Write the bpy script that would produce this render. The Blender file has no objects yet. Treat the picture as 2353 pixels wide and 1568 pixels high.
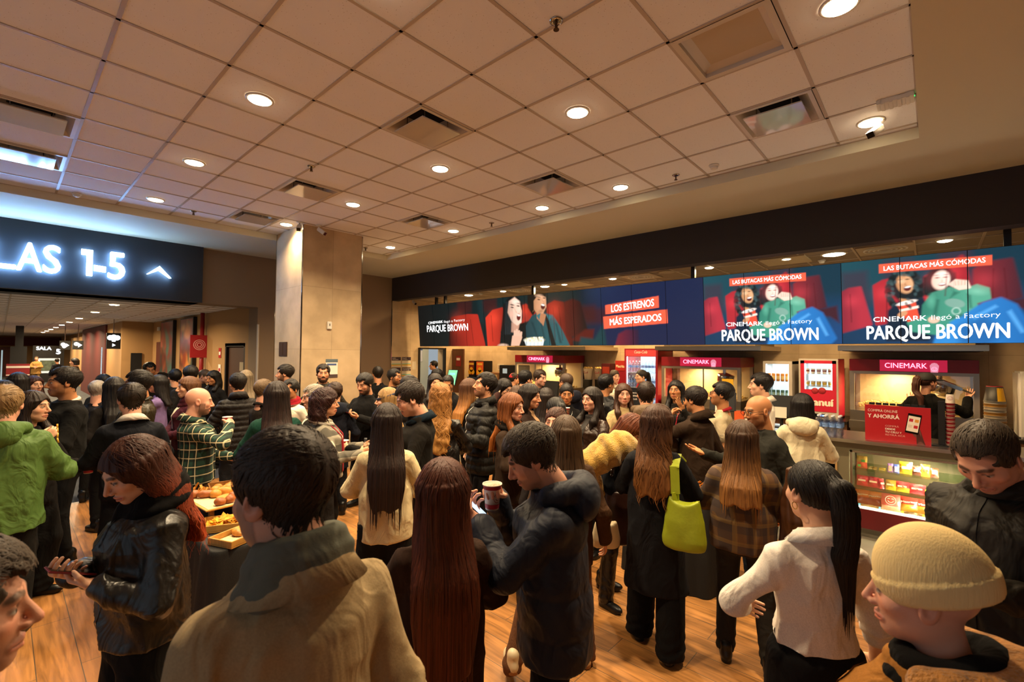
import bpy, bmesh, math, random
import numpy as np
from mathutils import Vector, Matrix
PI = math.pi
S = bpy.context.scene
COL = S.collection
# ------------------------------------------------------------------ camera
cd = bpy.data.cameras.new('camera'); cam = bpy.data.objects.new('camera', cd); COL.objects.link(cam)
cd.sensor_fit = 'HORIZONTAL'; cd.sensor_width = 36.0; cd.lens = 16.318; cd.clip_start = 0.05; cd.clip_end = 300
cd.dof.use_dof = True; cd.dof.focus_distance = 4.2; cd.dof.aperture_fstop = 4.0
def cam_matrix():
    yaw, pit, rol = (math.radians(v) for v in (42.222, 1.551, 0.528))
    f = Vector((math.cos(yaw)*math.cos(pit), math.sin(yaw)*math.cos(pit), math.sin(pit)))
    r = Vector((math.sin(yaw), -math.cos(yaw), 0)); u = r.cross(f)
    r2 = r*math.cos(rol)+u*math.sin(rol); u2 = -r*math.sin(rol)+u*math.cos(rol)
    m = Matrix((r2, u2, -f)).transposed().to_4x4(); m.translation = (0, 0, 2.0)
    return m
cam.matrix_world = cam_matrix(); S.camera = cam
# ------------------------------------------------------------------ world and exposure
w = bpy.data.worlds.new('world'); S.world = w; w.use_nodes = True
w.node_tree.nodes['Background'].inputs[0].default_value = (0.78, 0.90, 1.0, 1)
w.node_tree.nodes['Background'].inputs[1].default_value = 0.42
S.view_settings.view_transform = 'Standard'; S.view_settings.look = 'None'
S.view_settings.gamma = 1.0; S.view_settings.use_curve_mapping = False
S.view_settings.exposure = 0.0
S.cycles.adaptive_threshold = .02
S.cycles.max_bounces = 6; S.cycles.diffuse_bounces = 4; S.cycles.glossy_bounces = 3
S.cycles.transparent_max_bounces = 12; S.cycles.sample_clamp_indirect = 6.0
WARM = (1.0, 0.76, 0.46)
DOWN_W, KITCH_W, CORR_W = 64.0, 38.0, 150.0

# ------------------------------------------------------------------ colours and materials
def lin(h):
    if not isinstance(h, str): return tuple(h)
    h = h.lstrip('#'); h = ''.join(q*2 for q in h) if len(h) == 3 else h; c = [int(h[i:i+2], 16)/255 for i in (0, 2, 4)]
    return tuple(((v+.055)/1.055)**2.4 if v > .04045 else v/12.92 for v in c)
MATS = {}
def new_mat(name):
    m = bpy.data.materials.new(name); m.use_nodes = True
    return m, m.node_tree, m.node_tree.nodes['Principled BSDF']
def mat(name, color='#808080', rough=.6, metal=0., spec=.5, emit=None, es=0., bump=0., bscale=40., stretch=None, var=0., trans=0., coat=0., alpha=None, sheen=0., vscale=None):
    if name in MATS: return MATS[name]
    m, nt, b = new_mat(name); c = lin(color)
    b.inputs['Base Color'].default_value = (*c, 1); b.inputs['Roughness'].default_value = rough
    b.inputs['Metallic'].default_value = metal; b.inputs['Specular IOR Level'].default_value = spec
    b.inputs['Transmission Weight'].default_value = trans; b.inputs['Coat Weight'].default_value = coat
    if sheen: b.inputs['Sheen Weight'].default_value = sheen
    if alpha is not None: b.inputs['Alpha'].default_value = alpha
    if emit is not None:
        b.inputs['Emission Color'].default_value = (*lin(emit), 1); b.inputs['Emission Strength'].default_value = es
    if bump or var:
        tc = nt.nodes.new('ShaderNodeTexCoord'); mp = nt.nodes.new('ShaderNodeMapping')
        nt.links.new(tc.outputs['Object'], mp.inputs[0])
        if stretch: mp.inputs['Scale'].default_value = stretch
        n = nt.nodes.new('ShaderNodeTexNoise'); n.inputs['Scale'].default_value = bscale; n.inputs['Detail'].default_value = 4
        nt.links.new(mp.outputs[0], n.inputs[0])
        if bump:
            bn = nt.nodes.new('ShaderNodeBump'); bn.inputs['Strength'].default_value = bump; bn.inputs['Distance'].default_value = .01
            nt.links.new(n.outputs[0], bn.inputs['Height']); nt.links.new(bn.outputs[0], b.inputs['Normal'])
        if var:
            n2 = n
            if vscale:
                n2 = nt.nodes.new('ShaderNodeTexNoise'); n2.inputs['Scale'].default_value = vscale; nt.links.new(mp.outputs[0], n2.inputs[0])
            r = nt.nodes.new('ShaderNodeValToRGB'); r.color_ramp.elements[0].position = .3; r.color_ramp.elements[1].position = .7
            r.color_ramp.elements[0].color = (*[max(0, v*(1-var)) for v in c], 1); r.color_ramp.elements[1].color = (*[min(1, v*(1+var)) for v in c], 1)
            nt.links.new(n2.outputs[0], r.inputs[0]); nt.links.new(r.outputs[0], b.inputs['Base Color'])
    MATS[name] = m; return m
def glow(name, color, es):
    if name in MATS: return MATS[name]
    m, nt, b = new_mat(name); c = lin(color)
    b.inputs['Base Color'].default_value = (*[v*.5 for v in c], 1); b.inputs['Roughness'].default_value = .4
    b.inputs['Emission Color'].default_value = (*c, 1); b.inputs['Emission Strength'].default_value = es
    MATS[name] = m; return m
def attr_mat(name, rough=.5, es=None, bump=0., bscale=60., spec=.4, stretch=None):
    """colour comes from the mesh's own colour layer"""
    if name in MATS: return MATS[name]
    m, nt, b = new_mat(name)
    a = nt.nodes.new('ShaderNodeAttribute'); a.attribute_name = 'tint'
    nt.links.new(a.outputs['Color'], b.inputs['Base Color']); b.inputs['Roughness'].default_value = rough; b.inputs['Specular IOR Level'].default_value = spec
    if es is not None:
        nt.links.new(a.outputs['Color'], b.inputs['Emission Color']); b.inputs['Emission Strength'].default_value = es
        b.inputs['Base Color'].default_value = (.01, .01, .01, 1); nt.links.remove(b.inputs['Base Color'].links[0])
    if bump:
        n = nt.nodes.new('ShaderNodeTexNoise'); n.inputs['Scale'].default_value = bscale
        tc = nt.nodes.new('ShaderNodeTexCoord'); mp = nt.nodes.new('ShaderNodeMapping'); nt.links.new(tc.outputs['Object'], mp.inputs[0]); nt.links.new(mp.outputs[0], n.inputs[0])
        if stretch: mp.inputs['Scale'].default_value = stretch
        bn = nt.nodes.new('ShaderNodeBump'); bn.inputs['Strength'].default_value = bump; bn.inputs['Distance'].default_value = .006
        nt.links.new(n.outputs[0], bn.inputs['Height']); nt.links.new(bn.outputs[0], b.inputs['Normal'])
    MATS[name] = m; return m
def glass(name='clear_glass', tint=(1, 1, 1), mix=.12):
    if name in MATS: return MATS[name]
    m = bpy.data.materials.new(name); m.use_nodes = True; nt = m.node_tree; nt.nodes.clear()
    o = nt.nodes.new('ShaderNodeOutputMaterial'); t = nt.nodes.new('ShaderNodeBsdfTransparent'); g = nt.nodes.new('ShaderNodeBsdfGlossy'); x = nt.nodes.new('ShaderNodeMixShader')
    t.inputs[0].default_value = (*tint, 1); g.inputs['Roughness'].default_value = .03; x.inputs[0].default_value = mix
    nt.links.new(t.outputs[0], x.inputs[1]); nt.links.new(g.outputs[0], x.inputs[2]); nt.links.new(x.outputs[0], o.inputs[0])
    MATS[name] = m; return m

# ------------------------------------------------------------------ object helpers
def link(name, me, parent=None, loc=None, rot=None, mtx=None):
    o = bpy.data.objects.new(name, me); COL.objects.link(o)
    if parent is not None: o.parent = parent
    if loc is not None: o.location = loc
    if rot is not None: o.rotation_euler = rot
    if mtx is not None: o.matrix_local = mtx
    return o
def tag(o, label=None, cat=None, group=None, kind=None):
    if label: o['label'] = label
    if cat: o['category'] = cat
    if group: o['group'] = group
    if kind: o['kind'] = kind
    return o
def thing(name, label, cat, loc=(0, 0, 0), rotz=0., group=None):
    o = bpy.data.objects.new(name, None); COL.objects.link(o); o.empty_display_size = .1
    o.location = loc; o.rotation_euler = (0, 0, rotz)
    return tag(o, label, cat, group)
def copy_tree(o, parent=None):
    c = o.copy(); COL.objects.link(c)
    if parent is not None: c.parent = parent
    for ch in o.children: copy_tree(ch, c)
    return c
class MB:
    def __init__(s): s.v = []; s.f = []; s.m = []; s.mi = 0
    def add(s, vs, fs, M=None):
        n = len(s.v)
        for p in vs: s.v.append(tuple(M @ Vector(p)) if M is not None else tuple(p))
        for f in fs: s.f.append([i+n for i in f]); s.m.append(s.mi)
        return s
    def box(s, x0, y0, z0, x1, y1, z1, M=None):
        vs = [(x, y, z) for z in (z0, z1) for y in (y0, y1) for x in (x0, x1)]
        return s.add(vs, [(0, 2, 3, 1), (4, 5, 7, 6), (0, 1, 5, 4), (2, 6, 7, 3), (0, 4, 6, 2), (1, 3, 7, 5)], M)
    def quad(s, a, b, c, d): return s.add([a, b, c, d], [(0, 1, 2, 3)])
    def lathe(s, prof, n=24, M=None, a0=0., cap=True):
        vs = []; fs = []; k = len(prof)
        for i in range(n):
            a = a0+2*PI*i/n; ca, sa = math.cos(a), math.sin(a)
            for r, z in prof: vs.append((r*ca, r*sa, z))
        for i in range(n):
            j = (i+1) % n
            for t in range(k-1): fs.append((i*k+t, j*k+t, j*k+t+1, i*k+t+1))
        if cap:
            if prof[0][0] > 1e-6: fs.append([i*k for i in range(n)][::-1])
            if prof[-1][0] > 1e-6: fs.append([i*k+k-1 for i in range(n)])
        return s.add(vs, fs, M)
    def cyl(s, p, q, r, r2=None, n=12):
        p, q = Vector(p), Vector(q); d = q-p; L = d.length
        M = Matrix.Translation(p) @ d.to_track_quat('Z', 'Y').to_matrix().to_4x4()
        return s.lathe([(r, 0), (r if r2 is None else r2, L)], n, M)
    def prism(s, poly, z0, z1, M=None):
        n = len(poly); vs = [(x, y, z0) for x, y in poly]+[(x, y, z1) for x, y in poly]
        fs = [list(range(n))[::-1], list(range(n, 2*n))]+[(i, (i+1) % n, n+(i+1) % n, n+i) for i in range(n)]
        return s.add(vs, fs, M)
    def build(s, name, mats, parent=None, smooth=False, loc=None, rot=None, mtx=None, bevel=0.):
        me = bpy.data.meshes.new(name); me.from_pydata(s.v, [], s.f)
        if not isinstance(mats, (list, tuple)): mats = [mats]
        for m in mats: me.materials.append(m)
        if len(mats) > 1: me.polygons.foreach_set('material_index', s.m)
        bm = bmesh.new(); bm.from_mesh(me)
        if bevel:
            bmesh.ops.remove_doubles(bm, verts=bm.verts, dist=1e-5)
            ed = [e for e in bm.edges if len(e.link_faces) == 2 and e.calc_face_angle(0) > .6]
            bmesh.ops.bevel(bm, geom=ed, offset=bevel, segments=2, affect='EDGES', clamp_overlap=True)
        bmesh.ops.recalc_face_normals(bm, faces=bm.faces); bm.to_mesh(me); bm.free()
        if smooth: me.polygons.foreach_set('use_smooth', [True]*len(me.polygons))
        return link(name, me, parent, loc, rot, mtx)
def box(name, x0, y0, z0, x1, y1, z1, m, parent=None, bevel=0., **k):
    return MB().box(min(x0, x1), min(y0, y1), min(z0, z1), max(x0, x1), max(y0, y1), max(z0, z1)).build(name, m, parent, bevel=bevel, **k)
def frame(o, x, n, u):
    """matrix with columns x (right), u (up), n (towards viewer) at o"""
    m = Matrix((Vector(x), Vector(u), Vector(n))).transposed().to_4x4(); m.translation = o; return m
def text_mesh(body, h, xs=1., off=0., extrude=0., spacing=1., align='CENTER', shear=0.):
    """mesh of a line of writing whose capitals are h tall, baseline at y=0"""
    cu = bpy.data.curves.new('t', 'FONT'); cu.body = body; cu.size = 1.0; cu.align_x = align; cu.offset = min(off, 0.); cu.extrude = extrude; cu.space_character = spacing; cu.shear = shear
    cu.resolution_u = 3
    o = bpy.data.objects.new('t', cu); COL.objects.link(o)
    dg = bpy.context.evaluated_depsgraph_get(); dg.update()
    me = bpy.data.meshes.new_from_object(o.evaluated_get(dg), depsgraph=dg)
    bpy.data.objects.remove(o); bpy.data.curves.remove(cu)
    if off > 0:      # bold: the outline laid over itself, shifted
        bm = bmesh.new(); bm.from_mesh(me); base = bm.verts[:]+bm.edges[:]+bm.faces[:]
        for i, (dx, dy) in enumerate(((off, 0), (-off, 0), (0, off*.6), (0, -off*.6))):
            g = bmesh.ops.duplicate(bm, geom=base)['geom']; bmesh.ops.translate(bm, verts=[v for v in g if isinstance(v, bmesh.types.BMVert)], vec=(dx, dy, .0004*(i+1)))
        bm.to_mesh(me); bm.free()
    k = h/.70
    me.transform(Matrix.Diagonal((k*xs, k, 1, 1)))
    return me
def writing(body, h, m, parent, mtx, xs=1., off=0., ext=0., name='lettering', fit=None, **k):
    me = text_mesh(body, h, xs, off, ext, **k)
    if fit:
        xsv = [v.co.x for v in me.vertices]; wd = max(xsv)-min(xsv); me.transform(Matrix.Diagonal((fit/wd, 1, 1, 1)))
    me.materials.append(m)
    return link(name, me, parent, mtx=mtx)
def area(parent, loc, r, watts, color=WARM, spread=None, rot=None, shape='DISK', size_y=None):
    l = bpy.data.lights.new('lamp', 'AREA'); l.shape = shape; l.size = r; l.energy = watts; l.color = color
    if size_y: l.size_y = size_y
    if spread: l.spread = spread
    o = bpy.data.objects.new('lamp', l); COL.objects.link(o); o.parent = parent; o.location = loc
    if rot: o.rotation_euler = rot
    return o
# ================================================================== the room
H, SOF, BEAM, LIN = 4.046, 3.94, 3.35, 2.90          # ceiling, soffit, beam bottom, lintel
def tile_mat():
    m, nt, b = new_mat('ceiling_tile'); b.inputs['Roughness'].default_value = .9; b.inputs['Base Color'].default_value = (.80, .79, .82, 1)
    tc = nt.nodes.new('ShaderNodeTexCoord'); v = nt.nodes.new('ShaderNodeTexVoronoi'); v.inputs['Scale'].default_value = 42; v.inputs['Randomness'].default_value = 1
    n = nt.nodes.new('ShaderNodeTexNoise'); n.inputs['Scale'].default_value = 9
    nt.links.new(tc.outputs['Object'], v.inputs[0]); nt.links.new(tc.outputs['Object'], n.inputs[0])
    r = nt.nodes.new('ShaderNodeValToRGB'); r.color_ramp.elements[0].position = .06; r.color_ramp.elements[1].position = .13
    r.color_ramp.elements[0].color = (.40, .35, .32, 1); r.color_ramp.elements[1].color = (.80, .79, .82, 1)
    nt.links.new(v.outputs['Distance'], r.inputs[0]); nt.links.new(r.outputs[0], b.inputs['Base Color'])
    bn = nt.nodes.new('ShaderNodeBump'); bn.inputs['Strength'].default_value = .15; nt.links.new(n.outputs[0], bn.inputs['Height']); nt.links.new(bn.outputs[0], b.inputs['Normal'])
    return m
def wood_floor():
    m, nt, b = new_mat('wood_plank_tile'); b.inputs['Roughness'].default_value = .42
    tc = nt.nodes.new('ShaderNodeTexCoord'); mp = nt.nodes.new('ShaderNodeMapping'); mp.inputs['Rotation'].default_value = (0, 0, math.radians(90))
    nt.links.new(tc.outputs['Object'], mp.inputs[0])
    br = nt.nodes.new('ShaderNodeTexBrick'); br.inputs['Scale'].default_value = 1; br.inputs['Brick Width'].default_value = 1.2; br.inputs['Row Height'].default_value = .2
    br.inputs['Mortar Size'].default_value = .0025; br.offset = .37; br.inputs['Color1'].default_value = (*lin('#a06c38'), 1); br.inputs['Color2'].default_value = (*lin('#b37c44'), 1); br.inputs['Mortar'].default_value = (*lin('#5b4b3c'), 1)
    nt.links.new(mp.outputs[0], br.inputs[0])
    m2 = nt.nodes.new('ShaderNodeMapping'); m2.inputs['Scale'].default_value = (14, 1.2, 1); nt.links.new(tc.outputs['Object'], m2.inputs[0])
    n = nt.nodes.new('ShaderNodeTexNoise'); n.inputs['Scale'].default_value = 2.2; n.inputs['Detail'].default_value = 6; n.inputs['Distortion'].default_value = .6; nt.links.new(m2.outputs[0], n.inputs[0])
    r = nt.nodes.new('ShaderNodeValToRGB'); r.color_ramp.elements[0].color = (.42, .40, .38, 1); r.color_ramp.elements[1].color = (1.15, 1.15, 1.12, 1); r.color_ramp.elements[0].position = .32; r.color_ramp.elements[1].position = .62
    nt.links.new(n.outputs[0], r.inputs[0])
    mx = nt.nodes.new('ShaderNodeMix'); mx.data_type = 'RGBA'; mx.blend_type = 'MULTIPLY'; mx.inputs[0].default_value = .75
    nt.links.new(br.outputs[0], mx.inputs[6]); nt.links.new(r.outputs[0], mx.inputs[7]); nt.links.new(mx.outputs[2], b.inputs['Base Color'])
    return m
def stone(name, c1, c2, bw, bh, axes):
    """limestone cladding in large slabs; axes picks the two in-plane coordinates"""
    m, nt, b = new_mat(name); b.inputs['Roughness'].default_value = .55
    tc = nt.nodes.new('ShaderNodeTexCoord'); sp = nt.nodes.new('ShaderNodeSeparateXYZ'); cb = nt.nodes.new('ShaderNodeCombineXYZ')
    nt.links.new(tc.outputs['Object'], sp.inputs[0]); nt.links.new(sp.outputs[axes[0]], cb.inputs[0]); nt.links.new(sp.outputs[axes[1]], cb.inputs[1])
    br = nt.nodes.new('ShaderNodeTexBrick'); br.inputs['Scale'].default_value = 1; br.inputs['Brick Width'].default_value = bw; br.inputs['Row Height'].default_value = bh; br.inputs['Mortar Size'].default_value = .003; br.offset = 0.
    br.inputs['Color1'].default_value = (*lin(c1), 1); br.inputs['Color2'].default_value = (*lin(c2), 1); br.inputs['Mortar'].default_value = (*[v*.7 for v in lin(c1)], 1)
    nt.links.new(cb.outputs[0], br.inputs[0])
    n = nt.nodes.new('ShaderNodeTexNoise'); n.inputs['Scale'].default_value = 2.5; n.inputs['Detail'].default_value = 7; nt.links.new(tc.outputs['Object'], n.inputs[0])
    r = nt.nodes.new('ShaderNodeValToRGB'); r.color_ramp.elements[0].color = (.72, .70, .66, 1); r.color_ramp.elements[1].color = (1.08, 1.07, 1.05, 1); r.color_ramp.elements[0].position = .35; r.color_ramp.elements[1].position = .65
    nt.links.new(n.outputs[0], r.inputs[0])
    mx = nt.nodes.new('ShaderNodeMix'); mx.data_type = 'RGBA'; mx.blend_type = 'MULTIPLY'; mx.inputs[0].default_value = .8
    nt.links.new(br.outputs[0], mx.inputs[6]); nt.links.new(r.outputs[0], mx.inputs[7]); nt.links.new(mx.outputs[2], b.inputs['Base Color'])
    return m
TILE = tile_mat(); GRID = mat('grid_bar', '#b5a698', .45); PAINT = mat('cream_paint', '#cbbca6', .8, bump=.05, bscale=90)
PAINT_D = mat('brown_paint', '#8f7860', .8, bump=.05, bscale=90); DARK = mat('charcoal_paint', '#2b2421', .75, bump=.04, bscale=60); NAVY = mat('blue_black_board', '#20252e', .62)
STONE_X = stone('limestone_x', '#c4ab88', '#cdb593', .62, 1.02, (1, 2)); STONE_Y = stone('limestone_y', '#bfa683', '#c9b18f', .62, 1.02, (0, 2))
WHITE = mat('white_plastic', '#d8d2c8', .5); WHITE_METAL = mat('white_metal', '#c9bfb2', .3); STEEL = mat('brushed_steel', '#b9b2a6', .28, metal=1., bump=.05, bscale=200, stretch=(1, 1, .02))
CHROME = mat('chrome', '#b0aaa2', .12, metal=1.); BLACK = mat('black_plastic', '#0d0c0c', .45); BLACK_GLOSS = mat('black_gloss', '#060607', .15)
def st(o, label=None): return tag(o, label, None, None, 'structure')
# floor
fl = MB(); fl.box(-4.5, -3.5, -.1, 5.75, 8.35, 0); st(fl.build('floor', wood_floor()))
st(box('floor_counter', 5.75, -3.5, -.1, 10.4, 10.6, 0, mat('grey_floor_tile', '#8b8272', .35, bump=.03, bscale=30, var=.12, vscale=3)))
st(box('floor_corridor', -6, 8.35, -.1, 5.75, 62, 0, mat('blue_grey_carpet', '#46484b', .95, bump=.4, bscale=300, var=.25, vscale=2.2)))
# ceiling: tiles and bars; the cells that hold a vent stay open
gx = [1.656+.61*j for j in range(-7, 7)]; gy = [2.481+.61*b for b in range(-4, 11)]
gx[0] = -3.0; gx.append(5.41); gy[0] = .07; gy[-1] = 8.50
VENTS = [(2.57, 3.40), (2.57, 5.84), (2.57, 7.67), (4.40, 3.40), (4.40, 5.84), (4.40, .96), (.131, 5.84), (.131, 7.06)]
VENTS += [(.131, 2.78)]
HATCH = (3.18, .96)
def cell(a, g): return max(i for i in range(len(g)-1) if g[i] <= a)
open_cells = {(cell(x, gx), cell(y, gy)) for x, y in VENTS+[HATCH]}
c = MB()
for i in range(len(gx)-1):
    for j in range(len(gy)-1):
        if (i, j) not in open_cells: c.quad((gx[i], gy[j], H), (gx[i], gy[j+1], H), (gx[i+1], gy[j+1], H), (gx[i+1], gy[j], H))
c.mi = 1
for x in gx: c.box(x-.012, gy[0], H-.006, x+.012, gy[-1], H+.012)
for y in gy: c.box(gx[0], y-.012, H-.006, gx[-1], y+.012, H+.012)
c.mi = 2
c.box(-3, .07, H+.25, 5.41, 8.5, H+.3)
st(c.build('ceiling', [TILE, GRID, mat('plenum_dark', '#15110e', .9)]))
# plaster soffit round the tiled field (its edge is 10 cm lower)
s = MB()
s.box(5.41, -3.5, SOF, 6.84, 10.46, SOF+.5); s.box(-4.5, 8.5, SOF, 5.41, 10.46, SOF+.5); s.box(-4.5, -3.5, SOF, 5.41, .07, SOF+.5); s.box(-4.5, .07, SOF, -3.0, 8.5, SOF+.5)
st(s.build('ceiling_soffit', mat('soffit_paint', '#c9c0a8', .8)))
# dark beam over the counter, ceiling behind it
st(box('trim_beam', 6.838, -3.5, BEAM, 7.05, 10.46, SOF+.4, DARK))
k = MB()
kx = [7.05+.61*i for i in range(6)]; ky = [-3.5+.61*i for i in range(24)]
k.quad((7.05, -3.5, 3.42), (7.05, 10.6, 3.42), (10.1, 10.6, 3.42), (10.1, -3.5, 3.42)); k.mi = 1
for x in kx: k.box(x-.012, -3.5, 3.412, x+.012, 10.5, 3.44)
for y in ky: k.box(7.05, y-.012, 3.412, 10.1, y+.012, 3.44)
st(k.build('ceiling_kitchen', [mat('kitchen_tile', '#8d7f6f', .9), GRID]))
# walls
st(box('wall_kitchen_back', 10.04, -3.5, 0, 10.3, 10.6, 3.6, STONE_X))
kw = MB()
kw.box(6.84, 10.46, 0, 7.72, 10.75, 3.6); kw.box(8.62, 10.46, 0, 10.3, 10.75, 3.6); kw.box(7.72, 10.46, 2.12, 8.62, 10.75, 3.6)
st(kw.build('wall_kitchen_end', STONE_Y))
st(box('wall_store_room', 7.0, 12.2, 0, 9.4, 12.3, 3.0, mat('store_white', '#d9d3b8', .7)))
st(box('ceiling_store_room', 7.0, 10.75, 2.9, 9.4, 12.3, 3.0, mat('store_white', '#d9d3b8', .7)))
bw = MB(); bw.box(4.25, 10.46, 0, 6.84, 10.75, SOF+.3); bw.box(3.53, 10.25, 0, 4.25, 10.75, SOF+.3); bw.box(-4.5, 10.25, LIN, 3.53, 10.75, SOF+.3)
st(bw.build('wall_far', PAINT_D))
st(box('wall_right', 6.84, -3.6, 0, 10.3, -3.5, 3.6, PAINT_D)); st(box('wall_near', -4.6, -3.6, 0, 6.84, -3.5, 4.4, PAINT_D))
st(box('wall_left', -4.6, 7.6, 0, -4.5, 10.75, 4.4, PAINT_D))
st(MB().lathe([(.022, 0), (.022, 2.55)], 10).build('trim_corner_guard', WHITE_METAL, loc=(3.535, 10.235, 0)))
# pillar of limestone with steel corner strips
pl = MB(); pl.box(3.211, 7.453, 0, 4.253, 8.50, H+.1); st(pl.build('wall_pillar', STONE_Y))
for i, (x, y) in enumerate([(3.211, 7.453), (4.253, 7.453), (3.211, 8.5)]):
    st(box('trim_pillar', x-.008, y-.008, 0, x+.008, y+.008, H-.001, CHROME))
st(box('trim_kitchen_corner', 6.832, 10.445, 0, 6.852, 10.47, BEAM, CHROME))
# corridor beyond the sign
CZ2 = 2.98
cc = MB(); cc.quad((-6, 10.75, CZ2), (-6, 62, CZ2), (3.62, 62, CZ2), (3.62, 10.75, CZ2)); cc.mi = 1
for i in range(16): cc.box(-6+.61*i-.012, 10.75, CZ2-.008, -6+.61*i+.012, 62, CZ2+.02)
for i in range(80): cc.box(-6, 10.8+.61*i-.012, CZ2-.008, 3.62, 10.8+.61*i+.012, CZ2+.02)
st(cc.build('ceiling_corridor', [TILE, GRID]))
CORR = mat('corridor_paint', '#a27c4d', .75, bump=.05, bscale=80); CORR_R = mat('corridor_maroon', '#5a1a16', .7)
cw = MB(); cw.box(3.6, 10.75, 0, 3.8, 11.15, CZ2); cw.box(3.6, 11.15, 2.12, 3.8, 12.5, CZ2); cw.box(3.6, 12.5, 0, 3.8, 20.3, CZ2)
cw.box(2.75, 20.3, 0, 3.8, 23.5, CZ2); cw.box(3.15, 23.5, 0, 3.8, 62, CZ2)
st(cw.build('wall_corridor_right', CORR)); st(box('wall_corridor_left', -6.2, 10.75, 0, -6, 62, CZ2, CORR))
fw = MB(); fw.box(-6, 50, 0, 3.6, 50.3, CZ2); st(fw.build('wall_corridor_end', CORR))
st(box('trim_corridor_band', -6, 49.8, 2.25, 3.15, 50, 2.85, CORR_R)); st(box('trim_corridor_panel', 2.70, 23.6, 0, 3.15, 31, CZ2-.02, CORR_R))
st(box('trim_corridor_post', 2.95, 31.2, 0, 3.15, 40, 2.7, mat('corridor_tan', '#b08a58', .7)))
# doors
d = tag(MB().box(3.66, 11.24, 0, 3.70, 12.42, 2.10).build('door_1', mat('brown_door', '#4a2f22', .5)), None, None, None, 'structure')
dn = MB(); dn.box(3.60, 11.15, 0, 3.72, 11.24, 2.12); dn.box(3.60, 12.42, 0, 3.72, 12.5, 2.12); dn.box(3.6, 11.15, 2.10, 3.72, 12.5, 2.18); dn.build('door_frame', mat('black_frame', '#14100e', .5), d)
box('door_plate', 3.645, 11.33, 1.55, 3.66, 11.62, 1.75, mat('pale_plate', '#a89a80', .5), d)
for i_, x_ in enumerate((-1.6, -.3)):
    st(box('door_%d' % (5+i_), x_, 49.93, 0, x_+1.0, 49.99, 2.15, mat('maroon_door', '#54241c', .5)))
for y0, y1, i in ((17.0, 17.0, 0),):
    st(box('door_2', 3.58, 18.95, 0, 3.6, 19.65, 2.28, mat('maroon_door', '#54241c', .5)))
    st(box('door_3', 3.0, 20.27, 0, 3.3, 20.3, 1.9, BLACK))
st(MB().box(7.70, 10.40, 0, 7.74, 10.5, 2.14).box(8.6, 10.40, 0, 8.64, 10.5, 2.14).box(7.7, 10.40, 2.10, 8.64, 10.5, 2.14).build('door_4', mat('black_frame', '#14100e', .5), bevel=.003))
# ------------------------------------------------------------------ ceiling fittings
def downlight(x, y, z, r, watts, label, group, color=WARM, es=40., name='downlight', spread=132):
    t = thing(name, label, 'ceiling light', (x, y, z), 0, group)
    MB().lathe([(r*1.22, -.001), (r*1.22, -.008), (r*1.02, -.014), (r*1.0, -.004)], 28, cap=False).build('ring', WHITE_METAL, t, True)
    MB().lathe([(r*1.0, -.004), (r*.97, -.016), (r*.7, -.024), (0.001, -.027)], 28, cap=False).build('diffuser', glow('warm_diffuser', (1., .80, .50), es), t, True)
    area(t, (0, 0, -.03), 2*r*.95, watts, color, math.radians(spread))
    return t
ordx = {1.36: 'left row', 3.22: 'middle row', 5.03: 'row nearest the counter'}
ordy = ['nearest', 'second', 'third', 'fourth', 'farthest']
for x in (1.36, 3.22, 5.03):
    for i, y in enumerate((.38, 2.2, 4.02, 5.91, 7.77)):
        if (x, i) in ((1.36, 0),): continue
        yy = 2.8 if (x, i) == (5.03, 1) else y
        xx = 3.03 if (x, i) == (3.22, 4) else x
        if (x, i) == (3.22, 4): yy = 7.66; lb = 'round warm downlight just in front of the limestone pillar'
        else: lb = '%s round warm downlight of the ceiling\'s %s' % (ordy[i], ordx[x])
        downlight(xx, yy, H, .085, DOWN_W*(.45 if xx == 3.03 else 1), lb, 'lobby downlights')
for i, (x, y, r) in enumerate([(7.62, -.12, .07), (7.7, 1.0, .13), (7.62, 1.56, .065), (7.62, 2.65, .065), (7.62, 4.4, .065), (7.62, 5.5, .065), (7.62, 6.0, .09), (7.62, 7.2, .065), (7.62, 8.35, .10)]):
    nm = ['above the right end of the big seats picture', 'large one above the gap between the two seats pictures', 'just left of the large one over the screens', 'over the left seats picture beside the hanging post', 'above the red banner with two lines of white words', 'right one of the pair above the laughing man', 'large one beside the post above the laughing man', 'above the laughing woman on the wide screen', 'large one above the left end of the screens'][i]
    downlight(x, y, 3.42, r, KITCH_W*(1.5 if r > .08 else 1), 'round white kitchen downlight, ' + nm, 'kitchen downlights', (1., .66, .31), spread=170)
for i in range(5):
    y = .6+2.3*i
    downlight(9.2, y, 3.42, .065, KITCH_W*1.6, 'round kitchen downlight near the back wall, hidden behind the screens', 'kitchen back row downlights', (1., .66, .31), spread=170)
for i in range(9):
    downlight(1.62, 13.0+3.0*i+(.6 if i > 1 else 0), CZ2, .085, CORR_W, 'warm round corridor downlight, number %s of the receding row behind the sign' % ['one', 'two', 'three', 'four', 'five', 'six', 'seven', 'eight', 'nine'][i], 'corridor downlights', spread=165)
    if i % 2 == 0: downlight(-2.2, 14.0+4.0*i, CZ2, .085, CORR_W, 'corridor downlight of the far left row', 'corridor left downlights', spread=165)
vent_names = ['square air vent in the middle of the tiled ceiling', 'square air vent behind the big middle one', 'square air vent left of the pillar top', 'square air vent in the third row towards the screens', 'square air vent right of the pillar top', 'square air vent by the ceiling corner, reflecting the screens', 'square air vent at the left edge, the nearer of two', 'square air vent at the left edge, brightly reflecting the sign', 'square air vent cut by the upper left corner of view']
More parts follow.
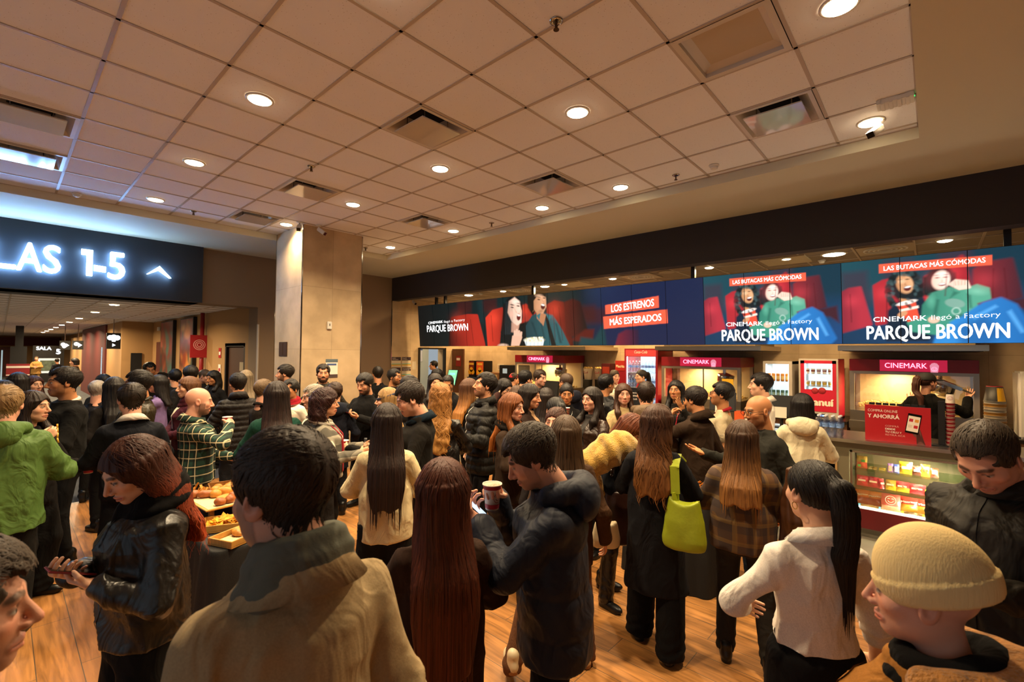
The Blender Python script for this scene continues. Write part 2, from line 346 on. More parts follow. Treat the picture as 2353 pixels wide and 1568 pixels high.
def vent(x, y, label):
    t = thing('air_vent', label, 'air vent', (x, y, H), 0, 'ceiling air vents'); h = .293
    m = MB(); prof = [(h, -.002), (h, -.012), (h-.03, -.012), (h-.09, .06), (h-.14, .12)]
    vs = []; fs = []
    for a, z in prof:
        vs += [(-a, -a, z), (a, -a, z), (a, a, z), (-a, a, z)]
    for i in range(len(prof)-1):
        for q in range(4): fs.append((i*4+q, i*4+(q+1) % 4, i*4+4+(q+1) % 4, i*4+4+q))
    m.add(vs, fs); m.build('frame', WHITE_METAL, t)
    MB().box(-.153, -.153, .118, .153, .153, .13).build('throat', mat('plenum_dark', '#15110e', .9), t)
    MB().box(-.215, -.215, -.040, .215, .215, -.030).build('plate', mat('glossy_white_plate', '#c2b6a8', .12, coat=.6), t, bevel=.003)
    p = MB()
    for a in (-.13, .13):
        for b in (-.13, .13): p.cyl((a, b, -.012), (a, b, .12), .005, n=6)
    p.build('hanger', CHROME, t)
for (x, y), n in zip(VENTS, vent_names): vent(x, y, n)
t = thing('ceiling_hatch', 'recessed white ceiling panel at the top edge of the tiled ceiling', 'ceiling panel', (HATCH[0], HATCH[1], H))
m = MB(); h = .293
for i, (a, z) in enumerate([(h, -.01), (h-.04, -.01), (h-.04, .02), (h-.1, .05)]): m.v += [(-a, -a, z), (a, -a, z), (a, a, z), (-a, a, z)]
for i in range(3):
    for q in range(4): m.f.append((i*4+q, i*4+(q+1) % 4, i*4+4+(q+1) % 4, i*4+4+q)); m.m.append(0)
m.build('frame', WHITE_METAL, t); MB().box(-.2, -.2, .045, .2, .2, .06).build('panel', mat('hatch_panel', '#b9a994', .7), t)
def sprinkler(x, y, z, label):
    t = thing('sprinkler', label, 'sprinkler', (x, y, z), 0, 'ceiling sprinklers')
    MB().lathe([(.042, -.001), (.042, -.006), (.03, -.012), (.012, -.012)], 20).build('rosette', CHROME, t, True)
    MB().cyl((0, 0, -.01), (0, 0, -.05), .007, n=8).cyl((-.013, 0, -.02), (-.009, 0, -.055), .003, n=6).cyl((.013, 0, -.02), (.009, 0, -.055), .003, n=6).build('body', mat('brass_bronze', '#5d4634', .35, metal=1.), t)
    MB().lathe([(.018, -.055), (.018, -.059)], 14).build('deflector', mat('brass_bronze', '#5d4634', .35, metal=1.), t)
for x, y, l in [(2.24, 1.69, 'ceiling sprinkler near the top of view'), (2.25, 5.05, 'ceiling sprinkler in front of the left far vent'), (5.10, 2.14, 'ceiling sprinkler by the soffit on the counter side'), (5.12, 5.10, 'ceiling sprinkler between the far counter side lights'), (1.85, 8.0, 'ceiling sprinkler by the soffit above the sign'), (4.75, 8.2, 'ceiling sprinkler just right of the pillar top')]: sprinkler(x, y, H, l)
def detector(x, y, z, label):
    t = thing('smoke_detector', label, 'smoke detector', (x, y, z), 0, 'smoke detectors')
    MB().lathe([(.05, -.001), (.05, -.014), (.042, -.02)], 20).build('base', WHITE, t, True); MB().lathe([(.038, -.02), (.036, -.04), (.026, -.048), (.001, -.05)], 20).build('sensor_head', WHITE, t, True)
for x, y, z, l in [(.62, 8.28, H, 'white smoke detector above the illuminated sign'), (5.10, 1.72, H, 'white smoke detector by the soffit left of the corner vent'), (7.6, 7.9, 3.42, 'small white smoke detector on the kitchen ceiling over the screens'), (8.1, 1.2, 3.42, 'white detector beside the large kitchen light')]: detector(x, y, z, l)
def cctv(x, y, z, yaw, label, cam_col=WHITE, pitch=-35):
    t = thing('security_camera', label, 'security camera', (x, y, z), yaw, 'security cameras')
    MB().lathe([(.045, -.001), (.045, -.012), (.02, -.02)], 18).build('mount', WHITE, t, True)
    MB().cyl((0, 0, -.015), (0, .015, -.07), .012).build('arm', WHITE, t, True)
    M = Matrix.Translation((0, .03, -.09)) @ Matrix.Rotation(math.radians(pitch), 4, 'X')
    MB().box(-.032, -.05, -.03, .032, .10, .03).build('housing', WHITE, t, bevel=.01, mtx=M)
    MB().box(-.028, .098, -.026, .028, .104, .026).build('lens_face', BLACK_GLOSS, t, mtx=M)
cctv(5.05, .32, H, math.radians(60), 'white bullet security camera by the ceiling corner'); cctv(3.12, 7.38, H, math.radians(150), 'security camera on the ceiling at the pillar corner'); cctv(3.40, 7.32, H, math.radians(215), 'white security camera angled down beside the pillar top')
cctv(7.25, 10.1, 3.42, math.radians(180), 'small white camera at the far end of the beam')
t = thing('wireless_access_point', 'white ribbed wireless box with a green light on the ceiling', 'wireless router', (4.72, .20, H), math.radians(90))
ap = MB()
for i in range(9): ap.box(-.115+.0255*i, -.075, -.035-.006*(i % 2), -.0895+.0255*i, .075, -.001)
ap.build('case', WHITE, t, bevel=.004); box('status_light', -.119, .02, -.028, -.114, .035, -.022, glow('green_led', '#20ff60', 3), t)
for nm, x, y, l in (('ceiling_speaker', 7.6, 3.35, 'round white ceiling speaker left of the hanging post'), ('ceiling_speaker', 7.6, 5.05, 'round white ceiling speaker above the red banner')):
    tag(MB().lathe([(.14, -.001), (.14, -.01), (.12, -.012), (.001, -.012)], 24).build(nm, mat('speaker_white', '#a39886', .8), None, True, loc=(x, y, 3.42)), l, 'speaker', 'kitchen ceiling speakers')
for x, y, l in ((7.75, .45, 'square kitchen ceiling vent with round louvres'), (7.75, 3.9, 'square kitchen ceiling vent above the red banner'), (7.75, 6.8, 'square kitchen ceiling vent above the laughing couple')):
    t = thing('kitchen_vent', l, 'air vent', (x, y, 3.42), 0, 'kitchen ceiling vents'); MB().box(-.29, -.29, -.015, .29, .29, -.001).build('plate', mat('vent_plate', '#b0a390', .6), t, bevel=.003)
    v = MB()
    for i in range(4): v.lathe([(.06+.05*i, -.016), (.06+.05*i, -.022), (.08+.05*i, -.022), (.08+.05*i, -.016)], 28, cap=False)
    v.build('louvre', WHITE, t, True)
for x, y, l in ((7.75, 1.6, 'flat light panel above the left seats picture'), (7.75, 5.35, 'flat light panel above the dark blue screens')):
    tag(box('light_panel', x-.29, y-.29, 3.40, x+.29, y+.29, 3.419, mat('unlit_panel', '#c2b498', .5)), l, 'ceiling panel', 'kitchen ceiling panels')
# ================================================================== illuminated sign over the corridor
t = thing('illuminated_sign', 'dark fascia with glowing white letters LAS 1-5 and an arrow over the corridor', 'sign', (0, 0, 0))
MB().box(-4.5, 10.106, LIN, 2.512, 11.17, SOF).build('fascia_board', NAVY, t)
LED = glow('cool_white_led', (.36, .64, 1.0), 34.0)
def sign_letter(body, x0, x1, z0, z1):
    me = text_mesh(body, .7, 1, .018)
    xs = [v.co.x for v in me.vertices]; ys = [v.co.y for v in me.vertices]
    bm = bmesh.new(); bm.from_mesh(me)
    for v in bm.verts: v.co.z = 0
    r = bmesh.ops.extrude_face_region(bm, geom=bm.faces[:]); vs = [e for e in r['geom'] if isinstance(e, bmesh.types.BMVert)]
    bmesh.ops.translate(bm, verts=vs, vec=(0, 0, .05)); bm.to_mesh(me); bm.free()
    sx = (x1-x0)/(max(xs)-min(xs)); sz = (z1-z0)/(max(ys)-min(ys))
    me.transform(Matrix.Translation((-min(xs), -min(ys), 0))); me.transform(Matrix.Diagonal((sx, sz, 1, 1)))
    me.materials.append(LED); link('letter', me, t, mtx=frame((x0, 10.072, z0), (1, 0, 0), (0, -1, 0), (0, 0, 1)))
for b, x0, x1, z0, z1 in (('S', -.86, -.64, 3.17, 3.61), ('A', -.62, -.34, 3.18, 3.60), ('L', -.20, .125, 3.18, 3.60), ('A', .125, .395, 3.175, 3.60), ('S', .40, .60, 3.17, 3.605), ('5', 1.155, 1.375, 3.17, 3.62)): sign_letter(b, x0, x1, z0, z1)
for nm, poly in (('dash', [(.985, 3.28), (1.13, 3.27), (1.13, 3.36), (.985, 3.37)]), ('digit_one', [(.895, 3.19), (.965, 3.19), (.965, 3.605), (.83, 3.605), (.83, 3.52), (.895, 3.52)]), ('arrow', [(1.665, 3.315), (1.84, 3.475), (2.01, 3.285), (1.99, 3.28), (1.83, 3.40), (1.68, 3.315)])):
    MB().prism([(x, z) for x, z in poly], 0, .05).build(nm, LED, t, mtx=frame((0, 10.072, 0), (1, 0, 0), (0, -1, 0), (0, 0, 1)))
# ================================================================== video wall: what each zone shows is painted once, then cut into the panels
class Canvas:
    def __init__(s, w, h, d):
        s.nx, s.ny = int(round(w/d))+1, int(round(h/d))+1
        s.x, s.y = np.meshgrid(np.linspace(0, w, s.nx), np.linspace(0, h, s.ny)); s.c = np.zeros((s.ny, s.nx, 3)); s.d = d
    def put(s, d, col, soft, a=1.):
        m = np.clip(.5-d/max(soft, 1e-6), 0, 1)*a
        if not callable(col): col = np.array(lin(col))[None, None]
        else: col = col(s.x, s.y)
        s.c += (col-s.c)*m[..., None]
    def ell(s, cx, cy, rx, ry, col, rot=0, soft=.02, a=1.):
        r = math.radians(rot); X, Y = s.x-cx, s.y-cy; u = X*math.cos(r)+Y*math.sin(r); v = -X*math.sin(r)+Y*math.cos(r)
        s.put((np.sqrt((u/rx)**2+(v/ry)**2)-1)*min(rx, ry), col, soft, a)
    def poly(s, pts, col, soft=.012, a=1., rnd=0.):
        P = np.array(pts, float); n = len(P); d = np.full(s.x.shape, 1e9); ins = np.zeros(s.x.shape, bool)
        for i in range(n):
            A, B = P[i], P[(i+1) % n]; e = B-A; wx, wy = s.x-A[0], s.y-A[1]
            tt = np.clip((wx*e[0]+wy*e[1])/max(e@e, 1e-9), 0, 1); d = np.minimum(d, (wx-e[0]*tt)**2+(wy-e[1]*tt)**2)
            cnd = (A[1] <= s.y) != (B[1] <= s.y)
            with np.errstate(divide='ignore', invalid='ignore'): xi = A[0]+(s.y-A[1])/(B[1]-A[1] if B[1] != A[1] else 1e-9)*(B[0]-A[0])
            ins ^= cnd & (s.x < xi)
        d = np.sqrt(d); s.put(np.where(ins, -d, d)-rnd, col, soft, a)
    def glowspot(s, cx, cy, r, col, a): s.put(0*s.x, col, 1, 1) if 0 else s._add(cx, cy, r, col, a)
    def _add(s, cx, cy, r, col, a):
        s.c += np.array(lin(col))[None, None]*(a*np.exp(-((s.x-cx)**2+(s.y-cy)**2)/r**2))[..., None]
def grad(c0, c1, x0, x1, ax=0):
    a, b = np.array(lin(c0)), np.array(lin(c1))
    return lambda X, Y: a+(b-a)*np.clip(((X if ax == 0 else Y)-x0)/(x1-x0), 0, 1)[..., None]
SW, SH = 7.29, 1.05
def paint_left():
    c = Canvas(SW, SH, .0095); R = random.Random(3)
    c.put(c.x*0-1, grad('#0b0f10', '#0c2022', 0, 3.), .01)
    c.put(-(c.x-4.9), grad('#0c1d22', '#151e3c', 4.9, 5.6), .5)
    for x, y in ((1.8, .93), (2.6, .92), (5.1, .62), (5.35, .55)): c.poly([(x-.2, y-.12), (x+.2, y-.12), (x+.22, y+.1), (x-.22, y+.1)], '#3a1513', .1, .7, .03)
    c.poly([(1.18, -.1), (1.33, .66), (1.9, .70), (2.2, .68), (2.42, -.1)], grad('#1c0d0c', '#a3281c', 1.15, 2.1), .02, 1, .05)
    c.poly([(2.55, -.1), (2.52, .62), (2.72, .76), (3.0, .80), (3.0, -.1)], grad('#c23322', '#7e2018', 2.5, 3.1), .02, 1, .04)
    c.poly([(2.22, 1.1), (2.3, .55), (2.45, .5), (2.42, 1.1)], '#10282b', .1, .8)
    c.poly([(3.5, .3), (3.5, .80), (3.68, .84), (3.9, .72), (3.95, .3)], '#9a2a1e', .03, 1, .03)
    c.poly([(4.25, 0), (4.25, .80), (4.42, .86), (4.62, .82), (4.78, .12), (4.8, 0)], grad('#8a251c', '#45120f', 4.2, 4.8), .03, 1, .03)
    c.poly([(4.7, .2), (4.68, .82), (4.85, .86), (5.0, .8), (5.15, .2)], grad('#4a1512', '#1a1012', 4.7, 5.1), .04, 1, .03)
    c.poly([(4.75, .1), (5.1, .3), (5.3, .3), (5.25, .05)], '#4d1512', .05)
    c.poly([(4.95, 0), (5.0, .16), (5.3, .12), (5.5, .4), (5.55, 0)], '#12353a', .06)
    # woman
    c.ell(3.33, .72, .27, .36, '#0d1011', 0, .03); c.poly([(3.08, .9), (2.95, .3), (3.2, .2), (3.9, .2), (3.75, .5), (3.5, .45), (3.45, .85)], '#0e1112', .04, 1, .02)
    c.poly([(2.88, -.1), (2.95, .3), (3.1, .40), (3.6, .34), (3.82, .2), (3.82, -.1)], '#0d1315', .03, 1, .02)
    c.poly([(3.26, .5), (3.24, .30), (3.42, .26), (3.5, .5)], '#b98a73', .03)
    c.poly([(3.22, .95), (3.17, .72), (3.28, .52), (3.42, .44), (3.53, .50), (3.55, .72), (3.50, .93), (3.38, 1.02)], grad('#c99f88', '#ecc9b4', 3.15, 3.55), .03, 1, .01)
    c.ell(3.47, .61, .055, .075, '#5a1d1a', -12, .02); c.ell(3.475, .645, .045, .022, '#f3e8dc', -12, .015); c.ell(3.54, .73, .02, .035, '#d9a78e', 0, .02)
    for dx, dy in ((-.11, .82), (.06, .84)): c.ell(3.41+dx, dy, .045, .013, '#2a1a15', -10, .012); c.ell(3.41+dx, dy+.055, .06, .012, '#2d1b16', -12, .012)
    for i in range(4): c.poly([(3.30+.05*i, .16), (3.33+.06*i, .35-.03*abs(i-1)), (3.36+.06*i, .345-.03*abs(i-1)), (3.36+.05*i, .14)], '#d8ab92', .012, 1, .012)
    c.poly([(3.28, .2), (3.22, -.05), (3.40, -.05), (3.52, .18)], '#d3a58b', .02, 1, .02); c.ell(2.98, .0, .15, .05, '#c9a48d', 0, .03)
    # man
    c.poly([(3.68, -.1), (3.68, .40), (3.85, .60), (4.05, .66), (4.35, .58), (4.55, .3), (4.72, -.02), (4.6, -.1)], grad('#16363c', '#24555a', 3.7, 4.5), .03, 1, .03)
    c.poly([(4.16, .6), (4.22, .62), (4.42, .0), (4.3, .0)], '#0b1417', .02); c.poly([(3.95, .74), (3.96, .56), (4.12, .40), (4.2, .62)], '#a97250', .02)
    c.poly([(3.77, 1.06), (3.76, .80), (3.86, .66), (4.1, 1.06)], '#0c0e0e', .03, 1, .03)
    c.poly([(3.88, .98), (3.87, .78), (3.96, .68), (4.12, .66), (4.20, .78), (4.20, .95), (4.12, 1.06), (3.95, 1.06)], grad('#a4714d', '#d6a07c', 3.85, 4.2), .03, 1, .01)
    c.ell(4.13, .79, .055, .06, '#4a1a18', -14, .02); c.ell(4.13, .82, .045, .018, '#efe5da', -14, .014); c.ell(3.86, .76, .03, .055, '#a3704f', 0, .02)
    for dx, dy in ((-.05, .965), (.09, .985)): c.ell(4.08+dx, dy-.03, .035, .011, '#21150f', -12, .01); c.ell(4.08+dx, dy+.02, .05, .014, '#1b120e', -12, .012)
    c.ell(4.19, .89, .022, .04, '#c48c69', 0, .02)
    c.poly([(3.76, 1.07), (3.75, .84), (3.84, .70), (3.88, .74), (3.885, .92), (3.97, 1.0), (4.10, 1.015), (4.19, .99), (4.22, 1.07)], '#0c0e0e', .02, 1, .01)
    c.poly([(3.60, .10), (3.66, -.06), (4.07, -.06), (4.12, .11)], '#d7dcdc', .012); c.ell(3.86, .12, .26, .055, '#e9e3c8', 0, .02)
    for i in range(40): c.ell(3.62+.48*R.random(), .10+.07*R.random(), .018, .014, R.choice(['#f5efd2', '#d9c98f', '#fff9e6', '#c7b985']), 0, .01)
    c.poly([(5.72, -.1), (5.82, .18), (5.95, .24), (6.15, .24), (6.15, -.1)], grad('#6a1d2c', '#2a1830', 5.75, 6.15), .04, 1, .03)
    # seams, hair strands, folds
    for x0, y0, x1, y1 in ((1.45, .1, 1.5, .62), (2.05, .05, 1.98, .62), (2.68, .1, 2.66, .68), (4.4, .1, 4.38, .75), (4.58, .1, 4.52, .75)): c.poly([(x0-.008, y0), (x0+.008, y0), (x1+.008, y1), (x1-.008, y1)], '#3a0d0a', .02, .7)
    for x0, y0, r in ((1.55, .55, .22), (2.75, .6, .16), (4.42, .7, .14), (3.62, .72, .1)): c._add(x0, y0, r, '#d8442c', .30)
    for i in range(16): xx = 3.06+.012*i+R.uniform(-.01, .01); c.poly([(xx+.06, .95), (xx+.066, .95), (xx-.02+.02*i*.3, .25), (xx-.03+.02*i*.3, .25)], '#39454a', .012, .35)
    for i in range(9): xx = 3.56+.025*i; c.poly([(xx, .8-.03*i), (xx+.006, .8-.03*i), (xx+.12, .22), (xx+.11, .22)], '#2f3c40', .012, .35)
    c.poly([(3.36, .80), (3.40, .70), (3.44, .69), (3.42, .72)], '#c6957c', .02, .8); c.ell(3.27, .68, .05, .06, '#e0a892', 0, .05, .6); c.ell(3.50, .69, .03, .04, '#e6b29c', 0, .04, .6); c.ell(3.40, .93, .09, .04, '#f8dcca', -10, .06, .7)
    c.poly([(4.10, .93), (4.16, .85), (4.19, .84), (4.15, .90)], '#b57f5c', .02, .8); c.ell(4.0, .80, .05, .05, '#c48a66', 0, .05, .6); c.ell(4.04, 1.01, .08, .03, '#e2b08c', -12, .05, .7); c.ell(4.08, .70, .07, .03, '#6d4a34', 10, .04, .5)
    for pts in ([(3.8, .5), (3.86, .48), (4.0, .1), (3.96, .1)], [(4.42, .45), (4.46, .42), (4.56, .05), (4.5, .05)], [(4.05, .45), (4.08, .44), (4.16, .1), (4.12, .1)]): c.poly(pts, '#0f2a2f', .04, .7)
    c.poly([(3.95, .62), (4.06, .66), (4.02, .52)], '#2c646a', .015); c.poly([(4.2, .63), (4.34, .58), (4.26, .50)], '#2c646a', .015)
    for i in range(5): c.poly([(3.64+.1*i, .085), (3.69+.1*i, .085), (3.67+.095*i, -.06), (3.645+.095*i, -.06)], '#b8c4c8', .01, .6)
    o = '#e2593d'
    c.poly([(5.55, .56), (5.55, .725), (6.56, .815), (6.56, .62)], o, .006); c.poly([(5.505, .30), (5.50, .52), (6.70, .585), (6.705, .36)], o, .006)
    return c
def paint_right(sc=1.):
    c = Canvas(1.75, SH, .007)
    c.put(c.x*0-1, grad('#16424c', '#0b2c3b', 0, 1.3), .01); c.put(c.y-.45, grad('#0d2f4d', '#173e6c', 0, 1.7), .5, .9)
    for x, y in ((.12, .80), (.55, .9), (1.05, .95)): c.poly([(x-.1, y-.3), (x-.1, y+.1), (x+.13, y+.1), (x+.15, y-.3)], '#3d2030', .08, .55, .02)
    c.poly([(0, .16), (.01, .66), (.08, .70), (.19, .71), (.29, .25)], grad('#7a2230', '#a52a38', 0, .2), .025, 1, .02)
    c.poly([(.36, .25), (.34, .72), (.42, .77), (.60, .80), (.66, .3)], '#a3232c', .02, 1, .02); c.poly([(.80, .4), (.82, .78), (.95, .84), (1.12, .98), (1.2, .5), (1.1, .3)], grad('#b3242d', '#8a1a24', .8, 1.2), .03, 1, .02)
    c.poly([(1.22, .40), (1.23, .82), (1.3, .88), (1.5, .90), (1.57, .5)], grad('#7c2028', '#3a1a24', 1.2, 1.6), .03, 1, .02); c.poly([(1.2, .42), (1.62, .36), (1.72, .28), (1.7, .5)], '#3a1822', .04)
    # curly haired woman
    c.ell(.62, .70, .135, .20, '#12191c', 12, .03)
    for i in range(26):
        a = i/26*2*PI; c.ell(.62+.15*math.cos(a), .64+.22*math.sin(a), .035, .04, ['#1d2a2c', '#0c1214', '#2c4142'][i % 3], 0, .02)
    c.poly([(.46, .05), (.48, .40), (.60, .52), (.78, .52), (.88, .3), (.82, .05)], '#0a1e30', .03, 1, .02); c.poly([(.58, .55), (.60, .42), (.68, .34), (.72, .52)], '#c48a5c', .02)
    c.ell(.625, .72, .078, .115, grad('#b67c52', '#e2ac7e', .54, .72), 14, .02); c.ell(.65, .665, .034, .032, '#5a1c1a', 10, .014); c.ell(.652, .682, .028, .011, '#f4ece4', 10, .008)
    for dx in (-.03, .035): c.ell(.615+dx, .775, .02, .006, '#2a1712', 0, .008)
    # person in the sweatshirt
    c.ell(.94, .735, .125, .16, '#10191a', 0, .03); c.poly([(.80, .78), (.80, .58), (.90, .54), (1.06, .62), (1.06, .8)], '#10191a', .03, 1, .01)
    c.poly([(.78, .20), (.80, .45), (.88, .58), (1.02, .63), (1.14, .60), (1.24, .64), (1.32, .60), (1.33, .50), (1.22, .46), (1.24, .36), (1.18, .2)], grad('#2f7763', '#4f9a80', .8, 1.2), .02, 1, .02)
    c.ell(.945, .735, .078, .11, grad('#e8c2ae', '#f6dccc', .88, 1.0), -8, .02); c.ell(.955, .685, .032, .018, '#6a2422', 0, .01); c.ell(.955, .690, .028, .009, '#fbf4ee', 0, .006)
    for dx in (-.03, .04): c.ell(.945+dx, .765, .02, .006, '#20161a', 0, .008); c.ell(.945+dx, .795, .026, .006, '#20161a', 0, .008)
    c.poly([(1.02, .68), (1.07, .72), (1.16, .70), (1.18, .63), (1.10, .62)], '#efcdb9', .015, 1, .012)
    c.ell(1.06, .46, .085, .05, '#8fa79d', -18, .012, .55); c.ell(1.07, .37, .04, .045, '#b8cfc4', 0, .01, .6); c.ell(1.07, .37, .027, .03, '#458c74', 0, .01)
    # jeans, arm, cup
    c.poly([(.95, .16), (1.18, .33), (1.30, .43), (1.42, .47), (1.52, .40), (1.66, .08), (1.5, -.1), (.9, .0)], grad('#2b7fc4', '#1c62a4', 1., 1.6), .03, 1, .03)
    c.poly([(.66, .25), (.90, .33), (1.0, .22), (.9, .12), (.7, .16)], '#3b8a73', .02, 1, .02); c.ell(.88, .28, .05, .04, '#e5b89e', 0, .015)
    c.poly([(.55, .46), (.72, .51), (.755, .30), (.65, .26)], '#dc4a32', .01); c.ell(.64, .495, .095, .025, '#f4e7dc', 14, .01); c.poly([(.575, .415), (.745, .455), (.75, .425), (.58, .385)], '#f2d9c8', .01)
    c.ell(.6, .36, .05, .03, '#c98f66', 30, .012)
    Rr = random.Random(4)
    for x0, y0, x1, y1 in ((.10, .28, .09, .64), (.45, .3, .46, .7), (.98, .55, 1.0, .85), (1.36, .5, 1.37, .82), (1.47, .5, 1.45, .82)): c.poly([(x0-.005, y0), (x0+.005, y0), (x1+.005, y1), (x1-.005, y1)], '#4a0c14', .014, .7)
    for x0, y0, r in ((.42, .62, .08), (.9, .75, .09), (1.05, .8, .09), (1.3, .7, .1), (.1, .55, .08)): c._add(x0, y0, r, '#e04048', .22)
    for i in range(40):
        a = Rr.uniform(0, 6.28); q = .09+.07*Rr.random(); cx, cy_ = .62+q*math.cos(a)*1.0, .66+q*math.sin(a)*1.5
        if not (abs(cx-.625) < .07 and abs(cy_-.72) < .10): c.ell(cx, cy_, .014, .022, Rr.choice(['#3d5456', '#0a1011', '#22383a']), Rr.uniform(0, 90), .012, .7)
    for i in range(14): xx = .83+.016*i; c.poly([(xx, .84), (xx+.004, .84), (xx-.01+.002*i, .60), (xx-.014+.002*i, .60)], '#2b3b3c', .008, .4) if xx < .87 or xx > 1.01 else None
    for pts in ([(.90, .52), (.93, .51), (.90, .28), (.87, .3)], [(1.16, .56), (1.19, .54), (1.20, .40), (1.18, .40)], [(1.0, .30), (1.12, .34), (1.13, .31), (1.01, .27)], [(1.05, .6), (1.10, .58), (1.02, .52)]): c.poly(pts, '#205a4a', .025, .7)
    c.ell(1.24, .58, .06, .03, '#7fc4a8', -15, .05, .6); c.ell(.86, .50, .03, .06, '#6ab89a', 0, .05, .5)
    for pts in ([(1.2, .30), (1.38, .42), (1.40, .40), (1.22, .27)], [(1.5, .36), (1.6, .12), (1.57, .11), (1.47, .34)]): c.poly(pts, '#5aa8e4', .03, .7)
    c.poly([(1.08, .2), (1.3, .3), (1.45, .12), (1.3, -.05), (1.1, .0)], '#164c86', .08, .6)
    c.ell(.60, .755, .03, .025, '#f0c49a', 0, .03, .6); c.ell(.95, .80, .04, .02, '#fff0e6', 0, .03, .6); c.poly([(.955, .745), (.965, .715), (.945, .712)], '#d9a892', .012, .8); c.poly([(.63, .735), (.645, .705), (.62, .703)], '#a8704a', .012, .8)
    for i in range(4): c.poly([(1.06+.025*i, .66), (1.075+.025*i, .66), (1.07+.028*i, .715), (1.055+.028*i, .715)], '#c99c88', .006, .6)
    c.poly([(.385, .875), (.385, .985), (1.36, .968), (1.36, .86)], '#e2593d', .005)
    return c
WB = glow('screen_white', (1, 1, 1), 1.35); BEZ = mat('screen_bezel', '#07080a', .35)
SCREEN = attr_mat('screen_picture', .25, es=1.5)
tilt = math.atan2(.088, 1.055); UPV = Vector((-math.sin(tilt), 0, math.cos(tilt))); NRM = Vector((-math.cos(tilt), 0, -math.sin(tilt)))
def wall_pt(s_, v, n=0.): return Vector((7.35, 9.91-s_, 2.163))+UPV*v+NRM*n
texts = []      # (mesh in wall coordinates s,v)
def wall_text(body, s0, s1, v0, v1, slope=0., off=.0, shear=0., dn=0):
    me = text_mesh(body, .7, 1, off); xs = [q.co.x for q in me.vertices]; ys = [q.co.y for q in me.vertices]; a, b = min(xs), max(xs)
    h0, h1 = 0, .70
    for q in me.vertices:
        u = (q.co.x-a)/(b-a); q.co.y = v0+(v1-v0)*(q.co.y-h0)/(h1-h0)+slope*u*(s1-s0); q.co.x = s0+(s1-s0)*u; q.co.z = .0035
    texts.append(me)
wall_text('CINEMARK', .41, .985, .565, .625, .03, .012); wall_text('llegó a Factory', 1.03, 1.79, .575, .635, .03, -.005)
wall_text('PARQUE BROWN', .34, 1.89, .37, .535, 0, .02)
wall_text('LOS ESTRENOS', 5.67, 6.48, .595, .715, .075, .03); wall_text('MÁS ESPERADOS', 5.63, 6.60, .36, .475, .05, .03)
for o0 in (7.29, 9.04):
    wall_text('LAS BUTACAS MÁS CÓMODAS', o0+.43, o0+1.31, .90, .955, -.006, .018)
    wall_text('CINEMARK', o0+.32, o0+.82, .275, .335, .0, .012); wall_text('llegó a Factory', o0+.86, o0+1.42, .28, .335, .02, -.005); wall_text('PARQUE BROWN', o0+.25, o0+1.49, .06, .225, 0, .03)
bounds = [7.29/12*i for i in range(12)]+[7.29+1.75/3*i for i in range(7)]
CL, CR = paint_left(), paint_right()
desc = ['black end panel at the far left of the video wall, start of the white words', 'display panel second from the far left end of the screens', 'display panel with the end of the word BROWN', 'display panel with the first big red seat', 'display panel with the red seat beside the laughing woman', 'display panel showing the laughing woman in black',
        'display panel showing the laughing man in teal shirt', 'display panel with the dark red seats right of the laughing man', 'dim display panel of empty seats left of the orange banner', 'display panel with the left half of the orange banner ESTRENOS', 'display panel with the right half of the orange ESPERADOS banner', 'plain dark blue display panel right of the orange banner',
        'left panel of the smaller seats picture', 'middle panel of the smaller seats picture, two laughing faces', 'right panel of the smaller seats picture, blue jeans', 'left panel of the larger seats picture at the right end', 'middle panel of the larger seats picture, two laughing faces', 'last panel at the right end with large blue jeans']
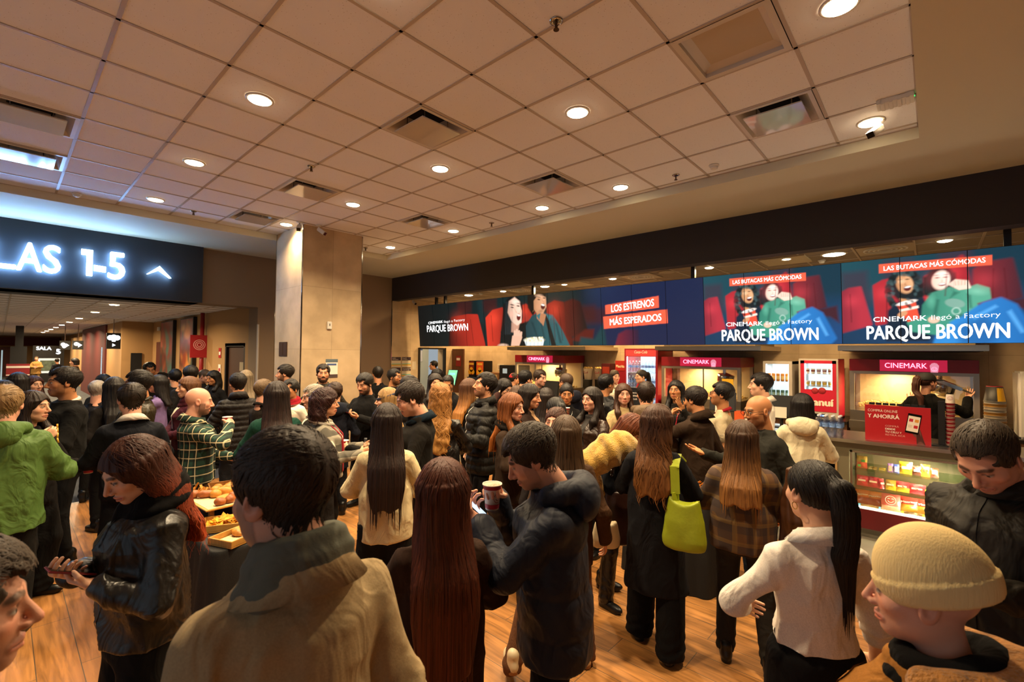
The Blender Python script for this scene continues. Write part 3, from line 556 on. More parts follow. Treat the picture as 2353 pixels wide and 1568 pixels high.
for i in range(18):
    a, b = bounds[i], bounds[i+1]; t = thing('display_panel', desc[i], 'screen', (0, 0, 0), 0, 'video wall panels'); g = .004
    m = MB(); vs = [tuple(wall_pt(s_, v, n)) for n in (-.09, -.002) for v in (0, SH) for s_ in (a, b-.001)]
    m.add(vs, [(0, 1, 3, 2), (4, 6, 7, 5), (0, 4, 5, 1), (2, 3, 7, 6), (0, 2, 6, 4), (1, 5, 7, 3)]); m.build('housing', BEZ, t)
    cv, s0, wd = (CL, 0, SW) if i < 12 else (CR, 7.29 if i < 15 else 9.04, 1.75)
    nx = int((b-a)/(.0095 if i < 12 else .007))+1; ny = cv.ny
    ss = np.linspace(a+g, b-g, nx); vv = np.linspace(g, SH-g, ny)
    fx = np.clip((ss-s0)/wd*(cv.nx-1), 0, cv.nx-1.001); fy = np.clip(vv/SH*(cv.ny-1), 0, cv.ny-1.001); ix, iy = fx.astype(int), fy.astype(int); tx = (fx-ix)[None, :, None]; ty = (fy-iy)[:, None, None]
    col = (cv.c[iy][:, ix]*(1-tx)+cv.c[iy][:, ix+1]*tx)*(1-ty)+(cv.c[iy+1][:, ix]*(1-tx)+cv.c[iy+1][:, ix+1]*tx)*ty
    P = np.array(wall_pt(0, 0, .001))[None, None]+ss[None, :, None]*np.array([0, -1, 0])+vv[:, None, None]*np.array(UPV)
    idx = np.arange(nx*ny).reshape(ny, nx); F = np.stack([idx[:-1, :-1], idx[:-1, 1:], idx[1:, 1:], idx[1:, :-1]], -1).reshape(-1, 4)
    me = bpy.data.meshes.new('screen'); me.from_pydata(P.reshape(-1, 3).tolist(), [], F.tolist())
    ca = me.color_attributes.new('tint', 'FLOAT_COLOR', 'POINT'); ca.data.foreach_set('color', np.concatenate([col.reshape(-1, 3), np.ones((nx*ny, 1))], 1).ravel())
    me.materials.append(SCREEN); link('screen', me, t)
    for me0 in texts:
        bm = bmesh.new(); bm.from_mesh(me0)
        for co, no in (((a+g, 0, 0), (-1, 0, 0)), ((b-g, 0, 0), (1, 0, 0))):
            bmesh.ops.bisect_plane(bm, geom=bm.verts[:]+bm.edges[:]+bm.faces[:], plane_co=co, plane_no=no, clear_outer=True)
        if len(bm.faces):
            for q in bm.verts: q.co = wall_pt(q.co.x, q.co.y, .0035)
            me = bpy.data.meshes.new('lettering'); bm.to_mesh(me); me.materials.append(WB); link('lettering', me, t)
        bm.free()
for y, l in ((9.35, 'thin black post holding the far left end of the screens'), (9.0, 'black hanging post beside the far kitchen light'), (6.15, 'black hanging post above the laughing man'), (2.83, 'black hanging post at the joint before the seats pictures'), (-.62, 'black hanging post at the right end of the screens')):
    tag(box('hanging_post', 7.40, y-.03, 3.16, 7.46, y+.03, 3.42, BLACK), l, 'post', 'screen hanging posts')
# ================================================================== the counter
WOODP = mat('oak_panel', '#a98452', .5, bump=.06, bscale=6, stretch=(8, 8, .6), var=.15); OLIVE = mat('olive_counter', '#6f664e', .5); REDP = mat('deep_red_panel', '#6a1119', .45)
t = thing('concession_counter', 'long concession counter with steel top and red base', 'counter', (0, 0, 0))
MB().box(6.42, -3.3, 1.035, 7.20, 9.7, 1.073).build('worktop', STEEL, t, bevel=.004)
for bx_ in ((6.50, .72, .10, 7.12, 9.6, 1.034), (6.50, -3.3, .10, 7.12, -.42, 1.034), (6.50, -.42, .93, 7.12, .72, 1.034), (7.02, -.42, .3, 7.12, .72, .93), (6.50, -.42, .10, 7.12, .72, .30)): MB().box(*bx_).build('carcass', OLIVE, t)
for i in range(8): box('wood_panel', 6.488, 1.02+1.08*i-.17, .5, 6.502, 1.02+1.08*i+.75, .92, WOODP, t)
box('wood_panel', 6.488, .83, .42, 6.502, 1.03, .905, WOODP, t)
box('red_kickboard', 6.47, -3.3, .105, 6.50, .74, .315, REDP, t); box('plinth', 6.53, -3.3, 0, 7.1, 9.6, .10, mat('grey_plinth', '#8a8270', .4), t)
t = thing('snack_display_case', 'lit glass display case of snack bags built into the counter front', 'display case', (0, 0, 0))
c = MB()
for y in (.70, -.40): c.box(6.48, y-.012, .315, 6.504, y+.012, .945)
c.box(6.48, -.41, .925, 6.504, .71, .945); c.build('case_frame', STEEL, t)
box('glass_front', 6.484, -.39, .335, 6.490, .69, .925, glass(), t)
for z in (.735, .54): box('shelf', 6.52, -.39, z-.008, 6.98, .69, z, glass('shelf_glass', (.80, .88, .78), .15), t)
box('back_panel', 7.0, -.40, .315, 7.015, .70, .93, mat('case_back', '#7a6c4a', .5), t); box('case_floor', 6.52, -.40, .301, 7.0, .70, .322, mat('case_floor', '#b9ad92', .4), t)
box('light_strip', 6.50, -.385, .322, 6.515, .685, .332, glow('case_led', (1., .93, .75), 14), t)
area(t, (6.55, .15, .915), .9, 48, (1., .86, .6), rot=(0, 0, 0), shape='RECTANGLE', size_y=.05).rotation_euler = (0, math.radians(-20), math.radians(90))
area(t, (6.53, .15, .345), .9, 30, (1., .9, .68), rot=(0, math.radians(205), math.radians(90)), shape='RECTANGLE', size_y=.04)
def foil(col): return mat('foil_'+(col if isinstance(col, str) else 'x'), col, .28, spec=.7, bump=.25, bscale=55)
def bag(w_, h_, d_, mats_, seed=0, split=.0):
    R = random.Random(seed); m = MB(); nx, nz = 9, 13
    for side in (1, -1):
        vs = []
        for j in range(nz):
            v = j/(nz-1)
            for i in range(nx):
                u = i/(nx-1); b = max(0, (1-(2*u-1)**2))**.6*max(0, math.sin(PI*min(1, max(0, (v-.06)/.88))))**.55
                x = (u-.5)*w_*(1-.08*b+.03*math.sin(v*9+seed)*(1-b)); vs.append((x, -side*(d_/2*b+.0008)-side*.004*math.sin(8*u+9*v+seed)*b, v*h_+R.uniform(-.002, .002)*(j in (0, nz-1))))
        n = len(m.v); m.v += vs
        for j in range(nz-1):
            for i in range(nx-1):
                a = n+j*nx+i; m.f.append([a, a+1, a+nx+1, a+nx] if side == 1 else [a, a+nx, a+nx+1, a+1]); m.m.append(1 if len(mats_) > 1 and j/(nz-1) < split else 0)
    return m
FACE = Matrix(((0, 1, 0, 0), (-1, 0, 0, 0), (0, 0, 1, 0), (0, 0, 0, 1)))     # local -y looks to -x (the hall)
def snack(name, label, cat, x, y, z, w_, h_, d_, cols, split=.0, lean=-8, words_=None, wcol='#f4ead0', patch=None, group=None, seed=0, logo=False, twist=0):
    t = thing(name, label, cat, (x, y, z), 0, group); M = FACE @ Matrix.Rotation(math.radians(twist), 4, 'Z') @ Matrix.Rotation(math.radians(lean), 4, 'X')
    bag(w_, h_, d_, cols, seed, split).build('packet', [foil(q) for q in cols], t, True, mtx=M)
    if patch:
        pm = MB()
        for (u0, v0, u1, v1, cc_) in patch: pm.box((u0-.5)*w_, -d_/2-.003, v0*h_, (u1-.5)*w_, -d_/2-.0015, v1*h_)
        pm.build('print', mat('print_'+patch[0][4], patch[0][4], .35), t, mtx=M)
    if words_:
        writing(words_, h_*.13, mat('print_'+wcol, wcol, .4), t, M @ frame((0, -d_/2-.004, h_*.62), (1, 0, 0), (0, -1, 0), (0, 0, 1)) @ Matrix.Rotation(math.radians(6), 4, 'Z'), off=.015, fit=w_*.85)
    if logo: smiley(t, M @ frame((0, -d_/2-.004, h_*.60), (1, 0, 0), (0, -1, 0), (0, 0, 1)), w_*.27, mat('print_pale', '#f6d9c4', .4))
    return t
def smiley(parent, M, r, m_):
    b = MB()
    def arc(cx, cy, rad, a0, a1, wd, n=20):
        pts = []
        for i in range(n+1):
            a = math.radians(a0+(a1-a0)*i/n); pts.append((cx+rad*math.cos(a), cy+rad*math.sin(a), math.cos(a), math.sin(a)))
        for p, q in zip(pts, pts[1:]): b.quad((p[0]-p[2]*wd/2, p[1]-p[3]*wd/2, 0), (p[0]+p[2]*wd/2, p[1]+p[3]*wd/2, 0), (q[0]+q[2]*wd/2, q[1]+q[3]*wd/2, 0), (q[0]-q[2]*wd/2, q[1]-q[3]*wd/2, 0))
    arc(0, 0, r, 0, 360, r*.12, 36); arc(0, r*.05, r*.55, 200, 340, r*.14)
    for sx in (-1, 1): arc(sx*r*.38, r*.18, r*.2, 20, 160, r*.13, 10)
    b.build('smile_logo', m_, parent, mtx=M)
def cy(px): return .70-(px-90)/1930
SX = 6.62
snack('candy_bag', 'clear bag of mixed coloured candy at the left of the top shelf', 'snack', SX, cy(255), .735, .095, .135, .03, ['#c9a24a', '#b8472c'], .45, patch=[(.1, .1, .4, .3, '#3aa648'), (.45, .5, .8, .7, '#3aa648')], seed=1)
for i, (a, b, col) in enumerate(((355, 430, '#b9a05a'), (435, 510, '#a88a3c'), (545, 655, '#d9c640'))):
    snack('candy_bar', ['small gold bar lying beside the candy bag', 'second small gold bar lying on the top shelf', 'yellow wrapped bar lying on the top shelf'][i], 'snack', SX, cy((a+b)/2), .735, (b-a)/1930, .05, .02, [col], lean=-60, seed=i+5)
for i, (a, b, col, pc) in enumerate(((690, 790, '#9c74b4', '#e8a06a'), (790, 890, '#4a5fae', '#d8b6d4'))):
    snack('candy_tube', ['lilac upright candy packet on the top shelf', 'blue and pink upright candy packet on the top shelf'][i], 'snack', SX-.02, cy((a+b)/2), .735, .048, .095, .02, [col], patch=[(.2, .15, .8, .75, pc)], lean=-4, seed=i)
for i, (a, b, h_, col, pc, l) in enumerate(((885, 1100, .13, '#d8a520', '#f0d890', 'plump yellow snack bag on the top shelf'), (1085, 1245, .10, '#4a2416', '#d9c9a8', 'brown chocolate bag right of the plump yellow one'), (1225, 1365, .125, '#d8981c', '#3a2208', 'tall narrow yellow bag on the top shelf'), (1375, 1495, .10, '#512a1a', '#e0cdb0', 'small brown bag at the right end of the top shelf'))):
    snack('snack_bag', l, 'snack', SX, cy((a+b)/2), .735, (b-a)/1930, h_, .045, [col], patch=[(.2, .4, .8, .62, pc)], seed=i+10, lean=-10)
for i, (a, b, h_, cols, l) in enumerate(((165, 360, .115, ['#b3182a'], 'red candy bag at the left of the middle shelf'), (362, 555, .115, ['#b0142c'], 'second red candy bag on the middle shelf'), (556, 655, .11, ['#b81c30'], 'narrow red candy bag turned sideways on the middle shelf'), (657, 832, .11, ['#9c7414', '#d9b020'], 'gold candy bag between the red ones'), (832, 1045, .11, ['#c0202c', '#d8a82a'], 'red bag with yellow lower band on the middle shelf'), (1048, 1295, .105, ['#b82a38'], 'wide red candy bag right of the banded one'))):
    snack('candy_packet', l, 'snack', SX-.02, cy((a+b)/2), .54, (b-a)/1930, h_, .035, cols, .38, patch=[(.12, .45, .8, .62, '#e8c8a8')], seed=i+20, lean=-12, twist=30 if i == 2 else 0)
tag(box('candy_box', SX-.04, cy(1480), .54, SX+.02, cy(1285), .595, mat('yellow_box', '#d8c22c', .4), bevel=.002), 'yellow candy box at the right end of the middle shelf', 'snack')
for i, (a, b, l, cols) in enumerate(((130, 355, 'orange corn snack bag at the left of the bottom row', ['#c8641a', '#8a2a10']), (352, 600, 'second orange corn snack bag on the bottom row', ['#c8681a', '#8c2c10']), (892, 1170, 'red corn snack bag right of the pink smiling bag', ['#b8281c', '#b88a20']), (1172, 1430, 'red corn snack bag at the right of the bottom row', ['#b42a1c', '#c08c20']))):
    snack('corn_snack_bag', l, 'snack', SX+.05, cy((a+b)/2), .322, (b-a)/1930+.01, .155, .05, cols, .45, words_='Macritas', wcol='#efe3c0', seed=i+30, lean=-10)
snack('popcorn_bag', 'plump pink bag with a smiling face in the middle of the bottom row', 'snack', SX-.01, cy(740), .322, .165, .17, .08, ['#d85a4a', '#eab08a'], .2, seed=41, logo=True, lean=-14)
for i, (a, b, col, e) in enumerate(((200, 590, '#8a6a3a', '#58b8d8'), (920, 1280, '#5a4326', '#e0c030'))):
    t = thing('chocolate_bar', ['long chocolate bar with blue ends lying in front of the orange bags', 'long bar with yellow end lying in front of the red bags'][i], 'snack', (SX-.085, cy((a+b)/2), .322))
    L = (b-a)/1930; bag(.045, L*.8, .03, ['#000'], i+50).build('wrapper', foil(col), t, True, mtx=Matrix.Rotation(math.radians(-90), 4, 'X') @ Matrix.Rotation(0, 4, 'Z') @ Matrix.Translation((0, -.018, -L*.4)))
    for sgn in (-1, 1): box('wrapper_end', -.018, sgn*L*.40-.015 if sgn < 0 else L*.40, .004, .018, sgn*L*.40 if sgn < 0 else L*.40+.02, .03, mat('print_'+e, e, .3), t)
# things standing on the counter
t = thing('counter_sign', 'red counter sign COMPRÁ ONLINE Y AHORRÁ in a clear stand', 'sign', (6.56, .30, 1.073))
SR = mat('sign_red', '#a8141f', .4); SW_ = mat('sign_white', '#efe2d6', .5); SP = mat('sign_pink', '#e4a9a2', .5)
SM = Matrix.Rotation(math.radians(-3), 4, 'Y')
box('red_board', -.006, -.275, -.0, .006, .275, .395, SR, t, mtx=SM); box('clear_holder', .007, -.28, -.0, .012, .28, .40, glass(), t, mtx=SM)
box('foot_plate', -.01, -.28, -.001, .12, .28, .004, glass(), t)
for i in range(8): box('holder_tab', .012, -.23+.06*i, .395, .022, -.18+.06*i, .42, BLACK, t)
def on_board(y, z, x=-.0075): return SM @ frame((x, y, z), (0, -1, 0), (-1, 0, 0), (0, 0, 1))
writing('COMPRÁ ONLINE', .028, SW_, t, on_board(.25, .322), align='LEFT', fit=.255, off=-.006); writing('Y AHORRÁ', .042, SW_, t, on_board(.25, .255), align='LEFT', fit=.275, off=.03)
for i, (b_, o_) in enumerate((('COMPRÁ', -.005), ('DESDE', .03), ('TU CELU Y', .02), ('RETIRÁ ACÁ', -.005))): writing(b_, .019, SP if i in (0, 3) else SW_, t, on_board(.10, .165-.032*i), align='LEFT', off=o_, fit=(.115, .085, .14, .165)[i])
PM = on_board(-.135, .22) @ Matrix.Rotation(math.radians(-9), 4, 'Z')
MB().box(-.055, -.105, 0, .055, .105, .003).build('printed_phone', BLACK_GLOSS, t, mtx=PM); MB().box(-.048, -.085, .003, .048, .08, .004).build('printed_screen', mat('print_cream', '#e9ded0', .5), t, mtx=PM)
for i, (x, y, cc_) in enumerate(((-.022, .035, '#b8243c'), (.024, .035, '#d8963c'), (-.022, -.03, '#d8c8b8'), (.024, -.03, '#b8202c'))): MB().box(x-.016, y-.016, .004, x+.016, y+.016, .0045).build('printed_tile', mat('print_'+cc_, cc_, .5), t, mtx=PM)
MB().prism([(-.16, 0), (-.2, .06), (-.19, .16), (-.155, .2), (-.13, .1), (-.23, .0)], 0, .001).build('printed_hand', mat('print_hand', '#6d3a34', .6), t, mtx=SM @ frame((-.0068, 0, 0), (0, 1, 0), (-1, 0, 0), (0, 0, 1)))
t = thing('cup_dispenser', 'tall black cup dispenser on the counter beside the red sign', 'dispenser', (6.66, -.06, 1.073))
MB().box(-.035, -.025, .01, .03, .03, .47).build('column', BLACK, t, bevel=.006); MB().box(-.06, -.05, 0, .06, .10, .012).build('foot', BLACK, t)
def paper_cup(label, x, y, z, group='red and white paper cups', h_=.11, r0=.029, r1=.041, parent=None, flip=False, name='paper_cup'):
    t = thing(name, label, 'cup', (x, y, z), 0, group)
    pr = [(r0*.92, .004), (r0, 0), (r1, h_), (r1+.003, h_+.002), (r1+.003, h_-.003), (r1-.002, h_-.003), (r0-.001, .006), (.0005, .006)]
    MB().lathe(pr, 28, cap=False).build('cup', mat('cup_white', '#e3d3bf', .55), t, True)
    for z0, z1 in ((.006, .026), (h_-.02, h_-.004)):
        ra = r0+(r1-r0)*z0/h_+.0006; rb = r0+(r1-r0)*z1/h_+.0006
        MB().lathe([(ra, z0), (rb, z1)], 28, cap=False).build('red_band', mat('cup_red', '#a3202c', .5), t, True)
    b = MB(); zc = h_*.5
    for spec in ((0, 0, .021, 0, 360, 28), (0, .0, .012, 200, 340, 12), (-.0085, .004, .0045, 20, 160, 8), (.0085, .004, .0045, 20, 160, 8)):
        cx, cz, rad, a0, a1, n = spec
        for i in range(n):
            q = []
            for aa, rr in ((a0+(a1-a0)*i/n, rad-.0013), (a0+(a1-a0)*i/n, rad+.0013), (a0+(a1-a0)*(i+1)/n, rad+.0013), (a0+(a1-a0)*(i+1)/n, rad-.0013)):
                x_ = cx+rr*math.cos(math.radians(aa)); z_ = zc+cz+rr*math.sin(math.radians(aa)); R_ = r0+(r1-r0)*z_/h_+.0008; th = -PI/2+x_/R_; q.append((R_*math.cos(th), R_*math.sin(th), z_))
            b.quad(*q)
    b.build('smile_logo', mat('cup_red', '#a3202c', .5), t)
    return t
t = thing('cup_stack', 'tall stack of red paper cups in the black dispenser, smiling cup on top', 'cup stack', (6.66, -.125, 1.086))
for i in range(22): MB().lathe([(.033, .0), (.036, .014), (.039, .014), (.039, .018)], 20, cap=False).build('stacked_cup', mat('cup_red' if i % 2 else 'cup_rim', '#c9a496', .5) if i % 2 == 0 else mat('cup_red', '#a3202c', .5), t, True, loc=(0, 0, .02*i))
MB().lathe([(.039, .44), (.037, .455), (.030, .53), (.0005, .53)], 24, cap=False).build('top_cup', mat('cup_white', '#e3d3bf', .55), t, True)
smiley(t, frame((-.0375, 0, .492), (0, -1, 0), (-1, 0, .12), (0, 0, 1)), .02, mat('cup_red', '#a3202c', .5))
for i, (y, l) in enumerate(((-.215, 'red and white small box left of its twin on the counter'), (-.30, 'red and white small box at the far right on the counter'))):
    t = thing('popcorn_carton', l, 'carton', (6.72, y, 1.073), 0, 'small red cartons on the counter'); MB().box(-.04, -.038, 0, .04, .038, .13).build('carton', mat('cup_red', '#a3202c', .5), t, bevel=.003)
    box('white_band', -.0415, -.034, .02, -.0405, .034, .045, SW_, t); writing('CINEMARK', .010, SW_, t, frame((-.0415, 0, .09), (0, -1, 0), (-1, 0, 0), (0, 0, 1)), fit=.055)
# shrink-wrapped water bottles
PET = glass('pet_plastic', (.90, .95, 1.0), .30)
def bottle(label, x, y, z, h_=.235, r=.032, group='water bottles on the counter', rotz=0):
    t = thing('water_bottle', label, 'bottle', (x, y, z), rotz, group)
    MB().lathe([(r*.8, 0), (r, .01), (r, h_*.32), (r*.93, h_*.36), (r, h_*.40), (r, h_*.66), (r*.75, h_*.80), (r*.36, h_*.90), (r*.36, h_*.94)], 20, cap=False).build('bottle_body', PET, t, True)
    MB().lathe([(r*.43, h_*.93), (r*.43, h_), (.0005, h_)], 16, cap=False).build('cap', mat('bottle_cap', '#cfd2d4', .4), t, True)
    MB().lathe([(r*1.01, h_*.42), (r*1.01, h_*.62)], 20, cap=False).build('label_band', mat('bottle_label', '#6f8fc4', .4, var=.4, vscale=60), t, True)
    return t
for i in range(3):
    for j in range(4):
        bottle('clear water bottle in the pack on the counter, %s of the %s row' % (['left', 'second', 'third', 'right'][j], ['front', 'middle', 'back'][i]), 6.56+.068*i, 1.02-.068*j, 1.074)
# cash desks
def monitor(label, x, y, z, w_=.34, h_=.27, rz=0, tilt_=12, card=True):
    t = thing('cash_register_screen', label, 'monitor', (x, y, z), rz, 'cash register monitors')
    MB().box(-.07, -.09, 0, .07, .09, .012).build('foot', BLACK, t, bevel=.004); MB().cyl((0, 0, .01), (0, 0, .2), .02).build('stand', BLACK, t)
    M = Matrix.Translation((0, 0, .28)) @ Matrix.Rotation(math.radians(tilt_), 4, 'Y')
    MB().box(-.02, -w_/2, -h_/2, .02, w_/2, h_/2).build('housing', BLACK, t, bevel=.008, mtx=M)
    if card: MB().box(-.03, -.06, -.16, -.024, .09, -.02).build('paper_card', mat('white_card', '#d8cdb8', .6), t, mtx=M)
    return t
monitor('black cash register screen behind the tall man in white', 6.85, 1.47, 1.073, rz=.15); monitor('black cash register screen behind the man in the beige shirt', 6.85, 2.20, 1.073, rz=.1); monitor('black cash register screen by the first popcorn machine', 6.85, 5.25, 1.073, .42, .3, -.1, card=False)
monitor('black cash register screen left of the bearded man', 6.85, 7.35, 1.073, rz=.1)
t = thing('club_board', 'small black counter board with white words and a red splash', 'sign', (6.80, 3.50, 1.073)); MB().box(-.008, -.11, 0, .008, .11, .40).build('board', BLACK, t)
for i, b_ in enumerate(('socio', 'CINEMARK', 'CLUB')): writing(b_, .026, SW_, t, frame((-.009, .02, .31-.05*i), (0, -1, 0), (-1, 0, 0), (0, 0, 1)), fit=(.07, .13, .08)[i])
MB().lathe([(.05, 0), (.05, .001)], 9).build('red_splash', mat('cup_red', '#a3202c', .5), t, mtx=frame((-.009, -.07, .28), (0, -1, 0), (-1, 0, 0), (0, 0, 1)))
t = thing('yellow_card', 'yellow card in a stand above the cash register', 'sign', (6.9, 2.15, 1.50)); MB().box(-.004, -.075, 0, .004, .075, .17).build('card', mat('yellow_card', '#d9a514', .5), t); box('white_patch', -.0055, -.035, .035, -.004, .035, .105, SW_, t); MB().cyl((0, 0, -.43), (0, 0, 0), .012).build('stem', BLACK, t)
tag(box('orange_box', 6.75, 1.90, 1.073, 6.9, 2.02, 1.24, mat('orange_box', '#c8501c', .5), bevel=.004), 'small orange box on the counter behind the bald man', 'box')
for i, y in enumerate((4.1, 4.0)):
    pass
# ================================================================== back counter and machines
t = thing('back_counter', 'wooden back counter with dark top under the machines', 'counter', (0, 0, 0))
for ya, yb in ((1.02, 2.5), (5.1, 6.4), (8.2, 10.0)): MB().box(9.05, ya, .92, 10.0, yb, .965).build('worktop', mat('dark_stone', '#1c1714', .25), t, bevel=.004)
for ya, yb in ((1.03, 2.48), (5.1, 6.4), (8.2, 10.0)): MB().box(9.1, ya, 0, 9.98, yb, .919).build('carcass', mat('warm_walnut', '#7a5230', .5, bump=.05, bscale=6, stretch=(8, 8, .7), var=.2), t)
NEON = glow('neon_pink', (1.0, .34, .50), 2.4); REDM = mat('machine_red', '#8e1020', .4); NRED = glow('neon_red_panel', (.85, .02, .09), .5)
def popcorn(y1, y0, label, worker=False):
    w_ = y1-y0; t = thing('popcorn_machine', label, 'popcorn machine', (9.1, (y0+y1)/2, 0), 0, 'popcorn machines'); h_ = w_/2
    MB().box(0, -h_, 0, .85, h_, .88).build('base_cabinet', STEEL, t, bevel=.004); MB().box(-.06, -h_-.01, .88, .86, h_+.01, 1.0).build('bottom_deck', STEEL, t, bevel=.004)
    MB().box(-.005, -h_, 1.0, .85, h_, 1.16).build('drawer_front', STEEL, t)
    for bx_ in [(xx_, y, 1.16, xx_+.06, y+.06, 1.78) for y in (-h_, h_-.06) for xx_ in (0, .79)]+[(0, -h_+.06, 1.735, .06, h_-.06, 1.78)]: MB().box(*bx_).build('cabinet_frame', mat('machine_frame', '#a59b90', .35, metal=.6), t)
    MB().box(.80, -h_, 1.16, .84, h_, 1.78).build('back_sheet', mat('machine_back', '#c9b48c', .35), t)
    MB().box(.02, -h_+.06, 1.17, .028, h_-.06, 1.735).build('glass_front', glass(), t)
    MB().cyl((.03, -h_*.10, 1.165), (.03, -h_*.10, 1.735), .012).build('door_post', CHROME, t)
    MB().box(-.01, -h_, 1.78, .86, h_, 1.965).build('red_header', REDM, t, bevel=.004)
    MB().box(-.014, -w_*.28, 1.787, -.009, w_*.24, 1.958).build('lit_panel', NRED, t)
    writing('CINEMARK', .075, NEON, t, frame((-.017, w_*.035, 1.838), (0, -1, 0), (-1, 0, 0), (0, 0, 1)), fit=w_*.33, off=.004, ext=.002)
    bk = frame((-.017, -w_*.185, 1.83), (0, -1, 0), (-1, 0, 0), (0, 0, 1)); k = w_*.033
    MB().prism([(-k*.8, -k), (k*.8, -k), (k*1.05, k*1.0), (k*.6, k*1.7), (0, k*1.9), (-k*.6, k*1.7), (-k*1.05, k*1.0)], 0, .002).build('popcorn_logo', glow('neon_pink_dim', (.85, .30, .42), .9), t, mtx=bk); smiley(t, bk @ Matrix.Translation((0, -.002, .003)), k*.62, NEON)
    # kettle and a heap of popcorn
    MB().lathe([(.001, 0), (.12, .01), (.15, .08), (.155, .2), (.15, .21), (.12, .22), (.001, .25)], 24, cap=False).build('kettle', CHROME, t, True, mtx=Matrix.Translation((.42, -h_*.45, 1.42)) @ Matrix.Rotation(.15, 4, 'X'))
    MB().cyl((.42, -h_*.45, 1.65), (.42, -h_*.45, 1.775), .03).build('kettle_hanger', CHROME, t)
    R = random.Random(int(w_*100)); p = MB()
    for q in range(420):
        yy = R.uniform(-h_+.08, h_-.08); xx = R.uniform(.08, .75); zt = .03+.11*max(0, 1-abs(yy-h_*.4)/(h_*1.2)); r = R.uniform(.012, .02); zz = 1.165+R.uniform(.3, 1)*zt
        p.lathe([(.001, -r), (r*.8, -r*.5), (r, 0), (r*.7, r*.6), (.001, r*.9)], 6, Matrix.Translation((xx, yy, zz)) @ Matrix.Rotation(R.uniform(0, 6), 4, (R.random(), R.random(), R.random())), cap=False)
    tag(p.build('popcorn', mat('popcorn', '#e2c070', .7), t, True), None, None, None, 'stuff')
    area(t, (.45, h_*.25, 1.73), .5, 26, (1., .74, .36), shape='RECTANGLE', size_y=.3)
    return t
popcorn(.99, -.47, 'popcorn machine at the right, worker in a black cap in front'); popcorn(4.12, 2.61, 'popcorn machine in the middle, woman with a red lanyard in front'); popcorn(8.14, 6.55, 'popcorn machine at the left, under the laughing couple')
for a, b, l in ((-.54, 1.08, 'steel extractor hood over the right popcorn machine'), (2.15, 4.03, 'steel extractor hood over the middle popcorn machine'), (5.64, 7.97, 'steel extractor hood over the left popcorn machine')):
    t = thing('extractor_hood', l, 'extractor hood', (0, 0, 0), 0, 'extractor hoods'); MB().box(8.6, a, 2.09, 10.03, b, 2.17).build('canopy_edge', STEEL, t, bevel=.004); MB().box(8.75, a+.12, 2.17, 10.03, b-.12, 3.415).build('hood_shaft', mat('hood_brown', '#6d5a3c', .5), t)
    MB().box(8.66, a+.05, 2.083, 9.98, b-.05, 2.091).build('filter', mat('hood_filter', '#4a4238', .4, metal=.7), t)
# upright drinks fridge
FRG = glow('fridge_light', (.72, .92, 1.0), 1.5)
def fridge(name, label, y1, y0, z0, z1, body, wy1, wy0, wz0, wz1, lightw, depth=.75, cat='fridge'):
    t = thing(name, label, cat, (9.1, 0, 0)); x1 = depth
    MB().box(.03, y0, z0, x1, y0+.03, z1).box(.03, y1-.03, z0, x1, y1, z1).box(.03, y0, z1-.05, x1, y1, z1).box(.03, y0, z0, x1, y1, z0+.06).box(x1-.04, y0, z0, x1, y1, z1).build('cabinet', body, t)
    d_ = MB(); d_.box(0, y0, z0, .03, wy0, z1); d_.box(0, wy1, z0, .03, y1, z1); d_.box(0, wy0, wz1, .03, wy1, z1); d_.box(0, wy0, z0, .03, wy1, wz0)
    door = d_.build('door', body, t); MB().box(.012, wy0, wz0, .018, wy1, wz1).build('door_glass', glass(), door)
    MB().box(x1-.05, y0+.03, z0+.06, x1-.04, y1-.03, z1-.05).build('lit_back', FRG, t)
    for yy in (wy1-.015, wy0+.003): box('light_tube', .035, yy, wz0, .045, yy+.012, wz1, glow('fridge_tube', (.85, .95, 1.), 7), t)
    area(t, (.25, (y0+y1)/2, z1-.07), .3, lightw, (.75, .92, 1.))
    return t
t = fridge('drinks_fridge', 'tall red lit drinks fridge full of water bottles', 4.96, 4.20, .02, 2.13, REDM, 4.92, 4.25, .5, 1.96, 14)
writing('Coca-Cola', .06, SW_, t, frame((-.003, 4.585, 2.03), (0, -1, 0), (-1, 0, 0), (0, 0, 1)), shear=.3, off=.01, fit=.30); box('lit_header', -.002, 4.24, 1.97, -.0005, 4.93, 2.10, glow('header_red', (.8, .05, .04), .7), t)
fs = []
for k, z in enumerate((.95, 1.30, 1.62)):
    box('shelf', .06, 4.24, z-.006, .68, 4.93, z, mat('wire_shelf', '#c4d4da', .3, metal=.5), t)
    for j in range(9): bottle('blue water bottle in the tall drinks fridge, %s from the left on the %s shelf' % (['first', 'second', 'third', 'fourth', 'fifth', 'sixth', 'seventh', 'eighth', 'ninth'][j], ['lower', 'middle', 'upper'][k]), 9.20, 4.885-.075*j, z+.001, .245, .033, 'bottles in the drinks fridge')
GREY = mat('fridge_grey', '#b3aca4', .4)
t = fridge('small_fridge', 'small grey glass door fridge with rows of cans on the back counter', 2.24, 1.79, .97, 1.91, GREY, 2.20, 1.84, 1.03, 1.86, 5, .6)
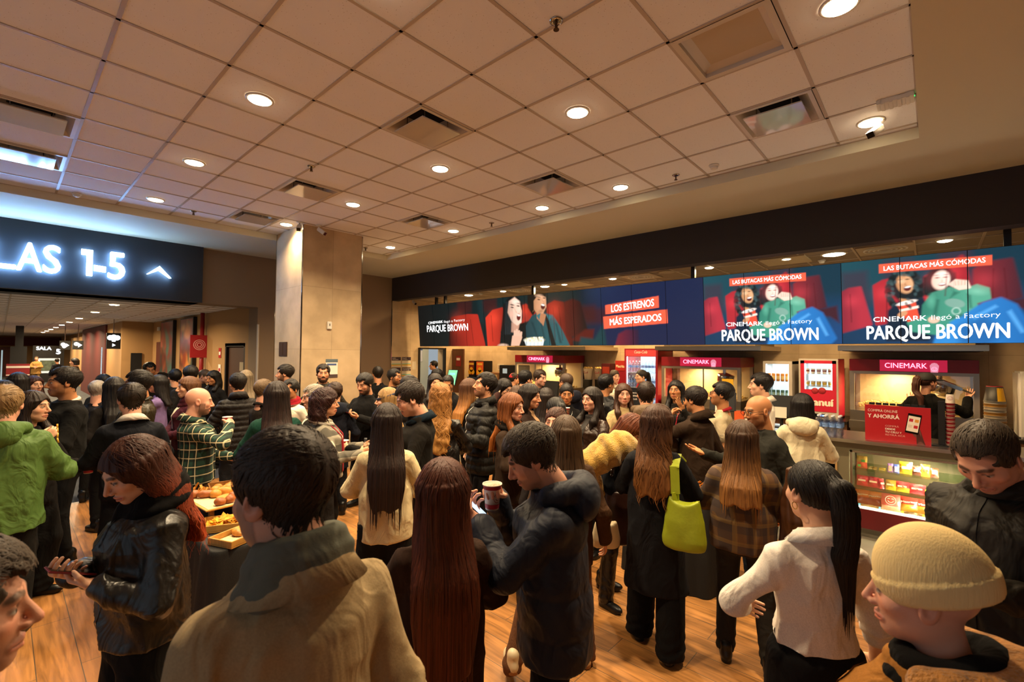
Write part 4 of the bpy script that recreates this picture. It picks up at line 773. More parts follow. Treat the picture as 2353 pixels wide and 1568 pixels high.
for k, (z, c1, gname) in enumerate(((1.56, '#c87a1c', 'orange'), (1.27, '#4a6a58', 'dark green'))):
    box('shelf', .05, 1.83, z-.006, .5, 2.21, z, mat('wire_shelf', '#c4d4da', .3, metal=.5), t)
    for j in range(5):
        tt = thing('drink_can', '%s drink can in the small grey fridge, %s from the left' % (gname, ['first', 'second', 'third', 'fourth', 'fifth'][j]), 'can', (9.20, 2.165-.07*j, z+.001), 0, gname+' cans')
        MB().lathe([(.024, 0), (.029, .008), (.029, .125), (.024, .135), (.001, .135)], 18, cap=False).build('can', mat('can_'+gname.replace(' ', '_'), c1, .3, metal=.3), tt, True); MB().lathe([(.0293, .03), (.0293, .09)], 18, cap=False).build('can_print', mat('can_print_'+gname.replace(' ', '_'), '#d8b060' if k == 0 else '#8aa89a', .4), tt, True)
PINK = mat('fridge_pink_red', '#b81c38', .45)
t = fridge('ice_cream_fridge', 'red countertop freezer with raspberries and a white word on its door', 1.69, 1.14, .965, 1.96, GREY, 1.61, 1.22, 1.45, 1.88, 6, .7)
fr = MB(); fr.box(-.004, 1.165, 1.09, -.0005, 1.665, 1.45).box(-.004, 1.61, 1.45, -.0005, 1.665, 1.93).box(-.004, 1.165, 1.45, -.0005, 1.22, 1.93).box(-.004, 1.165, 1.88, -.0005, 1.665, 1.93); fr.build('red_door_print', PINK, t)
box('red_side', .02, 1.137, .99, .69, 1.1395, 1.95, PINK, t); writing('franuí', .115, SW_, t, frame((-.006, 1.40, 1.19), (0, -1, 0), (-1, 0, 0), (0, 0, 1)), off=.05, fit=.40)
for y, z, r in ((1.46, 1.43, .05), (1.36, 1.435, .055)):
    MB().lathe([(.001, 0), (r, .0), (r*.9, .006), (.001, .008)], 18, cap=False).build('printed_raspberry', mat('raspberry', '#9c1c2c', .6, bump=.6, bscale=90), t, True, mtx=frame((-.005, y, z), (0, -1, 0), (-1, 0, 0), (0, 0, 1)))
box('control_strip', -.005, 1.30, 1.00, -.0005, 1.46, 1.055, BLACK_GLOSS, t)
for j in range(4): box('blue_led', -.007, 1.40-.03*j, 1.015, -.005, 1.42-.03*j, 1.04, glow('blue_led', (.2, .35, 1.), 3) if j < 3 else glow('red_led', (1., .1, .05), 3), t)
for k, z in enumerate((1.71, 1.50)):
    box('shelf', .05, 1.20, z-.006, .6, 1.63, z, mat('wire_shelf', '#c4d4da', .3, metal=.5), t)
    for j in range(5):
        tt = thing('ice_cream_tub', 'small %s tub in the red countertop freezer, %s from the left' % (['brown and white', 'yellow and white'][k], ['first', 'second', 'third', 'fourth', 'fifth'][j]), 'tub', (9.17, 1.575-.08*j, z+.001), 0, 'tubs in the red freezer')
        MB().lathe([(.027, 0), (.033, .075), (.036, .078), (.036, .088), (.001, .088)], 16, cap=False).build('tub', mat('tub_white', '#d9d6cc', .5), tt, True); MB().lathe([(.0285, .022), (.0325, .06)], 16, cap=False).build('tub_band', mat(['tub_brown', 'tub_yellow'][k], ['#7a3a24', '#c8b03a'][k], .5), tt, True)
# stack of popcorn buckets at the right
t = thing('bucket_stack', 'tall stack of popcorn buckets, yellow and black bucket upside down on top', 'bucket stack', (8.9, -.60, .965))
for i in range(12): MB().lathe([(.105, 0), (.107, .03), (.111, .03), (.111, .036)], 24, cap=False).build('nested_bucket', mat('bucket_rim_%d' % (i % 3), ['#cfc0a8', '#b8863c', '#a8a49c'][i % 3], .5), t, True, loc=(0, 0, .038*i+.01))
b = MB(); b.lathe([(.108, .46), (.08, .66), (.001, .66)], 24, cap=False); b.build('top_bucket', mat('bucket_black', '#26231f', .5), t, True)
MB().lathe([(.0815, .64), (.0805, .662)], 24, cap=False).build('red_band', mat('cup_red', '#a3202c', .5), t, True)
b = MB()
for i in range(7):
    a0 = math.radians(180+10+8*i); a1 = a0+math.radians(8); b.quad((.1085*math.cos(a0), .1085*math.sin(a0), .465), (.1085*math.cos(a1), .1085*math.sin(a1), .465), (.083*math.cos(a1), .083*math.sin(a1), .638), (.083*math.cos(a0), .083*math.sin(a0), .638))
b.build('yellow_panel', mat('bucket_yellow', '#d8a41c', .5), t)
t = thing('side_counter', 'counter holding the bucket stack and drinks machine at the right end', 'counter', (0, 0, 0)); MB().box(8.7, -2.6, .92, 10.0, -.48, .965).build('worktop', mat('dark_stone', '#1c1714', .25), t); MB().box(8.72, -2.58, 0, 9.98, -.5, .919).build('carcass', mat('warm_walnut', '#7a5230', .5), t)
t = thing('drinks_machine', 'white drinks machine cut by the right edge', 'drinks machine', (8.9, -.98, .965)); MB().box(-.05, -.5, 0, .55, .17, .86).build('body', WHITE, t, bevel=.02); MB().box(-.055, -.45, .3, -.049, .1, .75).build('dispensing_bay', BLACK, t)
# left kitchen: posters, coffee machine, buckets, red sign
t = thing('coffee_machine', 'black coffee machine with a small grey display', 'coffee machine', (9.15, 8.47, .965)); MB().box(0, -.3, .30, .6, .3, .72).build('upper_body', BLACK, t, bevel=.015); MB().box(.2, -.3, 0, .6, .3, .3).build('lower_body', BLACK, t); box('display', -.004, .0, .5, -.0005, .16, .63, glow('grey_display', (.35, .42, .42), .8), t); MB().box(0, -.28, 0, .2, .28, .05).build('drip_tray', STEEL, t)
t = thing('microwave', 'steel oven with glass door beside the coffee machine', 'oven', (9.15, 9.06, .965)); MB().box(0, -.28, 0, .5, .28, .5).build('body', mat('warm_walnut', '#7a5230', .5), t, bevel=.008); box('door_window', -.004, -.22, .15, -.0005, .2, .45, mat('oven_glass', '#b59a6a', .15), t)
for y0, y1, c1, l in ((9.31, 9.63, '#d2561c', 'bright orange poster of a yellow snack on the kitchen wall'), (9.70, 9.94, '#7c2a16', 'dark orange poster left of the bright orange one')):
    t = thing('snack_poster', l, 'poster', (9.1, (y0+y1)/2, .965), 0, 'orange snack dispensers'); h_ = (y1-y0)/2
    MB().box(0, -h_, 0, .35, h_, .82).build('dispenser_body', BLACK, t, bevel=.01); box('poster_face', -.004, -h_+.02, .42, -.0005, h_-.02, .80, mat('poster_'+c1, c1, .4), t)
    b = MB()
    for a, q in ((-.06, .50), (.06, .50), (0, .57)): b.lathe([(.07, 0), (.07, .001)], 14, frame((-.006, a, q), (0, -1, 0), (-1, 0, 0), (0, 0, 1)))
    b.build('printed_snack', mat('snack_yellow', '#e0a020', .5), t); MB().box(-.006, -.1, .70, -.0045, .1, .76).build('printed_band', mat('snack_band', '#e8b040', .5), t)
t = thing('drinks_dispenser', 'dark red drinks dispenser left of the drinks fridge', 'dispenser', (9.1, 5.42, .965)); MB().box(0, -.12, 0, .4, .12, .83).build('body', mat('dark_red_unit', '#4a0e10', .4), t, bevel=.01); box('lit_face', -.004, -.09, .42, -.0005, .09, .76, mat('poster_dim', '#8a2a16', .4), t)
t = thing('corn_snack_sign', 'red sign Macritas leaning beside the drinks fridge', 'sign', (9.2, 5.10, .965)); MB().box(0, -.13, .0, .25, .13, .68).build('red_stand', REDM, t); MB().box(-.01, -.135, .68, .01, .135, .90).build('sign_board', mat('sign_orange_red', '#a82418', .4), t); writing('Macritas', .06, mat('sign_cream', '#f0e0b8', .5), t, frame((-.012, 0, .75), (0, -1, 0), (-1, 0, 0), (0, 0, 1)), off=.03, fit=.23)
for i, (x, y, z, l) in enumerate(((9.15, 5.92, .965, 'white CLUB popcorn bucket, left of two'), (9.25, 5.68, .965, 'white CLUB popcorn bucket, right of two'), (6.8, 3.95, 1.073, 'white CLUB cup on the counter'))):
    t = thing('popcorn_bucket', l, 'bucket', (x, y, z), 0, 'white club buckets'); k = 1 if i < 2 else .55; h_ = (.70 if i < 2 else .38)
    if i < 2: MB().lathe([(.085, 0), (.105, .45), (.11, .45), (.11, .455)], 24).build('lower_buckets', mat('bucket_black', '#26231f', .5), t, True)
    z0 = .455 if i < 2 else 0
    MB().lathe([(.075*k+.02*(i == 2), z0), (.11*k+.02*(i == 2), z0+.25*k), (.114*k+.02*(i == 2), z0+.25*k)], 24).build('bucket', mat('cup_white', '#e3d3bf', .55), t, True)
    writing('CLUB', .05*k, mat('cup_red', '#a3202c', .5), t, frame((-.098*k-.02*(i == 2), 0, z0+.14*k), (0, -1, 0), (-1, 0, .14), (0, 0, 1)), off=.02, fit=.11*k)
    p = MB(); R = random.Random(i)
    for q in range(60):
        a, rr, r = R.uniform(0, 6.3), .1*k*math.sqrt(R.random()), .016; p.lathe([(.001, -r), (r, 0), (.001, r)], 6, Matrix.Translation((rr*math.cos(a), rr*math.sin(a), z0+.25*k+R.uniform(0, .03))), cap=False)
    if i < 2: tag(p.build('popcorn', mat('popcorn', '#e2c070', .7), t, True), None, None, None, 'stuff')
tag(box('wooden_screen', 8.9, 9.95, 0, 8.95, 10.44, 2.12, mat('walnut_panel', '#5f3820', .5, bump=.05, bscale=6, stretch=(8, 8, .6), var=.2)), 'tall walnut panel beside the store room doorway', 'panel')
t = thing('menu_card', 'red menu card on the walnut panel', 'poster', (8.885, 10.15, 1.62)); box('card', 0, -.1, 0, .012, .1, .30, mat('menu_red', '#8a1c18', .5), t); MB().box(-.003, -.07, .17, 0, .07, .24).build('card_print', SW_, t)
t = thing('kiosk_screen', 'tilted screen glowing green on the counter', 'monitor', (7.0, 8.20, 1.073), .2); MB().cyl((0, 0, 0), (0, 0, .2), .03).build('stand', BLACK, t); M = Matrix.Translation((0, 0, .36)) @ Matrix.Rotation(math.radians(18), 4, 'Y')
MB().box(-.015, -.14, -.19, .015, .14, .19).build('housing', BLACK, t, bevel=.006, mtx=M); MB().box(-.018, -.125, -.175, -.0155, .125, .175).build('screen', glow('kiosk_green', (.25, .75, .42), .9), t, mtx=M); MB().box(-.0195, -.08, .06, -.0185, .08, .11).build('screen_text', glow('kiosk_cyan', (.3, .75, .85), .9), t, mtx=M)
# notices on the stone wall beside the store room door
TEALN = mat('notice_teal', '#5fae9a', .6); GOLDN = mat('notice_gold', '#d8a02c', .6); PLUM = mat('notice_plum', '#33202f', .6); PAPER = mat('notice_paper', '#cfc0a6', .7)
for i, (x0, z1) in enumerate(((6.86, 1.88), (7.18, 1.88), (6.86, 1.60), (7.18, 1.60))):
    t = thing('wall_notice', 'cream notice with a plum header, %s of the four beside the store door' % ['upper left', 'upper right', 'lower left', 'lower right'][i], 'notice', (x0+.14, 10.458, z1), 0, 'plum headed notices')
    MB().box(-.14, -.004, -.26, .14, 0, 0).build('sheet', PAPER, t); MB().box(-.14, -.006, -.09, .14, -.004, 0).build('header', PLUM, t); MB().box(-.14, -.006, -.225, .14, -.004, -.195).build('gold_band', GOLDN, t); MB().box(-.14, -.006, -.195, .14, -.004, -.175).build('teal_band', TEALN, t)
    for q, b_ in enumerate((('Cambios', 'y devoluciones'), ('Recepción', 'de reclamos'), ('Medidas', 'de seguridad'), ('Información de precio', 'y medios de pago'))[i]): writing(b_, .022, SW_, t, frame((-.125, -.007, -.038-.035*q), (1, 0, 0), (0, -1, 0), (0, 0, 1)), align='LEFT', off=.01)
t = thing('paper_notice', 'small white paper taped beside the plum headed notices', 'notice', (7.57, 10.458, 1.54)); MB().box(-.06, -.003, 0, .06, 0, .22).build('sheet', PAPER, t)
t = thing('wall_notice_sheet', 'white paper notice on the kitchen wall by the coffee machine', 'notice', (10.035, 9.55, 1.50)); MB().box(-.004, -.13, 0, 0, .13, .19).build('sheet', PAPER, t); MB().box(-.006, -.1, .03, -.004, .1, .15).build('print', mat('notice_lines', '#a8937a', .7), t)
for i in range(3):
    t = thing('store_paper', 'paper list on the white store room wall, %s of three' % ['left', 'middle', 'right'][i], 'notice', (8.35+.34*i, 12.19, 1.72), 0, 'store room papers'); MB().box(-.11, -.004, 0, .11, 0, .42).build('sheet', SW_, t); MB().box(-.11, -.006, .36, .11, -.004, .42).build('blue_header', mat('notice_blue', '#40588c', .6), t)
area(tag(thing('store_room_light', 'strip light inside the white store room', 'ceiling light', (8.2, 11.5, 2.88))), (0, 0, 0), .8, 30, (1., .85, .6))
MB().box(-.4, -.05, .0, .4, .05, .02).build('diffuser', glow('store_strip', (1., .9, .7), 5), S.objects['store_room_light'])
# pillar: panel, box, notice
t = thing('brown_wall_panel', 'small brown panel on the bluish side of the pillar', 'panel', (3.21, 8.12, 2.04)); MB().box(-.012, -.16, -.12, 0, .16, .12).build('plate', mat('plate_brown', '#3a241c', .4), t, bevel=.003); MB().box(-.014, -.01, -.1, -.012, .0, .1).build('plate_lock', CHROME, t)
t = thing('wall_thermostat', 'small white box on the front of the pillar', 'thermostat', (3.67, 7.452, 2.44)); MB().box(-.04, -.03, -.065, .04, 0, .065).build('case', WHITE, t, bevel=.008); MB().box(-.006, -.033, -.01, .006, -.03, .03).build('sensor', BLACK, t)
t = thing('pillar_notice', 'grey and white notice on the pillar behind the bearded man', 'notice', (3.73, 7.452, 1.57)); MB().box(-.105, -.004, 0, .105, 0, .31).build('sheet', SW_, t); MB().box(-.105, -.006, .255, .105, -.004, .31).build('grey_header', mat('notice_slate', '#5a6a72', .6), t); MB().box(-.105, -.006, 0, .105, -.004, .055).build('dark_footer', mat('notice_dark', '#4a3a38', .6), t); MB().box(-.08, -.006, .205, .08, -.004, .235).build('blue_words', mat('notice_blue', '#40588c', .6), t)
# ================================================================== corridor things
def lightbox(name, label, x, y, z, w_, h_, shapes, words_=None):
    t = thing(name, label, 'sign', (x, y, z), 0, 'corridor lightboxes'); MB().box(-w_/2, 0, -h_/2, w_/2, .12, h_/2).build('housing', BLACK, t)
    g_ = glow('lightbox_white', (.85, .92, 1.), 3.)
    for nm, poly in shapes: MB().prism(poly, 0, .005).build(nm, g_, t, mtx=frame((0, -.002, 0), (1, 0, 0), (0, -1, 0), (0, 0, 1)))
    MB().cyl((0, .06, h_/2), (0, .06, 2.97-z), .012).build('hanger', CHROME, t)
def blob(cx, cy, r): return [(cx+r*math.cos(2*PI*i/10), cy+r*math.sin(2*PI*i/10)) for i in range(10)]
lightbox('hanging_sign', 'black hanging sign with popcorn and arrow symbols, the larger one', 2.38, 19.0, 2.28, .34, .50, [('symbol', blob(-.08, .10, .08)), ('symbol', blob(.08, .10, .08)), ('symbol', blob(0, .13, .07)), ('symbol', [(-.07, .1), (.07, .1), (.04, -.02), (-.04, -.02)]), ('arrow', [(-.03, -.08), (.05, -.13), (-.03, -.18)])])
lightbox('hanging_sign', 'small black hanging sign with white symbols, right of a pair', 1.98, 24.0, 2.17, .30, .34, [('symbol', blob(-.05, .04, .07)), ('arrow', [(0, .09), (.11, 0), (0, -.09)])])
lightbox('hanging_sign', 'small black hanging sign with white symbols, left of a pair', 1.66, 24.6, 2.16, .30, .34, [('symbol', blob(-.05, .03, .07)), ('symbol', blob(-.02, -.05, .06)), ('arrow', [(.03, .07), (.12, 0), (.03, -.07)])])
t = thing('screening_room_sign', 'black lit panel SALA 5 at the end of the corridor', 'sign', (2.0, 40, 0)); MB().box(-.68, 0, 0, .68, .2, 2.22).build('panel', BLACK, t); g_ = glow('lightbox_white', (.85, .92, 1.), 3.)
writing('SALA', .20, g_, t, frame((-.22, -.005, 1.96), (1, 0, 0), (0, -1, 0), (0, 0, 1)), off=.04); writing('5', .30, g_, t, frame((.42, -.005, 1.72), (1, 0, 0), (0, -1, 0), (0, 0, 1)), off=.06)
MB().box(-.52, -.02, .55, .50, -.002, 1.45).build('poster_frame', glow('poster_white', (.8, .85, .8), .7), t); MB().box(-.36, -.03, .68, .36, -.021, 1.32).build('poster', mat('poster_dull', '#5b6a5a', .6, var=.6, vscale=4), t)
t = thing('standee', 'low red sign with white lines on the corridor floor', 'sign', (.37, 20, 0)); MB().box(-.24, 0, 1.2, .24, .04, 1.56).build('red_board', mat('standee_red', '#8c1a20', .5), t); MB().box(-.24, -.003, 1.44, .24, 0, 1.50).build('white_line', SW_, t); MB().box(-.24, -.003, 1.22, .24, 0, 1.25).build('white_line', SW_, t); MB().box(-.24, .005, 0, .24, .035, 1.2).build('stand', BLACK, t)
t = thing('dark_column', 'dark corridor totem left of the far screening room sign', 'column', (.48, 26, 0)); MB().box(-.22, 0, 0, .22, .4, 2.1).build('lower_block', BLACK, t); MB().box(-.1, .05, 2.1, .12, .3, 2.90).build('upper_block', BLACK, t); MB().box(-.45, .1, 0, -.41, .2, 1.95).build('light_edge', glow('edge_cool', (.5, .7, .8), .5), t)
for y0, y1, l, cs in ((14.95, 16.2, 'tall framed film poster of warm reds, nearer of two', ['#7d2a1c', '#c87a3a', '#3c5a4a', '#a83c2a', '#d89a5a', '#5a2418']), (17.15, 18.65, 'tall framed film poster with a red top and teal bottom', ['#7c2c28', '#a8483c', '#2c6a68', '#8c3028', '#3a7a74', '#c86a4a'])):
    t = thing('film_poster', l, 'poster', (3.6, (y0+y1)/2, 0), 0, 'corridor film posters'); h_ = (y1-y0)/2
    MB().box(-.09, -h_-.06, .9, 0, h_+.06, 2.93).build('frame', BLACK, t, bevel=.01)
    rr = np.random.default_rng(int(y0)); cv = Canvas(2*h_, 1.95, .05)
    cv.put(cv.x*0-1, grad(cs[2], cs[0], .2, 1.4, 1), .01)
    for q in range(40): cv.ell(rr.uniform(0, 2*h_), rr.uniform(0, 1.95), rr.uniform(.06, .28), rr.uniform(.06, .3), cs[rr.integers(0, 6)], rr.uniform(0, 90), .12, .8)
    ii = np.arange(cv.nx*cv.ny).reshape(cv.ny, cv.nx); me = bpy.data.meshes.new('print'); me.from_pydata(np.stack([0*cv.x-.092, h_-cv.x, .94+cv.y], -1).reshape(-1, 3).tolist(), [], np.stack([ii[:-1, :-1], ii[1:, :-1], ii[1:, 1:], ii[:-1, 1:]], -1).reshape(-1, 4).tolist())
    me.color_attributes.new('tint', 'FLOAT_COLOR', 'POINT').data.foreach_set('color', np.concatenate([cv.c.reshape(-1, 3), np.ones((cv.nx*cv.ny, 1))], 1).ravel()); me.materials.append(attr_mat('poster_print', .3)); link('print', me, t)
tag(MB().cyl((3.50, 14.0, 0), (3.50, 14.0, 2.975), .05).build('standpipe', mat('pipe_red', '#8c161c', .4), None, True), 'red vertical fire pipe beside the corridor door', 'pipe')
t = thing('fire_hose_sign', 'square red fire hose sign hung on the red pipe', 'sign', (3.43, 13.95, 2.11)); MB().box(-.2, -.01, -.29, .2, .01, .29).build('plate', mat('sign_fire', '#a01c24', .5), t)
b = MB()
for r in (.13, .09, .05): b.lathe([(r-.012, 0), (r+.004, 0)], 24, frame((0, -.012, .04), (1, 0, 0), (0, -1, 0), (0, 0, 1)), cap=False)
b.build('hose_symbol', SP, t)
for i, (z, l) in enumerate(((1.95, 'slim red and white wall label above the other beside the corridor door'), (1.55, 'slim white wall label with a red mark beside the corridor door'))): t = thing('wall_label', l, 'label', (3.595, 12.85, z), 0, 'fire labels'); MB().box(-.006, -.09, -.12, 0, .09, .12).build('sheet', SW_ if i else SR, t); MB().box(-.008, -.06, -.05, -.006, .06, .03).build('mark', SR if i else SW_, t)
tag(box('doorway_light', 2.70, 24.2, .3, 2.715, 24.5, 2.1, glow('edge_cool2', (.55, .75, .8), 1.2)), 'slim cool glowing strip at a corridor doorway', 'light strip')
t = thing('emergency_light', 'small white wall light high on the corridor wall', 'light', (3.59, 19.3, 2.72)); MB().box(-.05, -.1, -.06, 0, .1, .06).build('case', WHITE, t)
# ================================================================== people: surfaces grown from distance fields
def nets(F, lo, h):
    """closed quad surface round the cells where the field F changes sign"""
    ins = F < 0; nx, ny, nz = F.shape
    ce = np.zeros((nx-1, ny-1, nz-1), np.int8)
    for i in (0, 1):
        for j in (0, 1):
            for k in (0, 1): ce += ins[i:nx-1+i, j:ny-1+j, k:nz-1+k]
    act = (ce > 0) & (ce < 8); I = np.argwhere(act); n = len(I)
    if n == 0: return np.zeros((0, 3)), np.zeros((0, 4), int)
    idx = -np.ones(act.shape, np.int64); idx[act] = np.arange(n)
    acc = np.zeros((n, 3)); cnt = np.zeros(n); cr = [(i, j, k) for i in (0, 1) for j in (0, 1) for k in (0, 1)]
    for a in cr:
        for ax in range(3):
            if a[ax]: continue
            b = list(a); b[ax] = 1
            fa = F[I[:, 0]+a[0], I[:, 1]+a[1], I[:, 2]+a[2]]; fb = F[I[:, 0]+b[0], I[:, 1]+b[1], I[:, 2]+b[2]]
            m = (fa < 0) != (fb < 0); t = np.where(m, fa/np.where(m, fa-fb, 1), 0)
            p = np.tile(np.array(a, float), (n, 1)); p[:, ax] += t; acc[m] += p[m]; cnt[m] += 1
    V = np.array(lo)+(I+acc/cnt[:, None])*h; Q = []
    for ax in range(3):
        u, v = [(1, 2), (2, 0), (0, 1)][ax]
        s0 = [slice(None)]*3; s1 = [slice(None)]*3; s0[ax] = slice(0, -1); s1[ax] = slice(1, None)
        A, B = ins[tuple(s0)], ins[tuple(s1)]
        E_ = np.argwhere(A != B); ok = (E_[:, u] > 0) & (E_[:, v] > 0) & (E_[:, u] < F.shape[u]-1) & (E_[:, v] < F.shape[v]-1); E_ = E_[ok]
        fl = A[tuple(E_.T)]
        def g(du, dv):
            q = E_.copy(); q[:, u] += du; q[:, v] += dv; return idx[tuple(q.T)]
        q = np.stack([g(-1, -1), g(0, -1), g(0, 0), g(-1, 0)], 1); q[~fl] = q[~fl][:, ::-1]; Q.append(q)
    return V, np.concatenate(Q)
def grow(f, lo, hi, h):
    lo = np.array(lo, float); ax = [np.arange(lo[i], hi[i]+h, h) for i in range(3)]
    G = np.stack(np.meshgrid(*ax, indexing='ij'), -1); F = f(G.reshape(-1, 3)).reshape(G.shape[:3])
    for a in range(3):
        s = [slice(None)]*3
        for e in (0, -1): s[a] = e; F[tuple(s)] = np.maximum(F[tuple(s)], h*.5)
    return nets(F, lo, h)
def smin(a, b, k): h = np.clip(.5+.5*(b-a)/k, 0, 1); return b+(a-b)*h-k*h*(1-h)
def smax(a, b, k): return -smin(-a, -b, k)
def cone(P, a, b, ra, rb):
    a, b = np.asarray(a, float), np.asarray(b, float); d = b-a; t = np.clip(((P-a)@d)/max(d@d, 1e-9), 0, 1)
    return np.sqrt((((P-a)-t[:, None]*d)**2).sum(1))-(ra+(rb-ra)*t)
def ell(P, c, r):
    r = np.asarray(r, float); q = (P-np.asarray(c)); k0 = np.sqrt(((q/r)**2).sum(1)); k1 = np.sqrt(((q/r**2)**2).sum(1))
    return k0*(k0-1)/np.maximum(k1, 1e-6)
def loft(P, zs, a, b, y0, x0=None):
    z = P[:, 2]; A = np.interp(z, zs, a); B = np.interp(z, zs, b); Y = P[:, 1]-np.interp(z, zs, y0); X = P[:, 0]-(0 if x0 is None else np.interp(z, zs, x0))
    k0 = np.sqrt((X/A)**2+(Y/B)**2); k1 = np.sqrt((X/A**2)**2+(Y/B**2)**2); return k0*(k0-1)/np.maximum(k1, 1e-6)
def wob(P, seed, f=(9, 17, 31), amp=(1, .5, .3)):
    R = np.random.default_rng(seed); o = 0
    for fr, am in zip(f, amp):
        for _ in range(3): k = R.normal(size=3); k = k/np.linalg.norm(k)*fr; o = o+am*np.sin(P@k+R.uniform(0, 6.28)+1.3*np.sin(P@(R.normal(size=3)*fr*.35)))
    return o/3
def normals(V, Q):
    n = np.cross(V[Q[:, 2]]-V[Q[:, 0]], V[Q[:, 3]]-V[Q[:, 1]]); N = np.zeros_like(V)
    for i in range(4): np.add.at(N, Q[:, i], n)
    return N/np.maximum(np.linalg.norm(N, axis=1), 1e-9)[:, None]
def relax(V, Q, it=1, w_=.5):
    for _ in range(it):
        S_ = np.zeros_like(V); c = np.zeros(len(V))
        for i in range(4):
            for j in (1, 3): np.add.at(S_, Q[:, i], V[Q[:, (i+j) % 4]]); np.add.at(c, Q[:, i], 1)
        V = V*(1-w_)+w_*S_/np.maximum(c, 1)[:, None]
    return V
def mesh(name, V, Q, m, parent, tint=None, mtx=None, smooth=True):
    me = bpy.data.meshes.new(name); nv, nq = len(V), len(Q)
    me.vertices.add(nv); me.vertices.foreach_set('co', np.asarray(V, np.float32).ravel())
    me.loops.add(nq*4); me.loops.foreach_set('vertex_index', np.asarray(Q, np.int32).ravel())
    me.polygons.add(nq); me.polygons.foreach_set('loop_start', np.arange(0, nq*4, 4, dtype=np.int32)); me.polygons.foreach_set('use_smooth', np.full(nq, smooth))
    me.update(calc_edges=True)
    if tint is not None: me.color_attributes.new('tint', 'FLOAT_COLOR', 'POINT').data.foreach_set('color', np.concatenate([tint, np.ones((nv, 1))], 1).astype(np.float32).ravel())
    me.materials.append(m); return link(name, me, parent, mtx=mtx)
# ------------------------------------------------------------------ head (right +x, forward +y, up +z; eyes at z=0)
def seg_d(P, pts): return np.min([cone(P, a, b, 0, 0) for a, b in zip(pts, pts[1:])], 0)
def head_field(P, fem):
    j = .93 if fem else 1.0
    d = ell(P, (0, -.014, .030), (.0765, .096, .088)); d = smin(d, ell(P, (0, .020, -.030), (.062*j, .071, .086)), .03)
    d = smin(d, ell(P, (0, .060, -.094), (.026*j, .024, .020)), .035)
    for s in (-1, 1):
        d = smin(d, ell(P, (s*.045*j, .012, -.062), (.018, .030, .026)), .035); d = smin(d, ell(P, (s*.043, .055, -.024), (.020, .020, .018)), .025)
    d = smin(d, cone(P, (-.032, .080, .021), (.032, .080, .021), .010 if not fem else .007, .010 if not fem else .007), .018)
    for s in (-1, 1): d = smax(d, -ell(P, (s*.032, .098, -.001), (.019, .017, .012)), .012); d = smin(d, ell(P, (s*.031, .0735, -.001), (.0135, .0135, .0125)), .003)
    n = cone(P, (0, .087, .012), (0, .111, -.032), .0065, .0105*(.92 if fem else 1.05))
    for s in (-1, 1): n = smin(n, ell(P, (s*.0115, .097, -.038), (.008, .010, .008)), .008)
    d = smin(d, n, .009)
    lip = np.minimum(seg_d(P, [(-.024, .080, -.069), (-.009, .0925, -.0645), (0, .0930, -.0660), (.009, .0925, -.0645), (.024, .080, -.069)])-.0052, seg_d(P, [(-.020, .081, -.073), (0, .0915, -.0770), (.020, .081, -.073)])-.0062)
    d = smin(d, lip, .006); d = smax(d, -(seg_d(P, [(-.023, .083, -.0702), (0, .0985, -.0705), (.023, .083, -.0702)])-.0022), .003)
    for s in (-1, 1):
        q = P-np.array((s*.0775, -.010, -.008)); q = q@np.array(Matrix.Rotation(s*-.38, 3, 'Z') @ Matrix.Rotation(.18, 3, 'X'))
        e = ell(q, (0, 0, 0), (.009, .021, .032)); e = smax(e, -ell(q, (s*.010, .004, .004), (.009, .012, .019)), .004); d = smin(d, e, .006)
    nr = .050 if fem else .058
    d = smin(d, cone(P, (0, -.018, -.06), (0, -.040, -.19), nr, nr*1.04), .022); d = smin(d, ell(P, (0, -.040, -.245), (.105, .060, .050)), .05)
    return d
HEADS = {}
